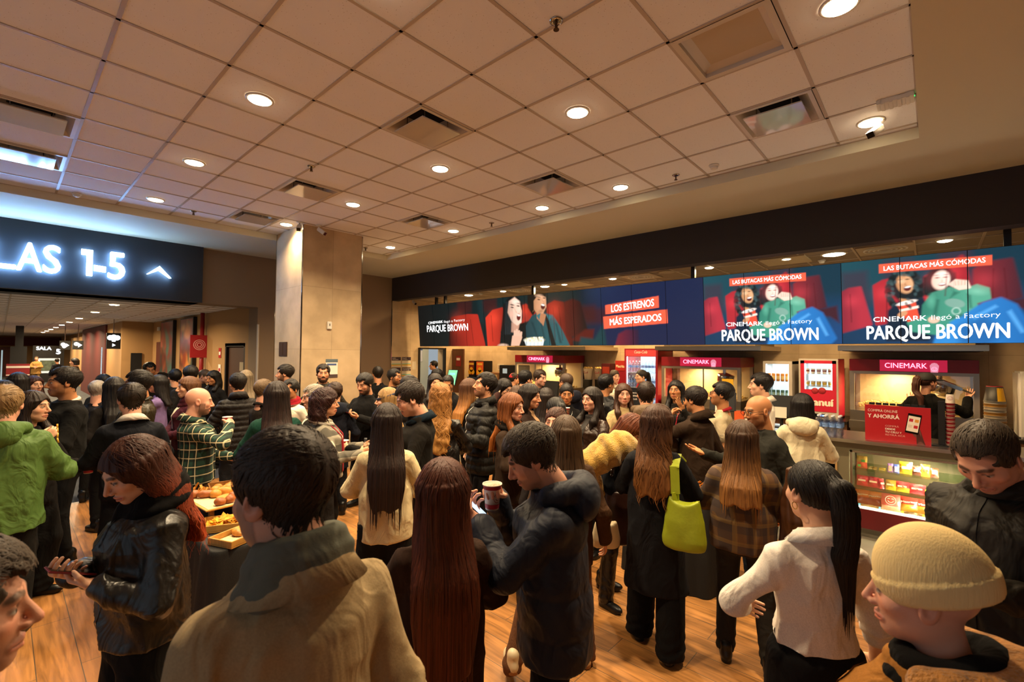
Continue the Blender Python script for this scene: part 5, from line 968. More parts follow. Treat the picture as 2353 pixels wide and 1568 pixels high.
def head(fem, h):
    k = (fem, h)
    if k in HEADS: return HEADS[k]
    V, Q = grow(lambda P: head_field(P, fem), (-.15, -.14, -.26), (.15, .135, .135), h)
    x, y, z = V.T; f = y > .02; M = {}
    lp = np.minimum(seg_d(V, [(-.023, .083, -.069), (0, .097, -.0655), (.023, .083, -.069)]), seg_d(V, [(-.019, .083, -.0735), (0, .096, -.077), (.019, .083, -.0735)]))
    M['lip'] = np.clip((.0085-lp)/.003, 0, 1)*f; M['gap'] = np.clip((.0035-seg_d(V, [(-.022, .084, -.0702), (0, .095, -.0705), (.022, .084, -.0702)]))/.002, 0, 1)*f
    br = np.minimum.reduce([seg_d(V, [(s*.014, .092, .0225), (s*.032, .088, .0285), (s*.050, .074, .022)]) for s in (-1, 1)]); M['brow'] = np.clip((.0085-br)/.004, 0, 1)*f
    ey = np.minimum.reduce([np.sqrt((x-s*.0315)**2/1.9+(z+.001)**2*2.6) for s in (-1, 1)]); M['eye'] = np.clip((.0095-ey)/.002, 0, 1)*f*(y > .06)
    ir = np.minimum.reduce([np.hypot(x-s*.0315, z+.001) for s in (-1, 1)]); M['iris'] = np.clip((.0062-ir)/.002, 0, 1)*f*(y > .06)
    ls = np.minimum.reduce([seg_d(V, [(s*.018, .085, .002), (s*.031, .092, .0085), (s*.045, .080, .003)]) for s in (-1, 1)]); M['lash'] = np.clip((.0065-ls)/.003, 0, 1)*f
    jaw = np.clip((-.030-z-.35*np.abs(x)+.45*np.clip(.05-y, 0, .1)*(-1))/.012, 0, 1)*np.clip((y+.005)/.02, 0, 1)*np.clip((z+.150)/.03, 0, 1)
    jaw = np.maximum(jaw, np.clip((-.0-z)/.02, 0, 1)*np.clip((np.abs(x)-.056)/.006, 0, 1)*(y > .002)*(y < .05)*(z > -.11))
    chk = np.clip((.030-np.hypot(np.abs(x)-.040, (z+.030)*.9))/.012, 0, 1)*(y > .03); M['beard'] = np.clip(jaw-1.1*chk, 0, 1)*(1-M['lip'])
    mo = seg_d(V, [(-.026, .082, -.062), (0, .098, -.055), (.026, .082, -.062)]); M['mous'] = np.clip((.0085-mo)/.004, 0, 1)*f*(z < -.049)
    M['scalp'] = np.clip((ell(V, (0, .075, -.03), (.072, .085, .098)))/.012, 0, 1)*np.clip((z+.02)/.02+np.clip((-.03-y)/.02, 0, 1), 0, 1)*np.clip((z+.125)/.035, 0, 1)*(np.abs(x) < .084)
    M['blush'] = np.clip(1-np.hypot(np.hypot(np.abs(x)-.042, z+.028), 0)/.03, 0, 1)*(y > .03)+np.clip(1-np.sqrt(x**2+(z+.034)**2)/.018, 0, 1)*(y > .09)+.6*(np.abs(x) > .079)
    N = normals(V, Q); HEADS[k] = (V, Q, M, N); return HEADS[k]
PIV = np.array((0, -.035, -.135))
def turn(V, yaw, pitch, roll=0.):
    """turn the head on the neck; what lies below the chin follows less and less"""
    w_ = np.clip((V[:, 2]+.21)/.11, 0, 1); w_ = w_*w_*(3-2*w_); q = V-PIV
    a = -pitch*w_; c, s = np.cos(a), np.sin(a); q = np.stack([q[:, 0], q[:, 1]*c-q[:, 2]*s, q[:, 1]*s+q[:, 2]*c], 1)
    a = roll*w_; c, s = np.cos(a), np.sin(a); q = np.stack([q[:, 0]*c+q[:, 2]*s, q[:, 1], -q[:, 0]*s+q[:, 2]*c], 1)
    a = yaw*w_; c, s = np.cos(a), np.sin(a); q = np.stack([q[:, 0]*c-q[:, 1]*s, q[:, 0]*s+q[:, 1]*c, q[:, 2]], 1)
    return q+PIV
# ------------------------------------------------------------------ hands (wrist at 0, fingers +y, palm faces -z, thumb on -x: a right hand)
HANDS = {}
def hand(kind, h):
    k = (kind, h)
    if k in HANDS: return HANDS[k]
    curl = dict(relax=(22, 30, 22), grip=(48, 52, 30), flat=(8, 10, 8), hold=(38, 50, 30), point=(60, 75, 40), pinch=(42, 48, 20), open=(4, 12, 8), fist=(75, 85, 50))[kind]
    spread = dict(open=1.6, grip=.9).get(kind, .6)
    bones = []
    for i, (x, y, L, r) in enumerate(((-.027, .082, .070, .0088), (-.009, .088, .077, .0090), (.010, .085, .071, .0086), (.027, .076, .056, .0076))):
        c = curl
        if kind == 'point' and i == 0: c = (12, 14, 8)
        if kind == 'pinch' and i > 1: c = tuple(v*1.25 for v in c)
        f = 1+.06*(i-1.5)*(kind in ('relax', 'hold')); a = 0; p = np.array((x, y, 0.)); sp = math.radians((i-1.5)*6*spread); ch = [p]
        for cu, ln in zip(c, (.46, .31, .25)):
            a += math.radians(cu*f); p = p+L*ln*np.array((math.sin(sp)*math.cos(a), math.cos(sp)*math.cos(a), -math.sin(a))); ch.append(p)
        bones.append((ch, r))
    tb = dict(grip=[(-.024, .022, -.006), (-.048, .046, -.026), (-.046, .070, -.045), (-.034, .090, -.052)], hold=[(-.024, .022, -.006), (-.046, .046, -.022), (-.040, .072, -.030), (-.026, .090, -.030)], pinch=[(-.024, .022, -.006), (-.044, .048, -.022), (-.036, .078, -.036), (-.024, .100, -.042)], fist=[(-.024, .022, -.006), (-.046, .048, -.020), (-.034, .074, -.034), (-.010, .082, -.040)], point=[(-.024, .022, -.006), (-.046, .048, -.020), (-.034, .074, -.034), (-.010, .082, -.040)]).get(kind, [(-.024, .020, -.005), (-.050, .046, -.014), (-.064, .072, -.016), (-.070, .094, -.018)])
    def f(P):
        d = np.minimum.reduce([cone(P, (0, -.03, 0), (0, .012, 0), .027, .026)])
        q = P*np.array((1, 1, 1.9)); pm = cone(q, (-.016, .022, 0), (-.016, .072, 0), .021, .024); pm = smin(pm, cone(q, (.014, .022, 0), (.016, .066, 0), .022, .022), .015); d = smin(d, pm, .02)
        d = smin(d, ell(P, (-.024, .030, -.008), (.016, .026, .013)), .012)
        for ch, r in bones:
            g = np.minimum.reduce([cone(P, a, b, r*(1-.07*i), r*(.93-.09*i)) for i, (a, b) in enumerate(zip(ch, ch[1:]))]); d = smin(d, g, .006)
        g = np.minimum.reduce([cone(P, a, b, .0115-.0012*i, .0105-.0014*i) for i, (a, b) in enumerate(zip(tb, tb[1:]))]); return smin(d, g, .008)
    V, Q = grow(f, (-.095, -.06, -.115), (.065, .19, .04), h); M = np.zeros(len(V))
    for ch, r in bones: M = np.maximum(M, np.clip(1-np.linalg.norm(V-ch[-1]-np.array((0, 0, .004)), axis=1)/.009, 0, 1))
    HANDS[k] = (V, Q, M); return HANDS[k]
# ------------------------------------------------------------------ hair
def hair_field(style, L, th, vol):
    """distance field of the hair mass in head space; L is how far it falls below the eyes"""
    zs = [-.9, -L, -.40, -.28, -.20, -.12, -.03, .05, .2]
    def f(P):
        x, y, z = P.T; o = .012*vol
        face = ell(P, (0, .090, -.040), (.066, .086, .100))
        if style in ('short', 'fade', 'receding', 'messy', 'shorn'):
            t = {'short': .014, 'fade': .018, 'receding': .009, 'messy': .026, 'shorn': .004}[style]*vol
            up = np.clip((z+.055)/.115, 0, 1); side = .002 if style == 'fade' else .0035
            off = side+(t-side)*up; d = smin(ell(P, (0, -.014, .030), (.0765, .096, .088)), cone(P, (0, -.018, -.06), (0, -.040, -.19), .054, .060), .03)-off
            hl = {'receding': .088, 'shorn': .07}.get(style, .068)
            d = smax(d, -ell(P, (0, .096, hl-.125), (.0695, .070, .122)), .006)
            for s_ in (-1, 1): d = smax(d, -ell(P, (s_*.046, .068, .062), (.022, .030, .022)), .006)
            zb = np.where(y < -.03, np.interp(y, [-.12, -.03], [-.108, -.06]), np.interp(y, [-.03, .01, .045, .1], [-.050, -.030, .01, .06])); return smax(d, zb-z, .006)
        cap = ell(P, (0, -.014, .030), (.0775, .097, .089))-o
        if style in ('pony', 'bun'):
            cap = ell(P, (0, -.014, .030), (.0770, .0965, .0885))-.007; d = smax(cap, -ell(P, (0, .096, -.068), (.063, .066, .122)), .008); zb = np.interp(y, [-.12, -.03, .01, .045, .1], [-.075, -.05, -.022, .005, .06]); d = smax(d, zb-z, .01)
            if style == 'bun': return smin(d, ell(P, (0, -.085, .085), (.042, .036, .038)), .012)
            g = cone(P, (0, -.10, .055), (0, -.135, .045), .026, .034)
            for a, b, ra, rb in (((0, -.135, .045), (0, -.150, -.03), .036, .040), ((0, -.150, -.03), (0, -.150-th*.4, -.5*L), .040, .036), ((0, -.150-th*.4, -.5*L), (.01, -.150-th, -L), .036, .012)): g = smin(g, cone(P, a, b, ra, rb), .01)
            return smin(d, g, .012)
        if style == 'curlybob': o *= 1.6; cap = ell(P, (0, -.014, .030), (.0775, .097, .089))-o
        d = smax(cap, -.04-z, .01)
        w0 = .084+o; bk = -.135-th
        a = [.06, .085+.3*o, .112+.5*o, .112+.5*o, .108+.4*o, w0+.008, w0, w0-.006, w0-.01]
        if L <= .22: cur = loft(P, [-.9, -L, -.1, -.03, .05, .2], [.06, w0-.012, w0+.008, w0, w0-.006, w0-.01], [.06, .085+o, .098+o, .104+o, .104+o, .1], [-.02, -.028, -.024, -.016, -.014, -.014])
        else: cur = loft(P, zs, a, [.02, .026, .034, .045, .070, .094+o*.6, .103+o, .104+o, .1], [bk, bk, bk+.004, bk+.025, -.065-th*.4, -.032, -.016, -.014, -.014])
        cur = smax(cur, y-np.interp(z, [-.05, .03, .08], [.024, .034, .13]), .012); cur = smax(cur, -L-.012*np.sin(x*60)-z, .012); cur = smax(cur, z-.05, .01)
        cur = smax(cur, -smin(ell(P, (0, .100, -.06), (.082, .098, .12)), cone(P, (0, .03, -.12), (0, .10, -.5), .085, .14), .03), .012)
        d = smin(d, cur, .02)
        d = smax(d, -smin(face, cone(P, (0, .05, -.1), (0, .1, -.4), .05, .08), .02), .01)
        if style in ('front', 'frontwavy'):
            for s in (-1, 1):
                g = cone(P, (s*.074, -.005, .02), (s*.080, -.002, -.10), .018, .026); g = smin(g, cone(P, (s*.080, -.002, -.10), (s*.092, .050+th, -.21), .026, .034), .02); g = smin(g, cone(P, (s*.092, .050+th, -.21), (s*.080, .080+th, -L), .034, .006), .02); d = smin(d, g, .015)
        return d
    return f
HAIRM = {}
def hair_mat(col):
    if col in HAIRM: return HAIRM[col]
    m, nt, b = new_mat('hair_'+col.strip('#')); c = lin(col); b.inputs['Roughness'].default_value = .55; b.inputs['Specular IOR Level'].default_value = .3
    a = nt.nodes.new('ShaderNodeAttribute'); a.attribute_name = 'tint'; nt.links.new(a.outputs['Color'], b.inputs['Base Color'])
    tc = nt.nodes.new('ShaderNodeTexCoord'); mp = nt.nodes.new('ShaderNodeMapping'); mp.inputs['Scale'].default_value = (150, 150, 9); n = nt.nodes.new('ShaderNodeTexNoise'); n.inputs['Scale'].default_value = 1.; n.inputs['Detail'].default_value = 3
    nt.links.new(tc.outputs['Object'], mp.inputs[0]); nt.links.new(mp.outputs[0], n.inputs[0]); bn = nt.nodes.new('ShaderNodeBump'); bn.inputs['Strength'].default_value = .5; bn.inputs['Distance'].default_value = .004
    nt.links.new(n.outputs[0], bn.inputs['Height']); nt.links.new(bn.outputs[0], b.inputs['Normal']); HAIRM[col] = m; return m
def make_hair(style, L, vol, col, tip, th, det, seed):
    """hair mass plus combed locks lying on it"""
    R = np.random.default_rng(seed); f = hair_field(style, L, th, vol); h = (.0085, .0065, .0048)[det]; wide = .19 if L > .2 else .13
    V, Q = grow(f, (-wide, -.22-th, -L-.08), (wide, .16+th, .16), h)
    if len(V) == 0: return V, Q, np.zeros((0, 3))
    curly = style in ('curly', 'curlybob'); wavy = style in ('wavy', 'frontwavy', 'messy')
    N = normals(V, Q); th_ = np.arctan2(V[:, 0], V[:, 1]+.02)
    st_ = np.sin(th_*23+4*np.sin(V[:, 2]*9+seed)+V[:, 2]*(20 if wavy else 3))*.0016+np.sin(th_*51+V[:, 2]*6+seed)*.0009
    if curly: st_ = wob(V, seed, (45, 80, 130), (.008, .005, .003))
    elif wavy: st_ = st_+wob(V, seed, (25, 60), (.004, .003))
    elif style in ('short', 'fade'): st_ = st_*.6+wob(V, seed, (50, 110), (.0022, .0016))
    V = V+N*st_[:, None]
    ns = (80, 240, 900)[det]; K = 9; top = (V[:, 2] > (-.5*L if L > .1 else -.07)) & ((V[:, 1] < .045) | (V[:, 2] > .085))
    cand = np.where(top & (R.random(len(V)) < 1))[0]
    if style not in ('shorn',) and len(cand):   # locks
        st0 = R.choice(cand, ns); p = V[st0]+N[st0]*.001; q = (p[:, 0] > 0)*2-1.; paths = [p]
        stepl = np.where(L > .1, R.uniform(.35, .75, ns)*(L+.06)/K, R.uniform(.045, .07, ns)/K)
        eps = .003; ph = R.uniform(0, 6.28, ns)
        for k in range(K):
            if L > .1:
                d = np.stack([q*.25*np.clip(p[:, 2]/.1, 0, 1), np.where(style in ('pony', 'bun'), -1.2, -.10)*np.clip((p[:, 2]-.0)/.08, 0, 1), -np.ones(ns)], 1)
                if wavy or curly: d += np.stack([np.sin(p[:, 2]*55+ph), np.cos(p[:, 2]*55+ph), 0*ph], 1)*(.5 if wavy else 1.2)
            else: d = np.stack([q*.5*np.clip(.06-p[:, 1], -.1, .1)/.1, np.where(p[:, 2] > .03, 1., .2), np.where(p[:, 2] > .06, -.1, -1.)], 1)+R.normal(size=(ns, 3))*(.5 if style == 'messy' else .25)
            g = np.stack([f(p+np.eye(3)[a]*eps)-f(p-np.eye(3)[a]*eps) for a in range(3)], 1)/(2*eps); g /= np.maximum(np.linalg.norm(g, axis=1), 1e-6)[:, None]
            d -= (d*g).sum(1)[:, None]*g*.92*(p[:, 2] > -L+.05 if L > .1 else np.ones(ns))[:, None]; d /= np.maximum(np.linalg.norm(d, axis=1), 1e-6)[:, None]; p = p+d*stepl[:, None]
            dist = f(p); pull = np.clip(dist-.0015, -.01, .008); low = p[:, 2] < -L; p = p-g*np.where(low, 0, pull)[:, None]; paths.append(p)
        P = np.stack(paths, 1); bad = ((P[..., 1] > .045) & (np.abs(P[..., 0]) < .066) & (P[..., 2] < .062) & (P[..., 2] > -.13)).any(1)
        if L <= .1: bad |= (P[..., 2] < -.10).any(1) | (f(P.reshape(-1, 3)).reshape(P.shape[:2]) > .010).any(1)
        if style in ('pony', 'bun'): bad |= ((P[..., 2] < -.05) & (P[..., 1] > -.108)).any(1)
        P = P[~bad]; ns = len(P); T = np.gradient(P, axis=1); T /= np.maximum(np.linalg.norm(T, axis=2), 1e-6)[..., None]
        O = P-np.array((0, -.02, 0)); O[..., 2] *= .3; O /= np.maximum(np.linalg.norm(O, axis=2), 1e-6)[..., None]; W = np.cross(T, O); W /= np.maximum(np.linalg.norm(W, axis=2), 1e-6)[..., None]
        tt = np.linspace(0, 1, K+1); wd = ((.0042 if L > .1 else .0030)*(1.1 if det < 2 else .62)*R.uniform(.6, 1.2, ns))[:, None]*(np.sin(PI*np.clip(tt*.9+.08, 0, 1))**.6)[None]
        ring = np.stack([P-W*wd[..., None], P+O*(wd*.75)[..., None], P+W*wd[..., None]], 2); n0 = len(V)
        ix = np.arange(ns*(K+1)*3).reshape(ns, K+1, 3)+n0
        q2 = np.concatenate([np.stack([ix[:, :-1, a], ix[:, :-1, a+1], ix[:, 1:, a+1], ix[:, 1:, a]], -1).reshape(-1, 4) for a in (0, 1)])
        shade = np.concatenate([np.clip(1+.12*np.sin(th_*31+seed)+.10*np.sin(th_*77), .6, 1.4), np.repeat(R.uniform(.6, 1.45, ns), (K+1)*3)])
        V = np.concatenate([V, ring.reshape(-1, 3)]); Q = np.concatenate([Q, q2])
    else: shade = np.ones(len(V))
    c0, c1 = np.array(lin(col)), np.array(lin(tip or col)); mix = np.clip((-V[:, 2]-.02)/max(L-.02, .05), 0, 1)[:, None]
    return V, Q, np.clip((c0*(1-mix)+c1*mix)*shade[:, None], 0, 1)
# ------------------------------------------------------------------ cloth materials
def cloth(kind, col):
    k = 'cloth_%s_%s' % (kind, col.strip('#'))
    if k in MATS: return MATS[k]
    m = cloth0(kind, col, k); nt = m.node_tree; b = nt.nodes['Principled BSDF']
    tc = nt.nodes.new('ShaderNodeTexCoord'); mp = nt.nodes.new('ShaderNodeMapping'); mp.inputs['Scale'].default_value = (1, 1, .6); n = nt.nodes.new('ShaderNodeTexNoise'); n.inputs['Scale'].default_value = 7.5; n.inputs['Detail'].default_value = 2.5; n.inputs['Distortion'].default_value = 1.6
    nt.links.new(tc.outputs['Object'], mp.inputs[0]); nt.links.new(mp.outputs[0], n.inputs[0]); bn = nt.nodes.new('ShaderNodeBump'); bn.inputs['Strength'].default_value = {'shell': .8, 'leather': .8, 'puffer': .6, 'fur': .3, 'cord': .4}.get(kind, .55); bn.inputs['Distance'].default_value = .035
    if b.inputs['Normal'].links: nt.links.new(b.inputs['Normal'].links[0].from_socket, bn.inputs['Normal'])
    nt.links.new(n.outputs[0], bn.inputs['Height']); nt.links.new(bn.outputs[0], b.inputs['Normal']); return m
def cloth0(kind, col, k):
    if kind == 'leather': return mat(k, col, .38, spec=.5, bump=.3, bscale=26)
    if kind == 'puffer': return mat(k, col, .6, spec=.25, bump=.3, bscale=18)
    if kind == 'shell': return mat(k, col, .62, spec=.25, bump=.3, bscale=14)
    if kind == 'fur': return mat(k, col, .95, bump=1., bscale=150, var=.35, sheen=.3, vscale=40)
    if kind == 'knit': return mat(k, col, .95, spec=.15, bump=.18, bscale=220, stretch=(1, 1, 2.2))
    if kind == 'cord': return mat(k, col, .9, bump=.6, bscale=40, stretch=(6, 6, .3), var=.15)
    return mat(k, col, .9, spec=.18, bump=.10, bscale=220, var=.10)
def plaid(name, c0, bands, sc=1.):
    """woven checks: (axis, frequency, width, colour, strength)"""
    if name in MATS: return MATS[name]
    m, nt, b = new_mat(name); b.inputs['Roughness'].default_value = .9; tc = nt.nodes.new('ShaderNodeTexCoord'); sp = nt.nodes.new('ShaderNodeSeparateXYZ'); nt.links.new(tc.outputs['Object'], sp.inputs[0])
    ad = nt.nodes.new('ShaderNodeMath'); ad.operation = 'ADD'; nt.links.new(sp.outputs[0], ad.inputs[0]); nt.links.new(sp.outputs[1], ad.inputs[1]); cur = None
    for ax, fr, wd, col, sg, ph in bands:
        mu = nt.nodes.new('ShaderNodeMath'); mu.operation = 'MULTIPLY_ADD'; mu.inputs[1].default_value = fr; mu.inputs[2].default_value = ph+50; nt.links.new(ad.outputs[0] if ax == 'x' else sp.outputs[2], mu.inputs[0])
        fc = nt.nodes.new('ShaderNodeMath'); fc.operation = 'FRACT'; nt.links.new(mu.outputs[0], fc.inputs[0]); lt = nt.nodes.new('ShaderNodeMath'); lt.operation = 'LESS_THAN'; lt.inputs[1].default_value = wd; nt.links.new(fc.outputs[0], lt.inputs[0])
        sc_ = nt.nodes.new('ShaderNodeMath'); sc_.operation = 'MULTIPLY'; sc_.inputs[1].default_value = sg; nt.links.new(lt.outputs[0], sc_.inputs[0])
        mx = nt.nodes.new('ShaderNodeMix'); mx.data_type = 'RGBA'; nt.links.new(sc_.outputs[0], mx.inputs[0]); mx.inputs[7].default_value = (*lin(col), 1)
        if cur is None: mx.inputs[6].default_value = (*lin(c0), 1)
        else: nt.links.new(cur, mx.inputs[6])
        cur = mx.outputs[2]
    nt.links.new(cur, b.inputs['Base Color']); MATS[name] = m; return m
GREENP = plaid('green_flannel', '#1c3f33', [('x', 13, .5, '#0c1512', .7, 0), ('z', 13, .5, '#0c1512', .7, 0), ('x', 13, .12, '#d9cba2', .75, .7), ('z', 13, .12, '#d9cba2', .75, .7)])
BROWNP = plaid('brown_flannel', '#5e3f22', [('x', 8, .5, '#33292a', .6, 0), ('z', 8, .5, '#33292a', .6, 0), ('x', 8, .2, '#80602c', .45, .62), ('z', 8, .2, '#80602c', .45, .62)])
PONCHO = plaid('poncho_check', '#d2c8b0', [('x', 5.5, .5, '#1c1a17', .62, 0), ('z', 5.5, .5, '#100f0d', .72, .2)])
SCREW = plaid('check_collar', '#b5a88e', [('x', 22, .4, '#2a2620', .7, 0), ('z', 22, .4, '#2a2620', .7, 0)])
SKIN = attr_mat('skin', .48, bump=.06, bscale=300, spec=.35)
TONES = {'fair': '#d9a585', 'mid': '#c98f6c', 'tan': '#b3794f', 'rosy': '#d39a80', 'deep': '#9a6440'}
# ------------------------------------------------------------------ the figure
TORSO_M = ([.62, .80, .93, 1.08, 1.22, 1.32, 1.40, 1.455, 1.50], [.160, .160, .162, .148, .156, .166, .152, .100, .064], [.12, .122, .125, .115, .122, .125, .112, .085, .066], [0, 0, 0, .005, .008, .004, -.01, -.022, -.025])
TORSO_F = ([.62, .80, .93, 1.08, 1.22, 1.30, 1.40, 1.455, 1.50], [.160, .160, .158, .126, .134, .144, .132, .088, .056], [.118, .120, .122, .100, .112, .122, .100, .075, .058], [0, 0, 0, .004, .016, .016, -.006, -.020, -.025])
THICK = dict(tee=.008, shirt=.012, knit=.013, blazer=.017, coat=.026, leather=.026, puffer=.040, shell=.030, poncho=.03, hoodie=.022)
def ik(S_, W, l1, l2, pole):
    S_, W = np.array(S_, float), np.array(W, float); d = W-S_; D_ = np.linalg.norm(d); mx = (l1+l2)*.995
    if D_ > mx: W = S_+d/D_*mx; d = W-S_; D_ = mx
    u = d/D_; a = (l1*l1-l2*l2+D_*D_)/(2*D_); hh = math.sqrt(max(l1*l1-a*a, 1e-6)); p = np.array(pole, float); p -= u*(p@u); n = np.linalg.norm(p); p = p/n if n > 1e-6 else np.array((0, -1., 0)); return S_+u*a+p*hh, W
POSES = dict(tap=((.07, .25, .64), (0, -.3, -1), 'point', (.25, -.5, -1)),   # wrist (outward, forward, height share), palm normal (outward, forward, up), kind, elbow pole
    down=((.265, .03, .485), (-1, .1, 0), 'relax', (.4, -1, 0)), cup=((.13, .27, .635), (-1, .1, 0), 'grip', (.6, -.3, -1)), cuphigh=((.11, .20, .80), (-.9, -.3, 0), 'grip', (1, .2, -.7)),
    mouth=((.10, .17, .815), (-.6, -.8, .1), 'pinch', (1, .2, -1)), phone=((.07, .27, .665), (-.35, -.1, 1), 'hold', (.8, -.3, -1)), pocket=((.235, .06, .53), (-1, 0, 0), 'relax', (.9, -.8, 0)),
    front=((.06, .22, .60), (-.4, -.9, 0), 'relax', (1, -.2, -.5)), gest=((.26, .34, .70), (-.2, -.2, 1), 'open', (.5, -.3, -1)), ear=((.15, .05, .87), (-1, 0, .2), 'relax', (1, .3, -.6)),
    point=((.05, .28, .66), (0, -.3, -1), 'point', (1, -.2, -.6)), behind=((.12, -.16, .56), (0, 1, 0), 'relax', (1, -.6, 0)), cross=((-.08, .19, .66), (-.2, -1, 0), 'relax', (1, .2, -.6)), snack=((.12, .30, .66), (-.5, -.2, -.8), 'pinch', (.8, -.2, -1)))
SPARE = {}
def person(label, x, y, rot, H_, det=1, sex='m', hair=('short', '#1c130d'), top=('knit', '#151311'), bot=('trousers', '#121212'), shoes='#0c0b0b', tone='mid', beard=0., mous=0., R='down', L='down', hy=0, hp=0, hr=0, lean=0, side=0, hem=.50, group=None, brow='#20150f', seed=None, neck=None, collar=None, coll_col=None, vneck=None, feet=None, stripe=None, glasses=None, bulk=0., smile=False, sleeve=1., legs=1., hk=None):
    fem = sex == 'f'; s = H_/1.75; k = seed if seed is not None else int(abs(x)*977+abs(y)*313) % 9973; t = thing('person', label, 'person', (x, y, 0), rot, group); T_ = TORSO_F if fem else TORSO_M
    hs = (1.03 if fem else 1.07)*s**.35; tl = math.tan(math.radians(lean)); P0 = .95*s
    kind, col = top[0], top[1]; th = THICK[kind]+bulk
    def ly(z): return max(0, z-P0)*tl
    def lx(z): return max(0, z-P0)*math.tan(math.radians(side))
    shw = (.143 if fem else .163)*s+bulk*.3; hc = np.array((lx(H_), ly(H_-.12), H_-.118*hs-.012)); zsh = hc[2]-.205*hs-.055*s
    zs = np.array(T_[0])*s; zs = zs+np.clip((zs-1.2*s)/(.3*s), 0, 1)*((hc[2]-.185*hs)-1.50*s); ta, tb, ty = (np.array(v) for v in T_[1:]); wd = s**.7
    yl = np.array([ly(z) for z in zs]); xl = np.array([lx(z) for z in zs])
    # ---- arms
    J = {}; held = {}
    for nm, sd, sp in (('R', 1, R), ('L', -1, L)):
        sp = (sp,) if isinstance(sp, str) else sp; w0, pn, hkd, pole = POSES[sp[0]]; off = sp[1] if len(sp) > 1 else (0, 0, 0); hkd = sp[2] if len(sp) > 2 else hkd; pn = sp[3] if len(sp) > 3 else pn
        zz = w0[2]*H_+off[2]; W = (sd*(w0[0]+off[0])+lx(zz), w0[1]+off[1]+ly(zz)*(.9 if w0[1] > .1 else .6), zz); Sh = np.array((sd*shw+lx(zsh), ly(zsh)-.012, zsh))
        E_, W = ik(Sh, W, .285*s, .25*s, (sd*pole[0], pole[1], pole[2])); fd = W-E_; fd /= np.linalg.norm(fd)
        if sp[0] in ('mouth', 'cuphigh', 'front', 'cup', 'snack', 'phone') : fd = fd+.35*np.array((-sd*.6, .2, .1)); fd /= np.linalg.norm(fd)
        n = np.array((sd*pn[0], pn[1], pn[2]), float); n -= fd*(n@fd); n /= np.linalg.norm(n); J[nm] = (Sh, E_, W, fd, n, hkd, sd)
        held[nm] = (W+fd*.075*hs+n*.042, fd, n)
    # ---- legs
    fx = feet or ((.11, .0), (-.11, .02)); LG = []
    for (ax_, ay_), sd in zip(fx, (1, -1)):
        hip = np.array((sd*.088*s, 0, .90*s)); an = np.array((ax_, ay_-.03, .085*s)); kn, an = ik(hip, an, .415*s, .408*s, (sd*.15, 1, 0)); LG.append((hip, kn, an, sd))
    # ---- body: bust and hands in fine mesh, the rest under the clothes in coarse mesh, one object
    hV, hQ, hM, hN = head(fem, (.0058, .0042, .0031)[det]); tn = np.array(lin(TONES[tone])); C_ = np.tile(tn, (len(hV), 1)); bc = np.array(lin(brow))
    def tintby(m, c, a=1.):
        nonlocal C_
        C_ = C_+(np.array(c)-C_)*(m*a)[:, None]
    tintby(np.clip(hM['blush'], 0, 1), tn*np.array((1.1, .72, .66)), .45); tintby(hM['lip'], tn*np.array((.85, .42, .40)), .75 if fem else .5); tintby(hM['scalp'], np.array(lin(hair[1])), .75 if hair[0] not in ('bald',) else .06)
    tintby(hM['beard'], bc, beard); tintby(hM['mous'], bc, mous or beard*.95); tintby(hM['brow'], bc, .85); tintby(hM['eye'], (.62, .55, .48), .95); tintby(hM['iris'], (.025, .015, .01)); tintby(hM['lash'], (.02, .013, .01), .85 if fem else .6); tintby(hM['gap'], (.72, .66, .58) if smile else (.12, .03, .025), .85)
    hV2 = hV+hN*(.004*beard*hM['beard'])[:, None]
    def to_body(V): return turn(V, math.radians(hy), math.radians(hp), math.radians(hr))*hs+hc
    Vs, Qs, Cs = [to_body(hV2)], [hQ], [C_]; n0 = len(hV2)
    core = -.012
    def core_f(P):
        d = loft(P, zs, (ta+core)*wd, (tb+core)*wd, ty*wd+yl, xl); d = np.maximum(d, P[:, 2]-(hc[2]-.22*hs)); d = smax(d, .87*s-P[:, 2], .04)
        for nm in 'RL': Sh, E_, W = J[nm][:3]; d = smin(d, cone(P, Sh, E_, .046*s, .038*s), .03); d = np.minimum(d, cone(P, E_, W-.015*J[nm][3], .039*s, .026*hs))
        for hip, kn, an, sd in LG: d = smin(d, cone(P, hip, kn, .072*s, .05*s), .03); d = np.minimum(d, cone(P, kn, an, .05*s, .036*s))
        return d
    ext = max(abs(j[i][0]) for j in J.values() for i in (0, 1, 2))+.12; yh = max(max(j[i][1] for j in J.values() for i in (1, 2)), .15)+.16; ylw = min(min(j[i][1] for j in J.values() for i in (1, 2)), -.12)-.12
    ext = max(ext, abs(hc[0])+.2); zlo = .02
    bv, bq = grow(core_f, (-ext, min(ylw, -.25), zlo), (ext, yh+.1, H_), .016 if sleeve < .9 else .022); bv = relax(bv, bq, 1)
    Vs.append(bv); Qs.append(bq+n0); Cs.append(np.tile(tn, (len(bv), 1))); n0 += len(bv)
    for nm in 'RL':
        Sh, E_, W, fd, n, hkd, sd = J[nm]; gV, gQ, gM = hand(hkd, (.0055, .0042, .0032)[det]); gV = gV*hs*(.92 if fem else 1.03); xa = np.cross(fd, -n)
        gx_, gq = (gV, gQ) if sd == 1 else (gV*np.array((-1, 1, 1)), gQ[:, ::-1])
        wv = gx_[:, :1]*xa+gx_[:, 1:2]*fd+gx_[:, 2:]*(-n)+W; Vs.append(wv); Qs.append(gq+n0); n0 += len(wv)
        Cs.append(tn*(1+.0*gM[:, None])*(1-gM[:, None]*.0)+gM[:, None]*np.array((.06, .01, .01)))
    mesh('body', np.concatenate(Vs), np.concatenate(Qs), SKIN, t, np.concatenate(Cs))
    # ---- hair
    hst = hair[0]
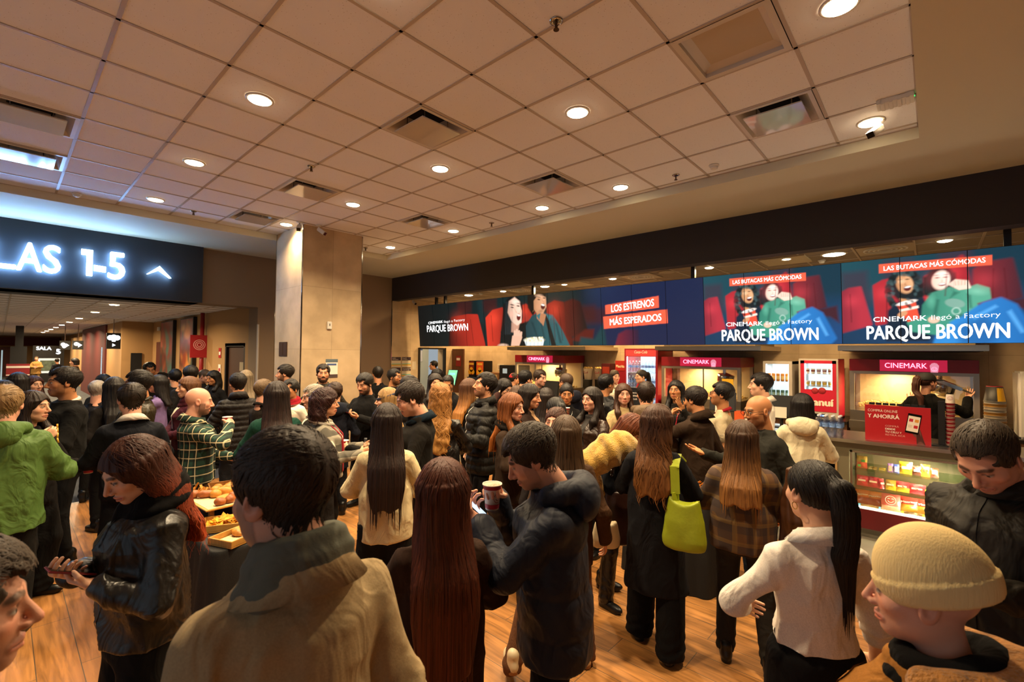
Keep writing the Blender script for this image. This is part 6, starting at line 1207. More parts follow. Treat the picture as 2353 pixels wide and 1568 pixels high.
    if hst != 'bald':
        Lh = hair[2] if len(hair) > 2 else .05; vol = hair[3] if len(hair) > 3 else 1.; tip = hair[4] if len(hair) > 4 else None
        V, Q, c = make_hair(hst, Lh, vol, hair[1], tip, th, det, k)
        if len(V): mesh('hair', to_body(V), Q, hair_mat(hair[1]), t, c)
    # ---- top garment
    hz = hem*H_; wide = top[2] if len(top) > 2 and not isinstance(top[2], bpy.types.Material) else 0.
    za = zs.copy(); A = (ta+th)*wd; B = (tb+th)*wd
    if hz < .9*s or wide:
        fl = np.clip((1.15*s-zs)/(.6*s), 0, 1.2); A = np.maximum(A, (.165+th)*wd*(fl > .1))+wide*fl; B = np.maximum(B, (.118+th)*wd*(fl > .1))+wide*fl*.8
    if hz < .62*s: za = np.concatenate([[hz-.1], za]); A = np.concatenate([[A[0]+.02+wide*.2], A]); B = np.concatenate([[B[0]+.02+wide*.2], B]); Y0 = np.concatenate([[0], ty*wd+yl]); X0 = np.concatenate([[0], xl])
    else: Y0 = ty*wd+yl; X0 = xl
    cuff = (.042 if kind in ('coat', 'puffer', 'leather', 'shell', 'blazer') else .034)*s; elb = .044*s+th*.55; shr = .050*s+th*.55
    def top_f(P):
        d = loft(P, za, A, B, Y0, X0); d = smax(d, P[:, 2]-(hc[2]-.158*hs), .012); d = smax(d, hz-P[:, 2], .008)
        for nm in 'RL':
            Sh, E_, W, fd = J[nm][:4]; d = smin(d, cone(P, Sh, (lx(zsh)*.6+Sh[0]*.22, Sh[1]-.010, zsh+.075*s), shr*.80, .034*s+th*.3), .05)
            Wc = E_+(W-E_)*(sleeve-.06) if sleeve > .5 else None
            if sleeve > .5: ar = smin(cone(P, Sh, E_, shr, elb), cone(P, E_, Wc, elb, cuff+th*.35), .02)
            else: ar = cone(P, Sh, Sh+(E_-Sh)*sleeve*2, shr, elb+.012)
            d = smin(d, ar, .022)
        nk = cone(P, hc+np.array((0, -.02, -.06)), hc+np.array((0, -.035, -.150))*hs, .050*hs, .044*hs); return smax(d, -nk, .01)
    ext2 = ext+th; vh = (.0135, .0105, .0085)[det]
    V, Q = grow(top_f, (-ext2, min(ylw, -.2)-th, hz-.03), (ext2, yh, H_-.10), vh); V = relax(V, Q, 1, .6); N = normals(V, Q)
    amp = dict(tee=.004, shirt=.0055, knit=.0045, blazer=.0045, coat=.005, leather=.007, puffer=.003, shell=.0075, poncho=.005, hoodie=.006)[kind]
    dsp = wob(V*np.array((1, 1, .8)), k, (10, 22, 40), (1, .6, .35))*amp*.8+(.45-np.abs(wob(V*np.array((1, 1, .5)), k+1, (24, 40), (1.2, .9)))**.6)*amp*2.4
    near = np.full(len(V), 9.); prm = V[:, 2].copy()
    if sleeve > .5:
        for nm in 'RL':
            Sh, E_, W = J[nm][:3]; l1, l2 = np.linalg.norm(E_-Sh), np.linalg.norm(W-E_)
            for a, b, l0, ln in ((Sh, E_, 0, l1), (E_, W, l1, l2)):
                u = (b-a)/ln; tt = np.clip((V-a)@u, 0, ln); dd = np.linalg.norm(V-a-tt[:, None]*u, axis=1); m = (dd < near) & (dd < .085+th) & (tt > .02+.09*(l0 == 0)); near[m] = dd[m]; prm[m] = (l0+tt+3)[m]
            de = np.linalg.norm(V-E_, axis=1); dsp = dsp+np.sin((V@(E_-Sh)+V@(W-E_))*150/s+2*np.sin(V[:, 2]*30))*.0035*np.exp(-(de/.09)**2)*(kind not in ('puffer',))*(1.6 if kind in ('leather', 'shell', 'shirt') else 1)
    if kind == 'puffer': q = stripe or .085; dsp = dsp+min(.016, .0014/q)*(np.abs(np.sin(PI*prm/q))**.55-.7)+wob(V, k+5, (60, 90), (.0015, .001))
    V = V+N*dsp[:, None]; m_ = top[2] if len(top) > 2 and isinstance(top[2], bpy.types.Material) else (top[3] if len(top) > 3 else None)
    names = dict(tee='tee_shirt', shirt='shirt', knit='sweater', blazer='blazer', coat='coat', leather='leather_jacket', puffer='puffer_jacket', shell='jacket', poncho='poncho', hoodie='hooded_top')
    fab = dict(tee='wool', shirt='wool', knit='knit', blazer='wool', coat='wool', leather='leather', puffer='puffer', shell='shell', poncho='knit', hoodie='wool')[kind]
    tm = m_ or cloth(fab, col); topo = mesh(names[kind], V, Q, tm, t); N = normals(V, Q)
    def patch(nm, mask, c, off=.0025, par=t, m=None):
        f = mask[Q].all(1)
        if not f.any(): return None
        u, inv = np.unique(Q[f], return_inverse=True); return mesh(nm, V[u]+N[u]*off, inv.reshape(-1, 4), m or mat('cloth_trim_'+c.strip('#'), c, .8), par)
    fwd = V[:, 1]-np.interp(V[:, 2], za, Y0) > .02; xx = V[:, 0]-np.interp(V[:, 2], za, X0); nz = hc[2]-.17*hs
    if vneck: patch('shirt_front', fwd & (np.abs(xx) < (vneck[1]-(nz-V[:, 2])*vneck[2])) & (near > 8) & (V[:, 2] > hz+.02), vneck[0])
    if kind in ('coat', 'blazer', 'shell', 'puffer', 'leather', 'shirt') and not vneck: patch('front_edge', fwd & (np.abs(xx-.012) < vh*1.3) & (near > 8) & (V[:, 2] < nz-.035), top[4] if len(top) > 4 else col, .004, m=None if len(top) > 4 else tm)
    if top[-1] == 'yoke': pass
    # ---- collar, hood, scarf
    nb = hc+np.array((0, -.035, -.158))*hs; rn = .062*hs
    def ring(nm, r0, r1, z0, z1, m, yo=0., tiltf=.03, wv=0.):
        n = 28; vs = []; 
        for r, z, o in ((r0, z0, 0), (r1, z1, 0), (r1+.010, z1-.004, 0), (r0+.022, z0-.004, 0)):
            for i in range(n): a = 2*PI*i/n; vs.append((nb[0]+r*math.cos(a), nb[1]+yo+r*1.02*math.sin(a), nb[2]+z-tiltf*math.sin(a)+wv*math.sin(5*a)))
        q = [(a*n+i, a*n+(i+1) % n, ((a+1) % 4)*n+(i+1) % n, ((a+1) % 4)*n+i) for a in range(4) for i in range(n)]; return mesh(nm, np.array(vs), np.array(q), m, t)
    cm = cloth(fab, coll_col) if coll_col else tm
    if collar == 'crew': ring('neckband', rn+.004, rn-.002, -.012, .012, cm)
    if collar == 'stand': ring('collar', rn+.016+th*.5, rn+.016, -.02, .055, cm, 0, .02)
    if collar == 'shirt': ring('collar', rn+.010, rn+.002, -.01, .032, cm, 0, .022); ring('collar_leaf', rn+.034, rn+.004, -.016, .032, cm, 0, .028)
    if collar == 'coat': ring('collar', rn+.020+th*.4, rn+.012, -.02, .045, cm, 0, .035); ring('collar_leaf', rn+.042+th*.4, rn+.012, -.030, .044, cm, -.004, .036)
    if collar in ('hood', 'bighood', 'furhood'):
        g = 1.25 if collar != 'hood' else 1.
        def hf(P): 
            d = ell(P, nb+np.array((0, -.085*g-th*.5, -.025)), (.12*g, .062*g, .085*g)); 
            for a0 in range(7):
                a, b = (math.radians(200-220*(a0+i)/7) for i in (0, 1)); c_ = nb+np.array((0, -.005, .0)); R0 = (rn+.035*g)
                p, q_ = (c_+np.array((R0*math.cos(v)*1.1, -R0*math.sin(v), .02*math.sin(v)+.0)) for v in (a, b)); d = smin(d, cone(P, p, q_, .028*g+th*.15, .028*g+th*.15), .03)
            return smax(d, -ell(P, nb+np.array((0, .0, .06)), (rn+.012, rn+.015, .12)), .015)
        v, q = grow(hf, nb-np.array((.22, .30, .18)), nb+np.array((.22, .2, .16)), vh); v = relax(v, q, 1); nn = normals(v, q); v = v+nn*(wob(v, k+2, (20, 38), (.006, .004)))[:, None]; mesh('hood', v, q, cloth('fur', coll_col) if collar == 'furhood' and coll_col else cm, t)
    if neck:
        def sf(P):
            d = np.full(len(P), 9.)
            for zq, rr, r2 in (((-.015, .020, .030), (.028, .008, .027)) if neck[0] != 'scarf' else ((-.02, .026, .032), (.025, .014, .030), (.060, .004, .024))):
                q = P-nb-np.array((0, .002, zq)); q[:, 2] += .28*q[:, 1]; d = smin(d, np.hypot(np.hypot(q[:, 0], q[:, 1])-(rn+rr+th*.2), q[:, 2])-r2, .015)
            if len(neck) > 2: d = smin(d, cone(P, nb+np.array((.03, .09+th*.3, -.03)), nb+np.array((.045, .13+th, -.32)), .03, .035), .02)
            return d
        v, q = grow(sf, nb-np.array((.2, .2, .42)), nb+np.array((.2, .26, .12)), vh*.8); nn = normals(v, q); v = v+nn*(wob(v, k+9, (40, 90), (.005, .003)))[:, None]; mesh(neck[0], v, q, cloth('knit', neck[1]), t)
    # ---- trousers or skirt
    bk, bcol = bot[0], bot[1]; bw = dict(trousers=.012, wide=.038, jeans=.010, skirt=.03, apron=.02, cord=.016)[bk]; bm_ = cloth('cord' if bk == 'cord' else ('leather' if len(bot) > 2 and bot[2] == 'leather' else 'wool'), bcol)
    ztop = min(1.02*s, max(hz+.10, .62*s)) if hz < 1.0*s else 1.06*s; hemz = .045*s+(0 if bk != 'jeans' else .02)
    if legs:
        def leg_f(P):
            d = loft(P, zs, (ta+.008)*wd+.004, (tb+.008)*wd+.004, ty*wd); d = np.maximum(d, P[:, 2]-ztop); d = smax(d, .79*s-P[:, 2], .05)
            if bk in ('skirt', 'apron'): d = smin(d, np.maximum(loft(P, [.1*s, .5*s, .95*s], [.21, .20, .175*wd], [.15, .145, .13*wd], [0, 0, 0]), np.maximum(P[:, 2]-.95*s, .28*s-P[:, 2])), .03)
            for hip, kn, an, sd in LG:
                d = smin(d, cone(P, hip, kn, .084*s+bw*.5, .060*s+bw), .035); fl = smax(cone(P, kn, an-np.array((0, 0, .05)), .060*s+bw, .046*s+bw*1.25), hemz-P[:, 2], .004); d = smin(d, fl, .02)
            return d
        fxm = max(abs(l[i][0]) for l in LG for i in (1, 2))+.16; fym = [l[i][1] for l in LG for i in (1, 2)]
        v, q = grow(leg_f, (-max(fxm, .25), min(fym+[-.1])-.15, hemz-.03), (max(fxm, .25), max(fym+[.1])+.16, ztop+.02), vh*1.15); v = relax(v, q, 1, .6); nn = normals(v, q)
        v = v+nn*(wob(v*np.array((1, 1, .6)), k+3, (11, 26, 45), (.004, .003, .0015))+.004*np.sin(v[:, 2]*95+3*np.sin(v[:, 0]*20))*np.clip((.28*s-v[:, 2])/.15, 0, 1))[:, None]; mesh('skirt' if bk == 'skirt' else ('apron' if bk == 'apron' else 'trousers'), v, q, bm_, t)
        # ---- shoes
        for hip, kn, an, sd in LG:
            key = ('shoe', shoes)
            if key not in SPARE:
                def shoe_f(P): 
                    d = smin(ell(P, (0, -.01, .055), (.042, .075, .062)), ell(P, (.0, .10, .035), (.044, .10, .040)), .03); d = smin(d, cone(P, (0, -.02, .06), (0, -.03, .13), .043, .045), .02); d = smax(d, .012-P[:, 2], .006); so = cone(P*np.array((1, 1, 1.)), (0, -.035, .012), (0, .135, .012), .040, .042); so = smax(so, np.abs(P[:, 2]-.014)-.014, .004); return np.minimum(d, so)
                V_, Q_ = grow(shoe_f, (-.07, -.12, -.02), (.07, .23, .18), .009); z = V_[:, 2]; c = np.tile(np.array(lin(shoes if isinstance(shoes, str) else shoes[0])), (len(V_), 1)); c[z < .03] = lin('#0a0909' if isinstance(shoes, str) else shoes[1])
                o = mesh('shoe', V_, Q_, attr_mat('shoe_leather', .38), t, c); SPARE[key] = o.data; bpy.data.objects.remove(o)
            link('shoe', SPARE[key], t, mtx=Matrix.Translation((an[0], an[1]-.0, max(0, an[2]-.085*s))) @ Matrix.Rotation(-sd*.22, 4, 'Z') @ Matrix.Scale(s*(.92 if fem else 1.04), 4))
    # ---- glasses
    if glasses:
        M = MB()
        for sd in (-1, 1):
            pts = [(sd*.0335+.024*math.cos(a), .106+.0, -.003+.019*math.sin(a)) for a in np.linspace(0, 2*PI, 17)]
            for a, b in zip(pts, pts[1:]): M.cyl(a, b, .0019, n=5)
            M.cyl((sd*.057, .105, .004), (sd*.080, .02, .006), .0017, n=5).cyl((sd*.080, .02, .006), (sd*.081, -.012, -.002), .0017, n=5)
        M.cyl((-.010, .107, .002), (.010, .107, .002), .0019, n=5); V_ = to_body(np.array(M.v)); M.v = [tuple(p) for p in V_]; M.build('glasses', mat('glasses_'+glasses.strip('#'), glasses, .3), t)
    return dict(t=t, held=held, hc=hc, head=to_body, J=J, nb=nb, rn=rn, hs=hs, s=s, th=th, patch=patch, V=V, near=near, fwd=fwd, xx=xx, zhem=hz, za=za, A=A, B=B, Y0=Y0, tm=tm, H=H_, N=N)
def world_of(p, v): return p['t'].matrix_basis @ Vector(v)
def grip_cup(p, side, label, group='red and white paper cups'):
    """a paper cup standing upright inside the hand"""
    c, fd, n = p['held'][side]; w_ = world_of(p, c); return paper_cup(label, w_.x, w_.y, w_.z-.055, group)
def phone(p, side, label, col='#0b0b0d', lit=None, two=False, drop=.012):
    c, fd, n = p['held'][side]; c = np.array(c)-n*.030
    if two: c = (np.array(p['held']['R'][0])+np.array(p['held']['L'][0]))/2-n*.02
    rz = p['t'].rotation_euler.z; loc = world_of(p, c); t = thing('mobile_phone', label, 'phone', loc, rz, None)
    up = Vector((0, .55, .5)).normalized() if not two else Vector((0, .8, .35)).normalized(); nz = Vector((0, -.5, .85)); M = frame((0, 0, 0), (1, 0, 0), nz-up*nz.dot(up), up); M = Matrix((Vector((1, 0, 0)), up, Vector((1, 0, 0)).cross(up))).transposed().to_4x4()
    MB().box(-.036, -.074, -.004, .036, .074, .004).build('case', mat('phone_'+col.strip('#'), col, .3), t, bevel=.003, mtx=M); MB().box(-.033, -.070, .004, .033, .070, .0048).build('screen', glow('phone_lit', (.55, .7, .9), lit) if lit else BLACK_GLOSS, t, mtx=M); return t
def lanyard(p, col='#a3172a', card=True, drop=.42):
    nb, rn, th = p['nb'], p['rn'], p['th']; M = MB(); zt = nb[2]-.02
    for sd in (-1, 1):
        pts = [nb+np.array((sd*.02, -rn-.02, .03)), nb+np.array((sd*(rn+.02), -.01, .025))]
        for zz, xx_ in ((-.06, .066), (-.14, .055), (-.24, .04), (-.34, .02)):
            z = nb[2]+zz; pts.append(np.array((sd*xx_+nb[0], np.interp(z, p['za'], p['Y0'])+np.interp(z, p['za'], p['B'])*math.sqrt(max(0, 1-(xx_/np.interp(z, p['za'], p['A']))**2))+.008, z)))
        for a, b in zip(pts, pts[1:]): M.cyl(a, b, .006, n=6)
    M.build('lanyard', mat('lanyard_red', col, .5), p['t'])
    if card: z = nb[2]-.42; y = np.interp(z, p['za'], p['Y0'])+np.interp(z, p['za'], p['B'])+.008; MB().box(-.035, y, z-.06, .035, y+.004, z+.06).build('badge', mat('badge_red', '#b8283c', .4), p['t'])
# ------------------------------------------------------------------ things worn and carried
def head_part(p, name, M, m, smooth=True):
    M.v = [tuple(q) for q in p['head'](np.array(M.v))]; return M.build(name, m, p['t'], smooth)
def earring(p, sd):
    M = MB(); r = .013
    for i in range(14): a, b = 2*PI*i/14, 2*PI*(i+1)/14; M.cyl((sd*.083, -.006+r*math.cos(a), -.048+r*math.sin(a)), (sd*.083, -.006+r*math.cos(b), -.048+r*math.sin(b)), .0016, n=5)
    head_part(p, 'earring', M, mat('gold', '#c9a050', .25, metal=1.))
def necklace(p):
    M = MB(); nb = p['nb']; pts = []
    for i in range(13):
        a = PI*i/12; x_ = .075*math.cos(a); z = nb[2]-.01-.13*math.sin(a)**.8; y = np.interp(z, p['za'], p['Y0'])+np.interp(z, p['za'], p['B'])*math.sqrt(max(.05, 1-(x_/np.interp(z, p['za'], p['A']))**2))+.006; pts.append((nb[0]+x_, y, z))
    for a, b in zip(pts, pts[1:]): M.cyl(a, b, .002, n=5)
    M.lathe([(.001, -.008), (.008, 0), (.001, .008)], 10, Matrix.Translation(pts[6]), cap=False); M.build('necklace', mat('silver', '#c8c4bc', .25, metal=1.), p['t'])
def beanie(p):
    def f(P):
        d = ell(P, (0, -.024, .050), (.094, .117, .122)); tl = P[:, 2]+.25*P[:, 1]-.012
        return smax(smax(d, -tl-.012, .006), -(ell(P, (0, -.022, .045), (.080, .101, .09))), .004)
    V, Q = grow(f, (-.13, -.17, -.06), (.13, .14, .20), .005); N = normals(V, Q); c = V[:, 2]+.25*V[:, 1]; th_ = np.arctan2(V[:, 0], V[:, 1]+.02)
    V = V+N*(np.where(c < .052, .006, 0))[:, None]
    mesh('beanie', p['head'](V), Q, mat('cream_knit', '#e2c78e', .95, spec=.1, bump=.25, bscale=1, stretch=(260, 260, 8)), p['t'])
def cap(p, col):
    def f(P):
        d = ell(P, (0, -.016, .032), (.088, .108, .098)); d = smax(d, -(P[:, 2]-.028+.12*P[:, 1]*0), .004); b = ell(P-np.array((0, .125, .030)), (0, 0, 0), (.068, .075, .010)); return smin(d, b, .01)
    V, Q = grow(f, (-.11, -.15, .0), (.11, .23, .15), .006); mesh('cap', p['head'](V), Q, mat('cap_'+col.strip('#'), col, .8), p['t'])
def stripe_band(p):
    V, Q = grow(lambda P: smax(smax(ell(P, (0, -.014, .030), (.096, .117, .108)), np.abs(P[:, 2]-.042+.35*P[:, 1])-.011, .004), -ell(P, (0, -.014, .03), (.083, .103, .095)), .002), (-.13, -.16, -.06), (.13, .14, .16), .005)
    mesh('hair_band', p['head'](V), Q, mat('navy_band', '#161c38', .7), p['t'])
def logo(p): V = p['V']; p['patch']('chest_mark', p['fwd'] & (np.hypot(p['xx']+.075, (V[:, 2]-p['nb'][2]+.16)*1.8) < .02), '#cfc8c0', .004)
def backlogo(p): V = p['V']; p['patch']('back_mark', (~p['fwd']) & (np.hypot(p['xx']-.09, (V[:, 2]-p['nb'][2]+.09)*1.6) < .03) & (V[:, 1] < 0), '#cfc8c0', .004)
def held_at(p, side, o=(0, 0, 0)): return world_of(p, p['held'][side][0]+np.array(o))
def snackbit(p, side, label):
    w_ = held_at(p, side, p['held'][side][1]*.055+np.array((0, 0, .0))); v, q = grow(lambda P: cone(P, (-.012, -.03, 0), (.006, .045, .01), .012, .009), (-.05, -.07, -.04), (.05, .09, .04), .005); t = mesh('snack_stick', v, q, mat('crisp_gold', '#d89a2c', .6, bump=.3, bscale=80), None); t.location = w_; t.rotation_euler = p['t'].rotation_euler; tag(t, label, 'snack')
def strip(p, side, label):
    w_ = held_at(p, side, p['held'][side][1]*.05); M = MB(); pts = [(0, 0, .02), (.004, .004, -.01), (.006, .01, -.05), (.016, .016, -.09), (.022, .03, -.125)]
    for a, b in zip(pts, pts[1:]): M.cyl(a, b, .006, n=8)
    t = M.build('snack_strip', mat('strip_gold', '#d8a02c', .5), None, True, loc=w_, rot=p['t'].rotation_euler); tag(t, label, 'snack')
def hand_bottle(p, side, label):
    w_ = held_at(p, side); t = thing('water_bottle', label, 'bottle', (w_.x, w_.y, w_.z-.10)); h_, r = .215, .030
    MB().lathe([(r*.8, 0), (r, .012), (r, h_*.55), (r*.9, h_*.62), (r*.95, h_*.68), (r*.42, h_*.86), (r*.40, h_*.9)], 20, cap=False).build('bottle_body', glass('held_pet', (.92, .92, .88), .28), t, True); MB().lathe([(r*.46, h_*.9), (r*.46, h_), (.0005, h_)], 14, cap=False).build('cap', mat('dark_cap', '#26282c', .4), t, True)
def tote(name, label, cat, x, y, z, rz, w_, d_, h_, m, strap_top=None, topw=.8, sag=.0, sw=.02, sd=0, strap_m=None, wobv=.008):
    """soft bag hanging at x, y with its bottom at z; the strap goes up to strap_top (local)"""
    t = thing(name, label, cat, (x, y, z), rz); zs_ = [-.05, .0, .06, h_*.5, h_, h_+.1]
    V, Q = grow(lambda P: smax(smax(loft(P, zs_, [w_*.43, w_*.47, w_*.5, w_*.46, w_*.5*topw, w_*.45*topw], [d_*.4, d_*.45, d_*.5, d_*.45, d_*.3, d_*.25], [0]*6), -P[:, 2], .03), P[:, 2]-h_+sag*np.cos(P[:, 0]/w_*PI), .012), (-w_*.7, -d_*.8, -.03), (w_*.7, d_*.8, h_+.04), .010)
    N = normals(V, Q); V = V+N*wob(V*np.array((1, 1, .6)), int(h_*1000), (12, 28, 50), (wobv, wobv*.6, wobv*.3))[:, None]; mesh('bag_body', V, Q, m, t)
    if strap_top is not None:
        M = MB()
        for sg in (-1, 1):
            a = Vector((sg*w_*.34*topw, 0, h_-.03)); b = Vector(strap_top); c = Vector((strap_top[0]+sg*.015, strap_top[1]+.0, strap_top[2]-.02)); prev = a
            for i in range(1, 9):
                u = i/8; q = a*(1-u)**2+Vector((a.x*.5+c.x*.5, a.y*.4+c.y*.6, a.z*.45+c.z*.55))*2*u*(1-u)+c*u*u; M.cyl(prev, q, sw, n=8); prev = q
            M.cyl(c, b, sw, n=8)
        o = M.build('strap', strap_m or m, t, True)
    return t
def local_world(p, v): w_ = world_of(p, v); return w_
def bag_(p, sd, label, col, w_, h_, zc):
    q = world_of(p, (sd*.23, -.03, zc*p['H']-.05)); zt = p['nb'][2]-.05-(zc*p['H']-.05); return tote('shoulder_bag', label, 'bag', q.x, q.y, q.z, p['t'].rotation_euler.z+PI/2, w_, .12, h_, mat('bag_'+col.strip('#'), col, .4, bump=.2, bscale=30), (0, sd*.11*1, zt), sw=.010)
def strap(p, sd, col):
    pass
def limebag(p):
    q = world_of(p, (.20, -.17, .765)); m = mat('lime_leather', '#8f9a12', .55, bump=.12, bscale=40)
    t = tote('tote_bag', 'lime green leather shoulder bag hanging on the long black coat', 'bag', q.x, q.y, q.z, p['t'].rotation_euler.z-.1, .27, .14, .36, m, None, topw=.66, sag=.07)
    top = np.array((-.075, .155, p['nb'][2]-.045-.765)); M = MB()
    for a, b in (((-.045, -.005, .20), (-.055, .0, .34)), ((-.055, .0, .34), (-.065, .02, .50)), ((-.065, .02, .50), (-.07, .06, top[2]-.04)), ((-.07, .06, top[2]-.04), tuple(top)), (tuple(top), (-.06, .24, top[2]-.05))): M.box(-.028, -.006, 0, .028, .006, (Vector(b)-Vector(a)).length+.01, Matrix.Translation(a) @ (Vector(b)-Vector(a)).to_track_quat('Z', 'Y').to_matrix().to_4x4())
    M.build('strap', m, t)
def furcoat(p):
    def f(P):
        d = np.full(len(P), 9.); pts = [(-.22, .02, -.11), (-.12, .0, -.02), (.0, 0, .03), (.11, .02, .045), (.19, .03, .02)]; rr = [.07, .105, .115, .10, .06]
        for i in range(4): d = smin(d, cone(P, pts[i], pts[i+1], rr[i], rr[i+1]), .03)
        return smin(d, cone(P, (-.16, .06, -.10), (-.10, .10, -.30), .06, .035), .05)
    V, Q = grow(f, (-.36, -.2, -.40), (.32, .26, .22), .009); N = normals(V, Q); V = V+N*(wob(V, 7, (14, 30, 70), (.014, .008, .005))+.006*np.sin(V[:, 0]*60+V[:, 2]*20))[:, None]
    t = mesh('furry_jacket', V, Q, mat('yellow_fur', '#b8903c', .95, bump=1., bscale=130, var=.25, sheen=.4, vscale=25), None); t.location = (3.075, 1.80, 1.255); t.rotation_euler = (0, math.radians(-12), math.radians(-47)); tag(t, 'folded yellow furry jacket carried over an arm', 'jacket')
def leatherbag(p):
    tote('leather_bag', 'dark brown leather tote with stitched seams, below the furry jacket', 'bag', 3.20, 1.80, .56, math.radians(-45), .26, .15, .40, mat('brown_hide', '#2e1710', .35, bump=.25, bscale=25), (0, .02, .68), sw=.012)
    tote('cream_bag', 'small cream crescent bag peeking out behind the navy puffer', 'bag', 2.86, 1.70, .66, math.radians(-45), .20, .10, .20, mat('cream_hide', '#c9b894', .5), None, topw=.7, sag=.04)
def drape(p):
    def f(P):
        d = np.full(len(P), 9.)
        for a, b, ra, rb in (((0, 0, .26), (.01, -.01, .12), .028, .045), ((.01, -.01, .12), (.03, -.02, -.04), .045, .062), ((.03, -.02, -.04), (.10, -.03, -.21), .062, .052), ((.0, .0, .05), (-.02, .01, -.22), .045, .040), ((.02, 0, 0), (.04, -.01, -.24), .05, .05)): d = smin(d, cone(P*np.array((.78, 1.1, 1)), a, b, ra, rb), .04)
        return d
    V, Q = grow(f, (-.2, -.18, -.34), (.24, .18, .46), .0095); N = normals(V, Q); a = np.arctan2(V[:, 1], V[:, 0]); V = V+N*(.004*np.sin(a*7+V[:, 2]*6)+wob(V, 3, (18, 40), (.010, .004)))[:, None]
    t = mesh('brown_jacket', V, Q, mat('brown_satin', '#4a2a14', .4, bump=.15, bscale=12, stretch=(1, 1, .3)), None); t.location = (3.36, .67, 1.02); t.rotation_euler = (0, 0, math.radians(-40)); tag(t, 'brown satin jacket draped beside the brown checked overshirt', 'jacket')
def scoop(p):
    c = held_at(p, 'R'); t = thing('popcorn_scoop', 'long steel popcorn scoop held by the worker in the black cap', 'scoop', c)
    rz = p['t'].rotation_euler.z; d = Vector((.0, .75, .35)); q = Matrix.Translation((0, 0, 0)) @ d.to_track_quat('Y', 'Z').to_matrix().to_4x4(); MB().box(-.06, .05, -.02, .06, .34, .025).build('pan', CHROME, t, bevel=.012, mtx=q); MB().cyl((0, -.08, 0), (0, .06, 0), .013).build('handle', STEEL, t, mtx=q)
# ================================================================== tables with food
CLOTH = mat('black_tablecloth', '#11100f', .85, bump=.15, bscale=180)
def draped_table(name, label, x0, y0, x1, y1, zt, seed):
    t = thing(name, label, 'table', ((x0+x1)/2, (y0+y1)/2, 0)); w_, d_ = (x1-x0)/2, (y1-y0)/2; r = .06; R = random.Random(seed)
    out = []
    for cx, cy_, a0 in ((w_-r, d_-r, 0), (-w_+r, d_-r, 90), (-w_+r, -d_+r, 180), (w_-r, -d_+r, 270)):
        for i in range(7): a = math.radians(a0+15*i); out.append((cx+r*math.cos(a), cy_+r*math.sin(a), math.cos(a), math.sin(a)))
    pts = []
    for (a, b) in zip(out, out[1:]+out[:1]):
        L = math.hypot(b[0]-a[0], b[1]-a[1]); n = max(1, int(L/.02))
        for i in range(n): u = i/n; pts.append(tuple(a[k]+(b[k]-a[k])*u for k in range(4)))
    n = len(pts); rows = [(zt, 0), (zt-.008, .006), (zt-.03, .010)]+[(zt-.03-(zt-.035)*j/8, .012+.03*(j/8)) for j in range(1, 9)]
    V = []; ph = R.uniform(0, 6)
    for z, o in rows:
        for i, (x, y, nx_, ny_) in enumerate(pts):
            k = max(0, (zt-z)/zt); s_ = i*.02; oo = o+k**.8*(.018*math.sin(s_*19+ph)+.012*math.sin(s_*43+2*ph)+.02*math.sin(s_*7)); V.append((x+nx_*oo, y+ny_*oo, max(.004, z)))
    F = [(j*n+i, j*n+(i+1) % n, (j+1)*n+(i+1) % n, (j+1)*n+i) for j in range(len(rows)-1) for i in range(n)]+[list(range(n))[::-1]]
    M = MB(); M.add(V, F); M.build('tablecloth', CLOTH, t, True).data.polygons[-1].use_smooth = False
    MB().box(-w_+.02, -d_+.02, zt-.03, w_-.02, d_-.02, zt-.004).build('table_top', mat('table_board', '#4a3a2a', .6), t)
    for sx in (-1, 1):
        for sy in (-1, 1): MB().cyl((sx*(w_-.1), sy*(d_-.1), 0), (sx*(w_-.1), sy*(d_-.1), zt-.03), .02).build('leg', STEEL, t)
    return t
PINE = mat('pine', '#b8863c', .55, bump=.08, bscale=6, stretch=(3, 14, 3), var=.18); PINE_D = mat('dark_pine', '#8a5a24', .55, bump=.08, bscale=6, stretch=(3, 14, 3), var=.18); PAPR = mat('printed_paper', '#cdb68c', .7)
def tray(label, x, y, z, rz, w_, d_, m, h_=.045, paper=True, rim=True, group='wooden food trays'):
    t = thing('food_tray', label, 'tray', (x, y, z), math.radians(rz), group); q = .012
    MB().box(-w_/2, -d_/2, 0, w_/2, d_/2, .01).build('tray_base', m, t, bevel=.002)
    if rim:
        for nm, b in (('rail', (-w_/2, -d_/2, .01, w_/2, -d_/2+q, h_)), ('rail', (-w_/2, d_/2-q, .01, w_/2, d_/2, h_)), ('rail', (-w_/2, -d_/2+q, .01, -w_/2+q, d_/2-q, h_)), ('rail', (w_/2-q, -d_/2+q, .01, w_/2, d_/2-q, h_))): MB().box(*b).build(nm, m, t, bevel=.002)
    if paper:
        pp = MB().box(-w_/2+.02, -d_/2+.02, .0102, w_/2-.02, d_/2-.02, .0115).build('paper_liner', PAPR, t); g = MB(); R = random.Random(int(x*100))
        for i in range(10):
            for j in range(8): 
                if R.random() < .7: cx, cy_ = -w_/2+.035+i*(w_-.07)/9, -d_/2+.035+j*(d_-.07)/7; l = R.uniform(.006, .014); g.box(cx-l/2, cy_-.0015, .0116, cx+l/2, cy_+.0015, .0119)
        g.build('paper_print', mat('paper_ink', '#5a4a34', .8), pp)
    return t
def put(t, x, y, z=.012): return Matrix.Translation(t.location) @ Matrix.Rotation(t.rotation_euler.z, 4, 'Z') @ Vector((x, y, z))
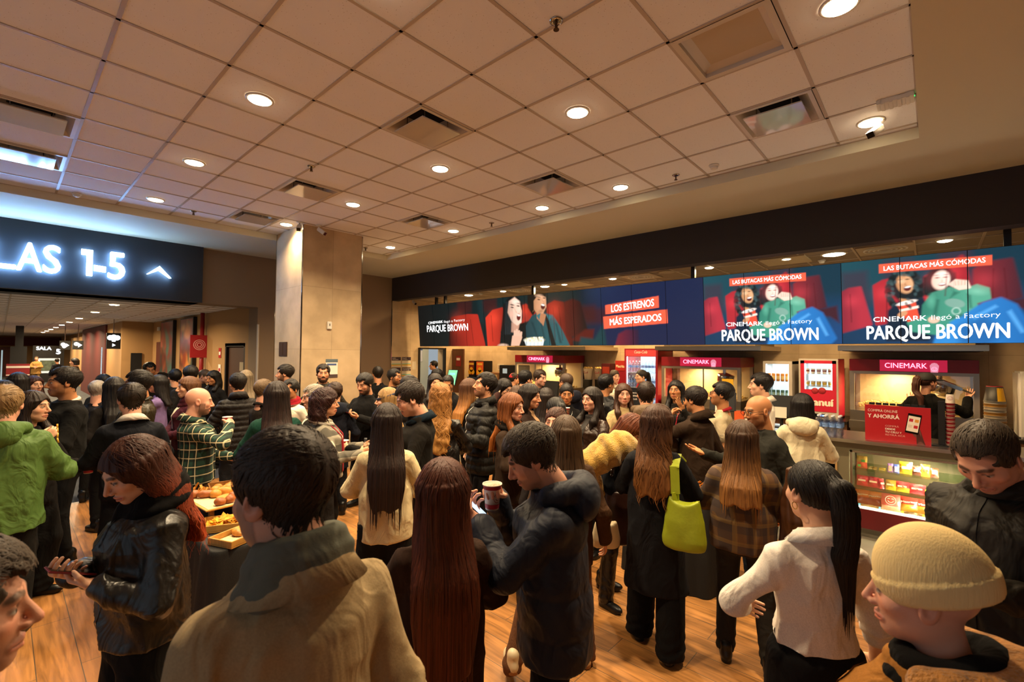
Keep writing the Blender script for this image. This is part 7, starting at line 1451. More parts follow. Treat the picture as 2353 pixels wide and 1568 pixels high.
BREAD = mat('baked_crust', '#c4822c', .55, bump=.3, bscale=50, var=.35, vscale=14); BREAD_D = mat('dark_crust', '#9a5420', .5, bump=.3, bscale=50, var=.35, vscale=14); CHIP = mat('corn_chip', '#d9981c', .7, bump=.3, bscale=140, var=.25, vscale=30); CRACK = mat('cracker', '#c8862c', .7, bump=.4, bscale=120, var=.3, vscale=30)
def bun_mesh(kind, seed):
    R = np.random.default_rng(seed)
    if kind == 'bun': f = lambda P: smax(ell(P, (0, 0, .022), (.036, .031, .028)), -P[:, 2], .006)
    elif kind == 'roll': f = lambda P: smax(ell(P, (0, 0, .024), (.055, .030, .028)), -P[:, 2], .006)
    elif kind == 'triangle': f = lambda P: smax(smax(smax(P[:, 1]-.035, -.035-P[:, 1]-P[:, 0]*.0, .004), np.abs(P[:, 0])*.86+P[:, 1]*.5-.030, .006), np.abs(P[:, 2]-.012)-.012, .006)
    elif kind == 'croissant':
        def f(P):
            d = np.full(len(P), 9.)
            for i in range(7): a = math.radians(20+23*i); r_ = .012+.014*math.sin(PI*(i+.5)/7); d = smin(d, ell(P, (.045*math.cos(a), .045*math.sin(a)-.02, r_), (r_*1.05, r_*1.15, r_)), .004)
            return d
    v, q = grow(f, (-.08, -.06, -.015), (.08, .06, .07), .0045); n = normals(v, q); v = v+n*wob(v, seed, (60, 130), (.003, .0015))[:, None]; return v, q
BUNS = {}
def food(name, label, t, x, y, z, rz, kind, seed, m, group, tilt_=(0, 0), sc=1.):
    k = (kind, seed % 4, m.name)
    if k not in BUNS:
        v, q = bun_mesh(kind, seed % 4+3); o = mesh(name, v, q, m, None); BUNS[k] = o.data; bpy.data.objects.remove(o)
    o = link(name, BUNS[k], None, put(t, x, y, z), (math.radians(tilt_[0]), math.radians(tilt_[1]), t.rotation_euler.z+math.radians(rz))); o.scale = (sc,)*3; return tag(o, label, 'pastry', group)
def heap(name, label, t, n, w_, d_, h_, m, group, shape, seed, cat='crisp', x0=0, y0=0):
    """loose flat crisps, every one its own object"""
    R = random.Random(seed); protos = []
    for i in range(4):
        M = MB(); k = shape(R); c_ = R.uniform(.004, .010); vs = [(x, y, c_*((x/.03)**2-.3)+R.uniform(-.001, .001)) for x, y in k]; N_ = len(vs); cx = sum(v[0] for v in vs)/N_; cyy = sum(v[1] for v in vs)/N_
        top = vs+[(cx, cyy, -.002)]; V = top+[(x, y, z-.0025) for x, y, z in top]; F = [(j, (j+1) % N_, N_) for j in range(N_)]+[((j+1) % N_+N_+1, j+N_+1, 2*N_+1) for j in range(N_)]+[(j, j+N_+1, (j+1) % N_+N_+1, (j+1) % N_) for j in range(N_)]
        M.add(V, F); o = M.build(name, m); protos.append(o.data); bpy.data.objects.remove(o)
    for i in range(n):
        u, v = R.uniform(-1, 1), R.uniform(-1, 1); top_ = h_*(1-max(abs(u), abs(v))**2)*(.6+.4*R.random()); z = .018+top_*(i/n)**.6
        o = link(name, protos[i % 4], None, put(t, x0+u*w_/2, y0+v*d_/2, z), (R.uniform(-.7, .7), R.uniform(-.7, .7), R.uniform(0, 6.28))); tag(o, label, cat, group)
tri = lambda R: [(-.028, -.02+R.uniform(-.003, .003)), (.0, -.024), (.03, -.018), (.017, .006), (.0, .030+R.uniform(-.004, .004)), (-.015, .006)]
rect = lambda R: [(-.034, -.014), (0, -.016), (.034, -.013), (.036, .013), (0, .016), (-.033, .014)]
draped_table('buffet_table', 'black draped buffet table with trays of bread and crisps, at the left', .91, 3.28, 1.50, 4.84, .76, 1)
draped_table('buffet_table', 'black draped table between the lime bag and the checked overshirt', 3.97, 1.38, 4.42, 2.15, .76, 2)
T1 = tray('nearest wooden tray on the left table, small croissants on printed paper', 1.125, 3.415, .763, 23, .36, .205, PINE)
food('croissant', 'small croissant on the nearest tray, behind the other one', T1, .0, .03, .012, 40, 'croissant', 0, BREAD, 'croissants'); food('croissant', 'small croissant on the nearest tray, in front', T1, .05, -.03, .012, 150, 'croissant', 1, BREAD_D, 'croissants'); food('croissant', 'small croissant at the far end of the nearest tray', T1, .10, .03, .012, 80, 'croissant', 2, BREAD, 'croissants')
T2 = tray('pale wooden tray heaped with yellow corn chips on the left table', 1.145, 3.68, .763, -26, .40, .22, PINE, .05, False)
heap('corn_chip', 'yellow corn chip in the heap on the pale tray of the left table', T2, 90, .34, .17, .075, CHIP, 'corn chips on the left table', tri, 5)
t = tray('raised wooden board of rolls and triangular pastries on the left table', 1.24, 4.10, .855, 4, .50, .52, PINE, .02, True, False); t.name = 'bread_board'
for sx, sy in ((-.2, -.21), (.2, -.21), (-.2, .21), (.2, .21)): MB().box(sx-.015, sy-.015, -.092, sx+.015, sy+.015, 0).build('leg', PINE_D, t)
R_ = random.Random(8); k = 0
spots = [(-.14, -.20, 'bun', 1), (-.07, -.19, 'bun', 1), (-.02, -.13, 'bun', 1), (-.10, -.12, 'triangle', 0), (-.05, -.06, 'triangle', 0), (.05, -.16, 'bun', 1), (.12, -.14, 'bun', 1), (.18, -.16, 'roll', 0), (.05, -.06, 'bun', 0), (.12, -.06, 'roll', 0), (.19, -.07, 'bun', 0), (-.09, .03, 'bun', 0), (-.14, .08, 'roll', 1), (-.20, .14, 'bun', 1), (-.02, .05, 'roll', 0), (.05, .04, 'roll', 0), (.12, .05, 'roll', 0), (.04, .13, 'roll', 0), (.12, .14, 'roll', 0), (-.05, .14, 'bun', 0), (.19, .04, 'bun', 1), (.2, .15, 'roll', 0)]
cols_ = ['left', 'left middle', 'middle', 'right middle', 'right']; rows_ = ['front edge', 'second row', 'middle row', 'fourth row', 'back edge']; used_l = {}
for x, y, kd, dk in spots:
    nm = {'bun': 'round bun', 'roll': 'long roll', 'triangle': 'triangular pastry'}[kd]; lb = '%s%s on the raised bread board, %s, %s' % ('dark ' if dk else 'golden ', nm, cols_[min(4, int((x+.22)/.09))], rows_[min(4, int((y+.22)/.09))])
    used_l[lb] = used_l.get(lb, 0)+1
    if used_l[lb] > 1: lb += ', inner one'
    food({'bun': 'bun', 'roll': 'bread_roll', 'triangle': 'pastry'}[kd], lb, t, x, y, .014, R_.uniform(-40, 40), kd, k, BREAD_D if dk else BREAD, 'breads on the raised board', sc=1.1); k += 1
T3 = tray('wooden tray of twisted bread sticks behind the raised board', 1.08, 4.55, .763, -14, .32, .22, PINE, .03)
stick = lambda R: [(-.07, -.010), (-.02, -.013), (.03, -.009), (.07, -.011), (.07, .010), (.02, .013), (-.03, .010), (-.07, .011)]
heap('bread_stick', 'flat twisted bread stick in the pile behind the raised board', T3, 36, .24, .15, .07, CRACK, 'bread sticks', stick, 6)
T4 = tray('reddish wooden tray with a few pastries at the far end of the left table', 1.36, 4.62, .763, -10, .24, .30, PINE_D, .06)
food('croissant', 'golden croissant in the reddish tray at the far corner', T4, .05, .05, .012, 20, 'croissant', 1, BREAD, 'croissants'); food('bun', 'flat dark bun in the reddish tray', T4, -.05, -.04, .012, 0, 'bun', 2, BREAD_D, 'buns in the reddish tray'); food('bun', 'flat bun leaning on the wall of the reddish tray', T4, -.05, .06, .012, 0, 'bun', 3, BREAD, 'buns in the reddish tray')
T5 = tray('tray heaped with orange crackers on the middle table', 4.16, 1.55, .763, 8, .30, .26, PINE, .04, False)
heap('cracker', 'orange rectangular cracker in the heap on the middle table', T5, 60, .26, .20, .10, CRACK, 'crackers on the middle table', rect, 9)
p = person('man from behind in an olive grey wool coat and grey scarf, nearest to us', 0.457, 1.081, math.radians(0.1), 1.831, 2, sex='m', hair=('short','#2c1e13',.05,1.2), top=('coat','#a8926e'), bot=('trousers','#141312'), tone='rosy', beard=.5, hem=.2, collar='coat', neck=('scarf','#62645a'), R='down', L='down', hp=6, hy=22, brow='#5a5048')
p = person('person with long red brown hair in a black leather jacket typing on a phone', 0.432, 2.440, math.radians(-262.0), 1.673, 2, sex='f', hair=('wavy','#3a1a0e',.36,1.3,'#9a3c18'), top=('leather','#14110f'), bot=('wide','#0b0a0a'), tone='fair', hem=.50, L=('phone',(.0,-.09,.0)), R=('phone',(.0,-.05,.02)), hp=26, hy=6, collar='shirt', bulk=.01, neck=('scarf','#0d0b0b',1))
phone(p,'L','mobile phone in a pinkish red case held by the red haired person','#7c2434',two=True)
p = person('man in a dark navy puffer jacket looking down with a cup and a phone', 1.656, 1.235, math.radians(40.0), 1.715, 2, sex='m', hair=('messy','#33281e',.05,1.0), top=('puffer','#191d2a'), bot=('trousers','#0c0b0b'), shoes='#111', tone='rosy', beard=.35, hem=.42, L=('phone',(-.04,.04,.12)), R=('cup',(-.03,-.03,.24)), hp=28, hy=4, lean=4, collar='bighood', stripe=.17, bulk=.004)
grip_cup(p,'R','paper cup with a smiling face held by the man in the navy puffer')
phone(p,'L','phone with a bright screen held by the man in the navy puffer',lit=1.3)
p = person('woman with very long auburn hair seen from behind in a dark brown coat', 1.162, 1.415, math.radians(-31.4), 1.594, 2, sex='f', hair=('long','#4a2212',.62,1.3,'#5c2812'), top=('coat','#2c1a10'), bot=('trousers','#0f0d0c'), tone='fair', hem=.12, hy=-6, R='front', L='front')
p = person('waitress in a white shirt with a sleek dark ponytail and black apron', 2.153, 0.353, math.radians(-46.7), 1.600, 2, sex='f', hair=('pony','#150e0a',.36), top=('shirt','#d9d0c6'), bot=('apron','#0f0e10'), tone='fair', hem=.56, sleeve=.80, collar='shirt', R=('down',(.04,.05,.0)), L=('front',(.1,0,-.05)), hy=8, bulk=.012)
earring(p,1)
earring(p,-1)
p = person('person in a cream ribbed beanie and brown jacket with a black collar', 1.513, 0.018, math.radians(-1.3), 1.561, 2, sex='f', hair=('bald','#2a1a10'), top=('coat','#8a5a24'), bot=('trousers','#141211'), tone='rosy', hem=.45, collar='furhood', coll_col='#a8702c', neck=('snood','#0e0d0d'), hy=4, hp=4, bulk=.03, mous=.12)
beanie(p)
p = person('grey haired man cut off by the lower left edge, nose in profile', -0.055, 1.355, math.radians(-97.7), 1.638, 2, sex='m', hair=('messy','#4a4038',.05,1.1), top=('coat','#15130f'), bot=('trousers','#141211'), tone='rosy', hem=.4, collar='stand', coll_col='#1a2a20', hp=2, beard=.12, brow='#5a5048')
p = person('man in a dark olive jacket looking down at a phone at the right edge', 2.632, -0.185, math.radians(64.0), 1.826, 2, sex='m', hair=('receding','#3a2e22',.05,.85), top=('shell','#1d1913'), bot=('trousers','#0f0e0d'), tone='rosy', beard=.12, hem=.38, collar='shirt', R=('tap',(.0,.0,.02)), L=('phone',(-.02,.03,-.02)), hp=42)
phone(p,'L','phone held flat by the man in the dark olive jacket',lit=.25)
p = person('grey blond man from behind in a green rain jacket with a hood', 0.030, 4.815, math.radians(-8.4), 1.751, 1, sex='m', hair=('short','#8a6f4c',.05,1.1), top=('shell','#4d6a31'), bot=('trousers','#171513'), tone='rosy', hem=.42, collar='hood', R=('snack',(.08,-.02,-.09)), L='down', bulk=.03)
snackbit(p,'R','pastry stick held by the man in the green jacket')
p = person('woman with long dark brown hair nibbling a strip, beside the green jacket', 0.186, 5.346, math.radians(-132.0), 1.668, 1, sex='f', hair=('front','#1f110b',.30,1.15), top=('knit','#141110'), bot=('wide','#100f0f'), tone='fair', R=('mouth',(.05,.05,-.05)), L=('cup',(.02,.05,-.02)), hy=8, hem=.5)
strip(p,'R','long thin snack strip hanging from a raised hand')
grip_cup(p,'L','red banded cup in front of the big man in black')
p = person('big man with swept back hair in a black sweater over a white tee', 0.404, 5.962, math.radians(-251.9), 1.836, 1, sex='m', hair=('short','#17110d',.05,1.3), top=('knit','#11100f'), bot=('trousers','#0e0e0f'), tone='tan', beard=.4, hem=.48, collar='crew', coll_col='#cfc6ba', L=('snack',(.0,.02,-.02)), R='down', bulk=.03, hy=-10)
snackbit(p,'L','yellow crisp held by the big man in black')
logo(p)
p = person('man in a dark navy suit jacket seen from behind, white shirt collar', 0.763, 5.051, math.radians(1.4), 1.722, 1, sex='m', hair=('short','#1f160f',.05,1.2), top=('blazer','#12141b'), bot=('trousers','#101116'), tone='rosy', collar='shirt', coll_col='#cfc6ba', hem=.45, R='front', L='front', bulk=.015, hy=8, glasses='#30302e')
p = person('pale woman with reddish hair facing us between the man in black and the left edge', 0.322, 9.187, math.radians(-162.0), 1.639, 0, sex='f', hair=('front','#3a1c14',.28), top=('knit','#1a1615'), bot=('trousers','#111'), tone='fair', R='front', L='front', hy=10)
p = person('person with a navy knit cap from behind at the far left, white collar', 0.154, 8.178, math.radians(3.9), 1.724, 0, sex='f', hair=('bob','#15100d',.16), top=('coat','#14141a'), bot=('trousers','#111'), collar='shirt', coll_col='#d0c8bc')
p = person('dark haired person from behind at the left edge behind the green jacket', 0.026, 7.428, math.radians(19.8), 1.663, 0, sex='f', hair=('bob','#1b110c',.16,1.2), top=('coat','#1d1a18'), bot=('trousers','#111'))
p = person('grey haired man mostly hidden behind the big man in black', 0.888, 8.268, math.radians(-26.1), 1.594, 0, sex='m', hair=('short','#8d857c',.05,1.), top=('coat','#16151a'), bot=('trousers','#111'), tone='rosy')
p = person('woman with long black hair and glasses behind the navy suit', 0.873, 6.865, math.radians(12.8), 1.697, 0, sex='f', hair=('long','#120c0a',.42,1.2), top=('coat','#161210'), bot=('trousers','#111'), tone='tan', glasses='#2a2622')
p = person('person with black hair seen behind the big man in black', 1.087, 9.535, math.radians(3.5), 1.624, 0, sex='m', hair=('short','#0f0b0a',.05,1.2), top=('coat','#161413'), bot=('trousers','#111'))
p = person('young man with a fade haircut and olive bomber jacket facing left', 0.956, 6.026, math.radians(69.0), 1.795, 1, sex='m', hair=('fade','#150f0c',.05,1.), top=('leather','#26200f'), bot=('trousers','#121110'), tone='tan', collar='crew', hem=.47, L='front', R='front')
p = person('dark haired man with a hand at his face by the corridor wall', 1.862, 10.759, math.radians(-179.8), 1.784, 0, sex='m', hair=('short','#120d0b',.05,1.3), top=('coat','#1a1614'), bot=('trousers','#111'), tone='tan', L='ear', R='down', hp=10)
p = person('woman in a lilac blazer with dark hair facing left', 1.494, 8.044, math.radians(71.5), 1.661, 0, sex='f', hair=('long','#120c0b',.30,1.1), top=('blazer','#6d5a86'), bot=('trousers','#15131a'), tone='mid', L='mouth', R='front')
p = person('smiling woman with wavy brown hair and burgundy scarf, left of the flannel shirt', 1.503, 6.543, math.radians(-266.9), 1.696, 0, sex='f', hair=('wavy','#5a3820',.28,1.0), top=('coat','#3d1420'), bot=('trousers','#131112'), tone='fair', L='front', R='front', vneck=('#c8b8a0',.05,.12), smile=True, neck=('scarf','#3a1018'))
p = person('bald bearded man in a green checked flannel drinking from a cup', 1.252, 5.109, math.radians(-101.8), 1.667, 1, sex='m', hair=('bald','#3a2a1c'), top=('blazer','#1c3f33',0.0,GREENP), bot=('trousers','#3a2616'), tone='rosy', beard=.75, R=('cuphigh',(.02,.05,-.04)), L=('cup',(.08,.02,-.12)), collar='shirt', hem=.47, hp=6, brow='#3a2418', bulk=.015)
grip_cup(p,'R','cup raised to the mouth of the bald man in green flannel')
bag_(p,-1,'black bag hanging at the hip of the man in green flannel','#0e0c0b',.30,.20,.45)
p = person('dark haired man from behind in a black jacket near the film posters', 1.936, 8.296, math.radians(1.9), 1.777, 0, sex='m', hair=('short','#15100c',.05,1.3), top=('coat','#100f10'), bot=('trousers','#111'), bulk=.02)
p = person('dark haired person half hidden left of the man by the film posters', 1.981, 9.440, math.radians(8.1), 1.691, 0, sex='m', hair=('short','#100c0b',.05,1.1), top=('coat','#121011'), bot=('trousers','#111'))
p = person('bald man looking down beside the red fire pipe', 2.590, 10.259, math.radians(-134.2), 1.673, 0, sex='m', hair=('shorn','#4a3a2c'), top=('coat','#131214'), bot=('trousers','#111'), tone='rosy', hp=18, beard=.15)
p = person('smiling woman with dark tied hair in a black jacket by the corridor door', 2.491, 9.177, math.radians(-245.2), 1.674, 0, sex='f', hair=('front','#120d0b',.22), top=('coat','#0f0e10'), bot=('trousers','#111'), tone='tan', smile=True, hp=10)
p = person('man from behind in a black quilted puffer jacket', 2.074, 6.658, math.radians(-1.3), 1.719, 0, sex='m', hair=('short','#16100c',.05,1.3), top=('puffer','#1b1818'), bot=('trousers','#1a1a1e'), collar='stand', hem=.42, L=('cup',(.05,.0,.05)), R='down', stripe=.07)
grip_cup(p,'L','cup in the hand of the man in the black puffer, left of centre')
p = person('grey blond long haired woman behind the black puffer', 2.533, 7.789, math.radians(-13.0), 1.716, 0, sex='f', hair=('long','#7a6a54',.36), top=('coat','#2a231c'), bot=('trousers','#1c1814'))
p = person('man with short fair hair and a bare neck in a dark brown sweater', 2.114, 5.871, math.radians(-69.8), 1.673, 0, sex='m', hair=('fade','#5a4630',.05,.8), top=('knit','#1a1512'), bot=('trousers','#6a5030'), tone='rosy', beard=.15, R='front', L='front', collar='crew')
p = person('woman from behind in a dark green blazer with long dark hair and a bag strap', 1.671, 4.347, math.radians(-17.0), 1.735, 1, sex='f', hair=('long','#1c100c',.34,1.25,'#2a1610'), top=('blazer','#10372c'), bot=('trousers','#111113'), L='front', R='front', bulk=.012, hem=.46)
strap(p,-1,'#2a2018')
bag_(p,-1,'dark shoulder bag with studs on the green blazer side','#1a1512',.26,.20,.50)
p = person('bearded man in profile in front of the pillar left face', 2.892, 7.241, math.radians(60.2), 1.804, 0, sex='m', hair=('fade','#1c140e',.05,1.1), top=('puffer','#16171b'), bot=('trousers','#111'), tone='mid', beard=.8, collar='stand')
p = person('young man in a white shirt with a red neckerchief', 2.529, 6.159, math.radians(-240.3), 1.647, 0, sex='m', hair=('short','#15100c',.05,1.1), top=('shirt','#d6cbb8'), bot=('trousers','#131112'), tone='tan', collar='shirt', hem=.55, neck=('neckerchief','#8c1824'), R='down', L='down')
p = person('bearded man in an olive jacket standing against the pillar', 3.280, 6.814, math.radians(-203.7), 1.816, 0, sex='m', hair=('fade','#1c130d',.05,1.), top=('shell','#211d14'), bot=('trousers','#15130f'), tone='mid', beard=.9, collar='shirt', R='pocket', L='pocket')
p = person('grey haired man in profile with a black vest over a pale shirt', 2.243, 4.836, math.radians(77.1), 1.663, 1, sex='m', hair=('short','#8a8074',.05,1.), top=('blazer','#161312'), bot=('trousers','#121112'), tone='rosy', vneck=('#cfc3ac',.06,.10), collar='shirt', coll_col='#cfc3ac', hp=6, L='front', R='front')
p = person('woman with a dark red curly bob in a black and white checked poncho', 2.063, 4.216, math.radians(-124.1), 1.653, 1, sex='f', hair=('curlybob','#2a100c',.17,1.5), top=('poncho','#c9bfa8',.03,PONCHO), bot=('trousers','#1a1512'), tone='mid', hem=.50, R=('cup',(.0,.05,.02)), L=('gest',(-.08,-.02,-.08)), collar='shirt', coll_col='#d8cfc0', hy=-4)
hand_bottle(p,'R','clear plastic water bottle held by the woman in the poncho')
lanyard(p)
p = person('man from behind in a navy jacket with a checked collar', 2.794, 5.495, math.radians(-14.9), 1.634, 0, sex='m', hair=('short','#2e1d12',.05,1.), top=('coat','#12141e'), bot=('trousers','#131316'), tone='mid', hem=.34, collar='hood', coll_col='#161a26')
p = person('bearded man in a black sweater looking down at a phone', 3.241, 5.519, math.radians(-248.4), 1.736, 0, sex='m', hair=('messy','#17100c',.05,.9), top=('knit','#100f0f'), bot=('trousers','#111'), tone='mid', beard=.85, R=('phone',(.05,.02,.03)), L=('phone',(.05,.02,.03)), hp=14, collar='crew', hem=.46, bulk=.02)
phone(p,'R','phone in the hands of the bearded man in the black sweater','#6a2a30',two=True)
p = person('dark haired man from behind in a black suit jacket near the limestone corner', 4.708, 7.625, math.radians(-15.7), 1.742, 0, sex='m', hair=('short','#17110e',.05,1.1), top=('blazer','#121113'), bot=('trousers','#111'), tone='mid', beard=.3)
p = person('bearded man with glasses facing right under the wall notices', 4.348, 6.533, math.radians(-151.6), 1.739, 0, sex='m', hair=('short','#120d0b',.05,1.), top=('coat','#121215'), bot=('trousers','#111'), tone='tan', beard=.8, glasses='#1a1a1a')
p = person('man in a black puffer checking a phone, right of the bearded man in black', 3.235, 4.633, math.radians(-102.9), 1.751, 0, sex='m', hair=('short','#1a120e',.05,1.2), top=('puffer','#141315'), bot=('trousers','#121113'), tone='rosy', R=('phone',(.0,.04,.02)), L='front', hp=22, stripe=.08, collar='stand')
phone(p,'R','phone in front of the man in the black puffer behind the dark sweater')
p = person('man in a dark sweater over a blue shirt looking down to the left', 2.250, 3.067, math.radians(60.7), 1.794, 1, sex='m', hair=('short','#20150f',.05,1.15), top=('knit','#15120f'), bot=('trousers','#101012'), tone='rosy', beard=.3, mous=.5, hp=22, L='front', R=('front',(.0,.04,.05)), collar='shirt', coll_col='#16232e', hem=.44, bulk=.012)
p = person('woman with straight blond hair facing left behind the white blazer', 2.643, 4.098, math.radians(49.2), 1.649, 1, sex='f', hair=('long','#8a6a40',.32,1.,'#b08a54'), top=('knit','#141210'), bot=('trousers','#131211'), tone='fair', L=('cup',(.0,.08,.02)), R='front', hy=4)
grip_cup(p,'L','white cup held out between two women near the white blazer')
stripe_band(p)
p = person('woman from behind in a cream blazer with long straight dark brown hair', 1.814, 2.809, math.radians(-31.9), 1.651, 1, sex='f', hair=('long','#1d0f0a',.56,1.2,'#24120b'), top=('blazer','#c9b78f',.01), bot=('wide','#100f10'), hem=.44, R=('cup',(-.0,-.02,.02)), L='front', bulk=.006)
grip_cup(p,'R','paper cup at the right shoulder of the cream blazer')
p = person('woman from behind with long curly golden hair and a black leather jacket', 2.846, 3.499, math.radians(-51.1), 1.714, 1, sex='f', hair=('curly','#8a5c2c',.50,1.35,'#a4743a'), top=('leather','#131110'), bot=('jeans','#2c3238'), hem=.46, R='front', L='front')
p = person('dark haired woman whose forehead shows above the golden curls', 3.853, 4.846, math.radians(-208.5), 1.733, 0, sex='f', hair=('front','#1a100c',.25), top=('coat','#151212'), bot=('trousers','#111'), tone='mid')
p = person('man with glasses and a beard looking down at a cup near the kiosk', 4.683, 5.570, math.radians(-230.1), 1.687, 0, sex='m', hair=('receding','#1a120d',.05,1.), top=('coat','#121113'), bot=('trousers','#111'), tone='tan', beard=.6, glasses='#202020', hp=22, R=('cup',(.0,.0,.03)), L='front')
grip_cup(p,'R','small cup held by the man with glasses near the kiosk')
p = person('dark haired worker in the store room doorway facing left', 8.286, 10.528, math.radians(61.8), 1.780, 0, sex='m', hair=('short','#110c0a',.05,1.), top=('shirt','#1a1818'), bot=('trousers','#111'), tone='mid')
p = person('black haired person below the store room doorway', 5.440, 6.819, math.radians(31.4), 1.704, 0, sex='m', hair=('short','#100b0a',.05,1.3), top=('coat','#151312'), bot=('trousers','#111'))
p = person('woman with long ombre blond hair from the side in a black puffer', 3.885, 4.216, math.radians(-104.7), 1.695, 0, sex='f', hair=('long','#4a2c18',.40,1.1,'#b07434'), top=('puffer','#12110f'), bot=('trousers','#111'), tone='fair', stripe=.075, R='front', L='front')
p = person('bearded man with thick dark hair in a black puffer holding a cup, gazing left', 3.463, 3.561, math.radians(59.8), 1.792, 1, sex='m', hair=('short','#17100c',.05,1.35), top=('puffer','#14120f',0,None,'#b8b0a4'), bot=('trousers','#0f0f11'), tone='mid', beard=.65, L=('cup',(.02,.02,.0)), R='pocket', hp=-10, collar='stand', stripe=.085, hem=.42)
grip_cup(p,'L','cup held by the bearded man in the black puffer')
p = person('woman with dark hair and glasses holding a hand to her ear', 4.482, 4.229, math.radians(-178.7), 1.687, 0, sex='f', hair=('front','#130d0b',.26,1.1), top=('coat','#2c1512'), bot=('trousers','#111'), tone='fair', R='ear', L='front', glasses='#151313', hp=16)
p = person('worker in a red cap behind the counter', 7.611, 6.814, math.radians(-128.2), 1.579, 0, sex='m', hair=('short','#1a120d',.05,1.), top=('shirt','#1a1817'), bot=('trousers','#111'), tone='mid')
cap(p,'#b8202c')
p = person('dark haired man facing right with a black collar up, left of the tall man', 5.247, 4.499, math.radians(-101.4), 1.762, 0, sex='m', hair=('short','#120d0b',.05,1.2), top=('coat','#131112'), bot=('trousers','#111'), tone='mid', collar='stand', hp=8)
p = person('man with short brown hair facing right in a black hooded jacket', 5.942, 4.775, math.radians(-183.2), 1.747, 0, sex='m', hair=('fade','#2c1e14',.05,1.), top=('shell','#121214'), bot=('trousers','#111'), tone='rosy', beard=.2, collar='hood', hp=6)
p = person('balding man from behind in a navy hooded jacket at the counter', 5.263, 3.737, math.radians(-12.6), 1.754, 0, sex='m', hair=('shorn','#3c2c20'), top=('shell','#121522'), bot=('trousers','#111'), tone='tan', collar='hood', bulk=.02, hp=12)
p = person('woman with straight copper hair in a brown coat, talking', 3.120, 2.828, math.radians(-165.8), 1.649, 1, sex='f', hair=('front','#6b3a18',.40,1.25,'#98561f'), top=('coat','#2a1c11'), bot=('trousers','#7a6138'), tone='rosy', hem=.36, R='front', L='front', hp=4, neck=('scarf','#17110d'))
p = person('woman with shoulder length dark hair and a brown blazer facing right', 3.723, 3.130, math.radians(-157.9), 1.692, 1, sex='f', hair=('bob','#1a110d',.20,1.15), top=('blazer','#241610'), bot=('trousers','#111'), tone='mid', R='front', L='front', hp=6, vneck=('#8a6a48',.05,.15))
p = person('small person with light brown hair seen from behind', 4.463, 3.956, math.radians(-58.4), 1.598, 0, sex='f', hair=('long','#3c2617',.30,1.), top=('coat','#1b1512'), bot=('trousers','#111'))
p = person('woman with long dark brown hair from behind, in the middle of the queue', 4.275, 3.343, math.radians(-50.0), 1.608, 0, sex='f', hair=('long','#1c110c',.40,1.2), top=('coat','#15110f'), bot=('trousers','#111'))
p = person('woman with black hair tied back and a small earring, seen from behind', 3.506, 2.627, math.radians(-28.2), 1.604, 1, sex='f', hair=('pony','#0f0b0a',.30), top=('knit','#141112'), bot=('trousers','#111'), tone='fair')
earring(p,-1)
p = person('woman in black with a necklace drinking from a cup', 4.725, 3.367, math.radians(-232.5), 1.650, 0, sex='f', hair=('bun','#140e0b'), top=('knit','#0f0d0d'), bot=('trousers','#111'), tone='tan', R=('cuphigh',(-.02,-.02,-.03)), L='front', hp=8, vneck=None)
grip_cup(p,'R','cup at the lips of the woman with a necklace')
necklace(p)
earring(p,1)
p = person('smiling woman with reddish brown hair peeking over the navy puffer man', 3.001, 2.248, math.radians(-255.2), 1.577, 1, sex='f', hair=('bun','#3c1e12'), top=('coat','#1a1414'), bot=('trousers','#111'), tone='rosy', smile=True, hp=-4)
p = person('woman with straight ash brown hair from behind, right of the navy puffer man', 2.508, 1.793, math.radians(-48.4), 1.600, 1, sex='f', hair=('long','#3f2c1a',.34,1.25), top=('coat','#3a2412'), bot=('cord','#5a3414'), shoes=('#c9b896','#8a5a2c'), feet=((.14,.02),(-.36,-.16)), hem=.40)
p = person('smiling young woman with dark hair in a brown jacket', 4.075, 2.594, math.radians(80.5), 1.669, 1, sex='f', hair=('front','#1a110c',.30,1.1), top=('leather','#2c1a10'), bot=('trousers','#111'), tone='rosy', smile=True, R='front', L='front', vneck=('#17110e',.05,.10))
p = person('man with black hair and glasses in a black jacket with a small white mark', 5.539, 3.286, math.radians(-111.3), 1.734, 0, sex='m', hair=('short','#0f0b0a',.05,1.3), top=('shell','#101012'), bot=('trousers','#111'), tone='tan', glasses='#161616', bulk=.01)
backlogo(p)
p = person('young woman with long brown hair in a beige coat', 4.977, 2.717, math.radians(-225.4), 1.661, 0, sex='f', hair=('front','#3a2214',.42,1.15), top=('coat','#a08a62'), bot=('trousers','#141211'), tone='rosy', hy=-6, R='front', L='front')
p = person('worker with hair in a bun and white shirt behind the counter', 7.840, 4.472, math.radians(-210.3), 1.712, 0, sex='f', hair=('bun','#2a1c12'), top=('shirt','#d3c8b4'), bot=('trousers','#111'), tone='rosy', collar='shirt')
p = person('worker with a dark ponytail smiling in front of the drinks fridge', 7.893, 3.966, math.radians(56.7), 1.734, 0, sex='f', hair=('pony','#120d0b',.30), top=('shirt','#d6cbb8'), bot=('trousers','#111'), tone='fair', collar='shirt', neck=('neckerchief','#8c1824'), glasses='#8a8078', smile=True)
p = person('man from behind in a brown quilted jacket with a puffy hood', 4.638, 2.270, math.radians(-59.9), 1.716, 1, sex='m', hair=('short','#24160e',.05,1.1), top=('puffer','#5a4630'), bot=('trousers','#171513'), collar='bighood', stripe=.10, hem=.42, bulk=.01)
p = person('woman with closed eyes talking, red lanyard over a dark top', 5.636, 2.361, math.radians(-265.3), 1.689, 0, sex='f', hair=('front','#120c0a',.36,1.0), top=('knit','#1d1a17'), bot=('trousers','#111'), tone='tan', L=('gest',(-.10,-.08,.18)), R='front', hp=-6, hr=3)
lanyard(p)
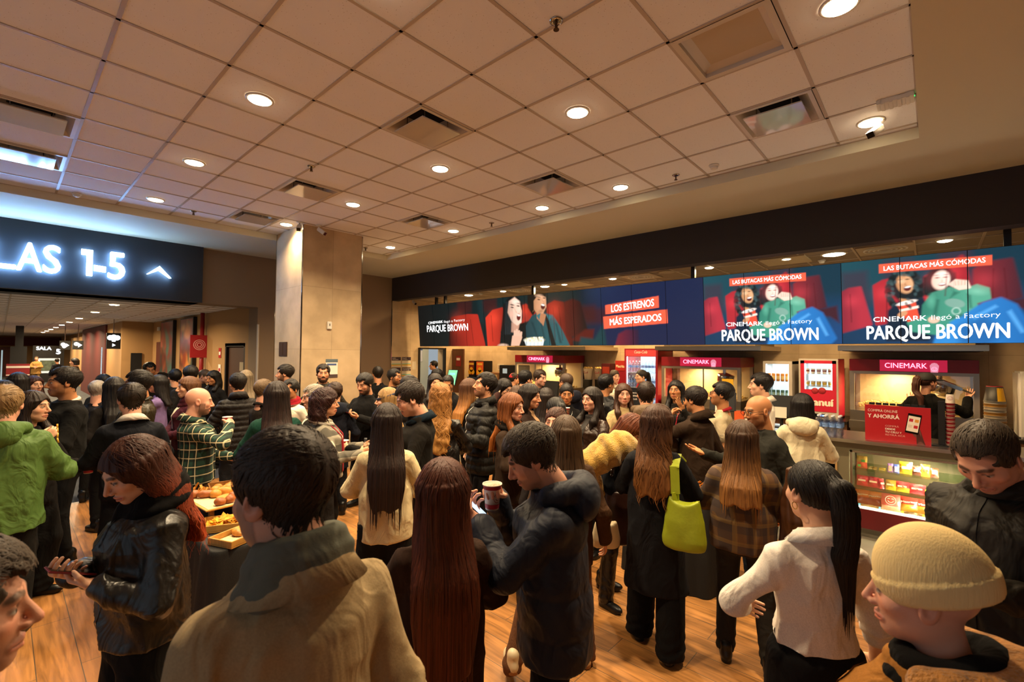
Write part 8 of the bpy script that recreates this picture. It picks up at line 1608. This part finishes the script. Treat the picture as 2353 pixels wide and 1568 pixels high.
p = person('man in a dark brown coat with a hand at his mouth, back to us', 4.795, 1.799, math.radians(-11.4), 1.683, 1, sex='m', hair=('fade','#1c130e',.05,1.1), top=('coat','#2a1c11'), bot=('trousers','#131110'), tone='tan', beard=.25, L=('mouth',(.04,.04,-.02)), R='down', hem=.38, collar='coat', bulk=.012, hp=6)
p = person('man with black hair and glasses in a beige tee with a red lanyard', 5.425, 1.774, math.radians(14.1), 1.699, 0, sex='m', hair=('fade','#100b0a',.05,1.3), top=('tee','#a8987a'), bot=('trousers','#131212'), tone='tan', beard=.35, sleeve=.36, L='down', R='down', glasses='#17171a', hp=-6, collar='crew', coll_col='#8c1824')
p = person('woman with copper brown hair and glasses bent over a yellow furry jacket', 3.393, 1.981, math.radians(-177.4), 1.569, 1, sex='f', hair=('front','#5a2c16',.24,1.2,'#7a3c18'), top=('knit','#13151d'), bot=('trousers','#0e0d0d','leather'), tone='rosy', R='front', L=('cup',(.05,.0,.02)), hp=34, lean=12, glasses='#6a4a3a', hem=.46, feet=((.12,.06),(-.14,-.10)), shoes='#0b0a0a')
earring(p,1)
furcoat(p)
leatherbag(p)
p = person('woman from behind in a long black coat with wavy brown hair and lime bag', 3.065, 1.429, math.radians(-73.0), 1.659, 1, sex='f', hair=('wavy','#3a2012',.46,1.35,'#7a4c20'), top=('coat','#121216',.02), bot=('wide','#0b0a0b'), tone='fair', hem=.245, hy=-34, R='front', L='front', feet=((.11,-.10),(-.12,.10)), shoes='#0b0a0a')
limebag(p)
p = person('bald man with a grey beard and glasses in a charcoal coat, gesturing', 4.245, 1.066, math.radians(56.1), 1.687, 1, sex='m', hair=('bald','#4a4038'), top=('coat','#22211c'), bot=('jeans','#1c2430'), shoes=('#26221f','#b8b0a4'), tone='tan', beard=.35, mous=.4, glasses='#15140f', smile=True, R=('gest',(.02,.0,-.03)), L='down', hem=.42, vneck=('#0f0e0e',.05,.14), hp=8, hy=-6, brow='#4a4038', bulk=.01)
p = person('tall young man in a white shirt in profile facing left', 5.837, 1.465, math.radians(16.1), 1.807, 0, sex='m', hair=('short','#17100c',.05,1.25), top=('shirt','#ddd2c0'), bot=('trousers','#131112'), tone='fair', collar='shirt', hem=.53, L='down', R='down', bulk=.01)
p = person('woman from behind in a brown checked overshirt with long brown hair', 3.319, 0.945, math.radians(-78.1), 1.575, 1, sex='f', hair=('long','#3a2413',.40,1.25,'#8a5a2a'), top=('blazer','#4c3320',.015,BROWNP), bot=('jeans','#26231f'), hem=.47, R='front', L='front', bulk=.03, shoes='#0a0909', feet=((.16,-.05),(-.10,.0)))
drape(p)
p = person('woman from behind in a cream hooded coat with a black bob', 5.350, 0.967, math.radians(-77.8), 1.634, 1, sex='f', hair=('bob','#120c0a',.17,1.2), top=('coat','#d0c4a4',.01), bot=('trousers','#131211'), collar='hood', hem=.35, L=('front',(.06,.0,.12)), R='front', bulk=.01)
p = person('worker in a black cap and black top scooping popcorn', 8.518, 0.075, math.radians(-109.5), 1.796, 0, sex='f', hair=('pony','#3a1c12',.34), top=('knit','#0d0c0c'), bot=('trousers','#0c0b0b'), tone='rosy', R=('gest',(.06,.0,.20)), L=('gest',(.06,.02,.12)), hy=-30, bulk=.02)
cap(p,'#0c0b0b')
scoop(p)
p = person('distant figure in a tan coat standing in the corridor', 1.432, 38.632, math.radians(-190.1), 1.590, 0, sex='m', hair=('fade','#4a3a2c',.05,.8), top=('coat','#a07a44',.03), bot=('trousers','#8a6a3c'), tone='rosy', hem=.35, R='front', L='front', bulk=.02)
p = person('distant dark haired person in a grey brown jacket walking left in the corridor', 1.781, 22.612, math.radians(-269.5), 1.700, 0, sex='m', hair=('bob','#120d0b',.10,1.), top=('coat','#3a3126'), bot=('trousers','#15120f'), tone='rosy')
p = person('distant person in dark clothes beside the lit far sign', 2.028, 34.256, math.radians(16.6), 1.523, 0, sex='m', hair=('short','#15100c',.05,1.), top=('coat','#14141a'), bot=('trousers','#111'))
bpy.context.view_layer.update()
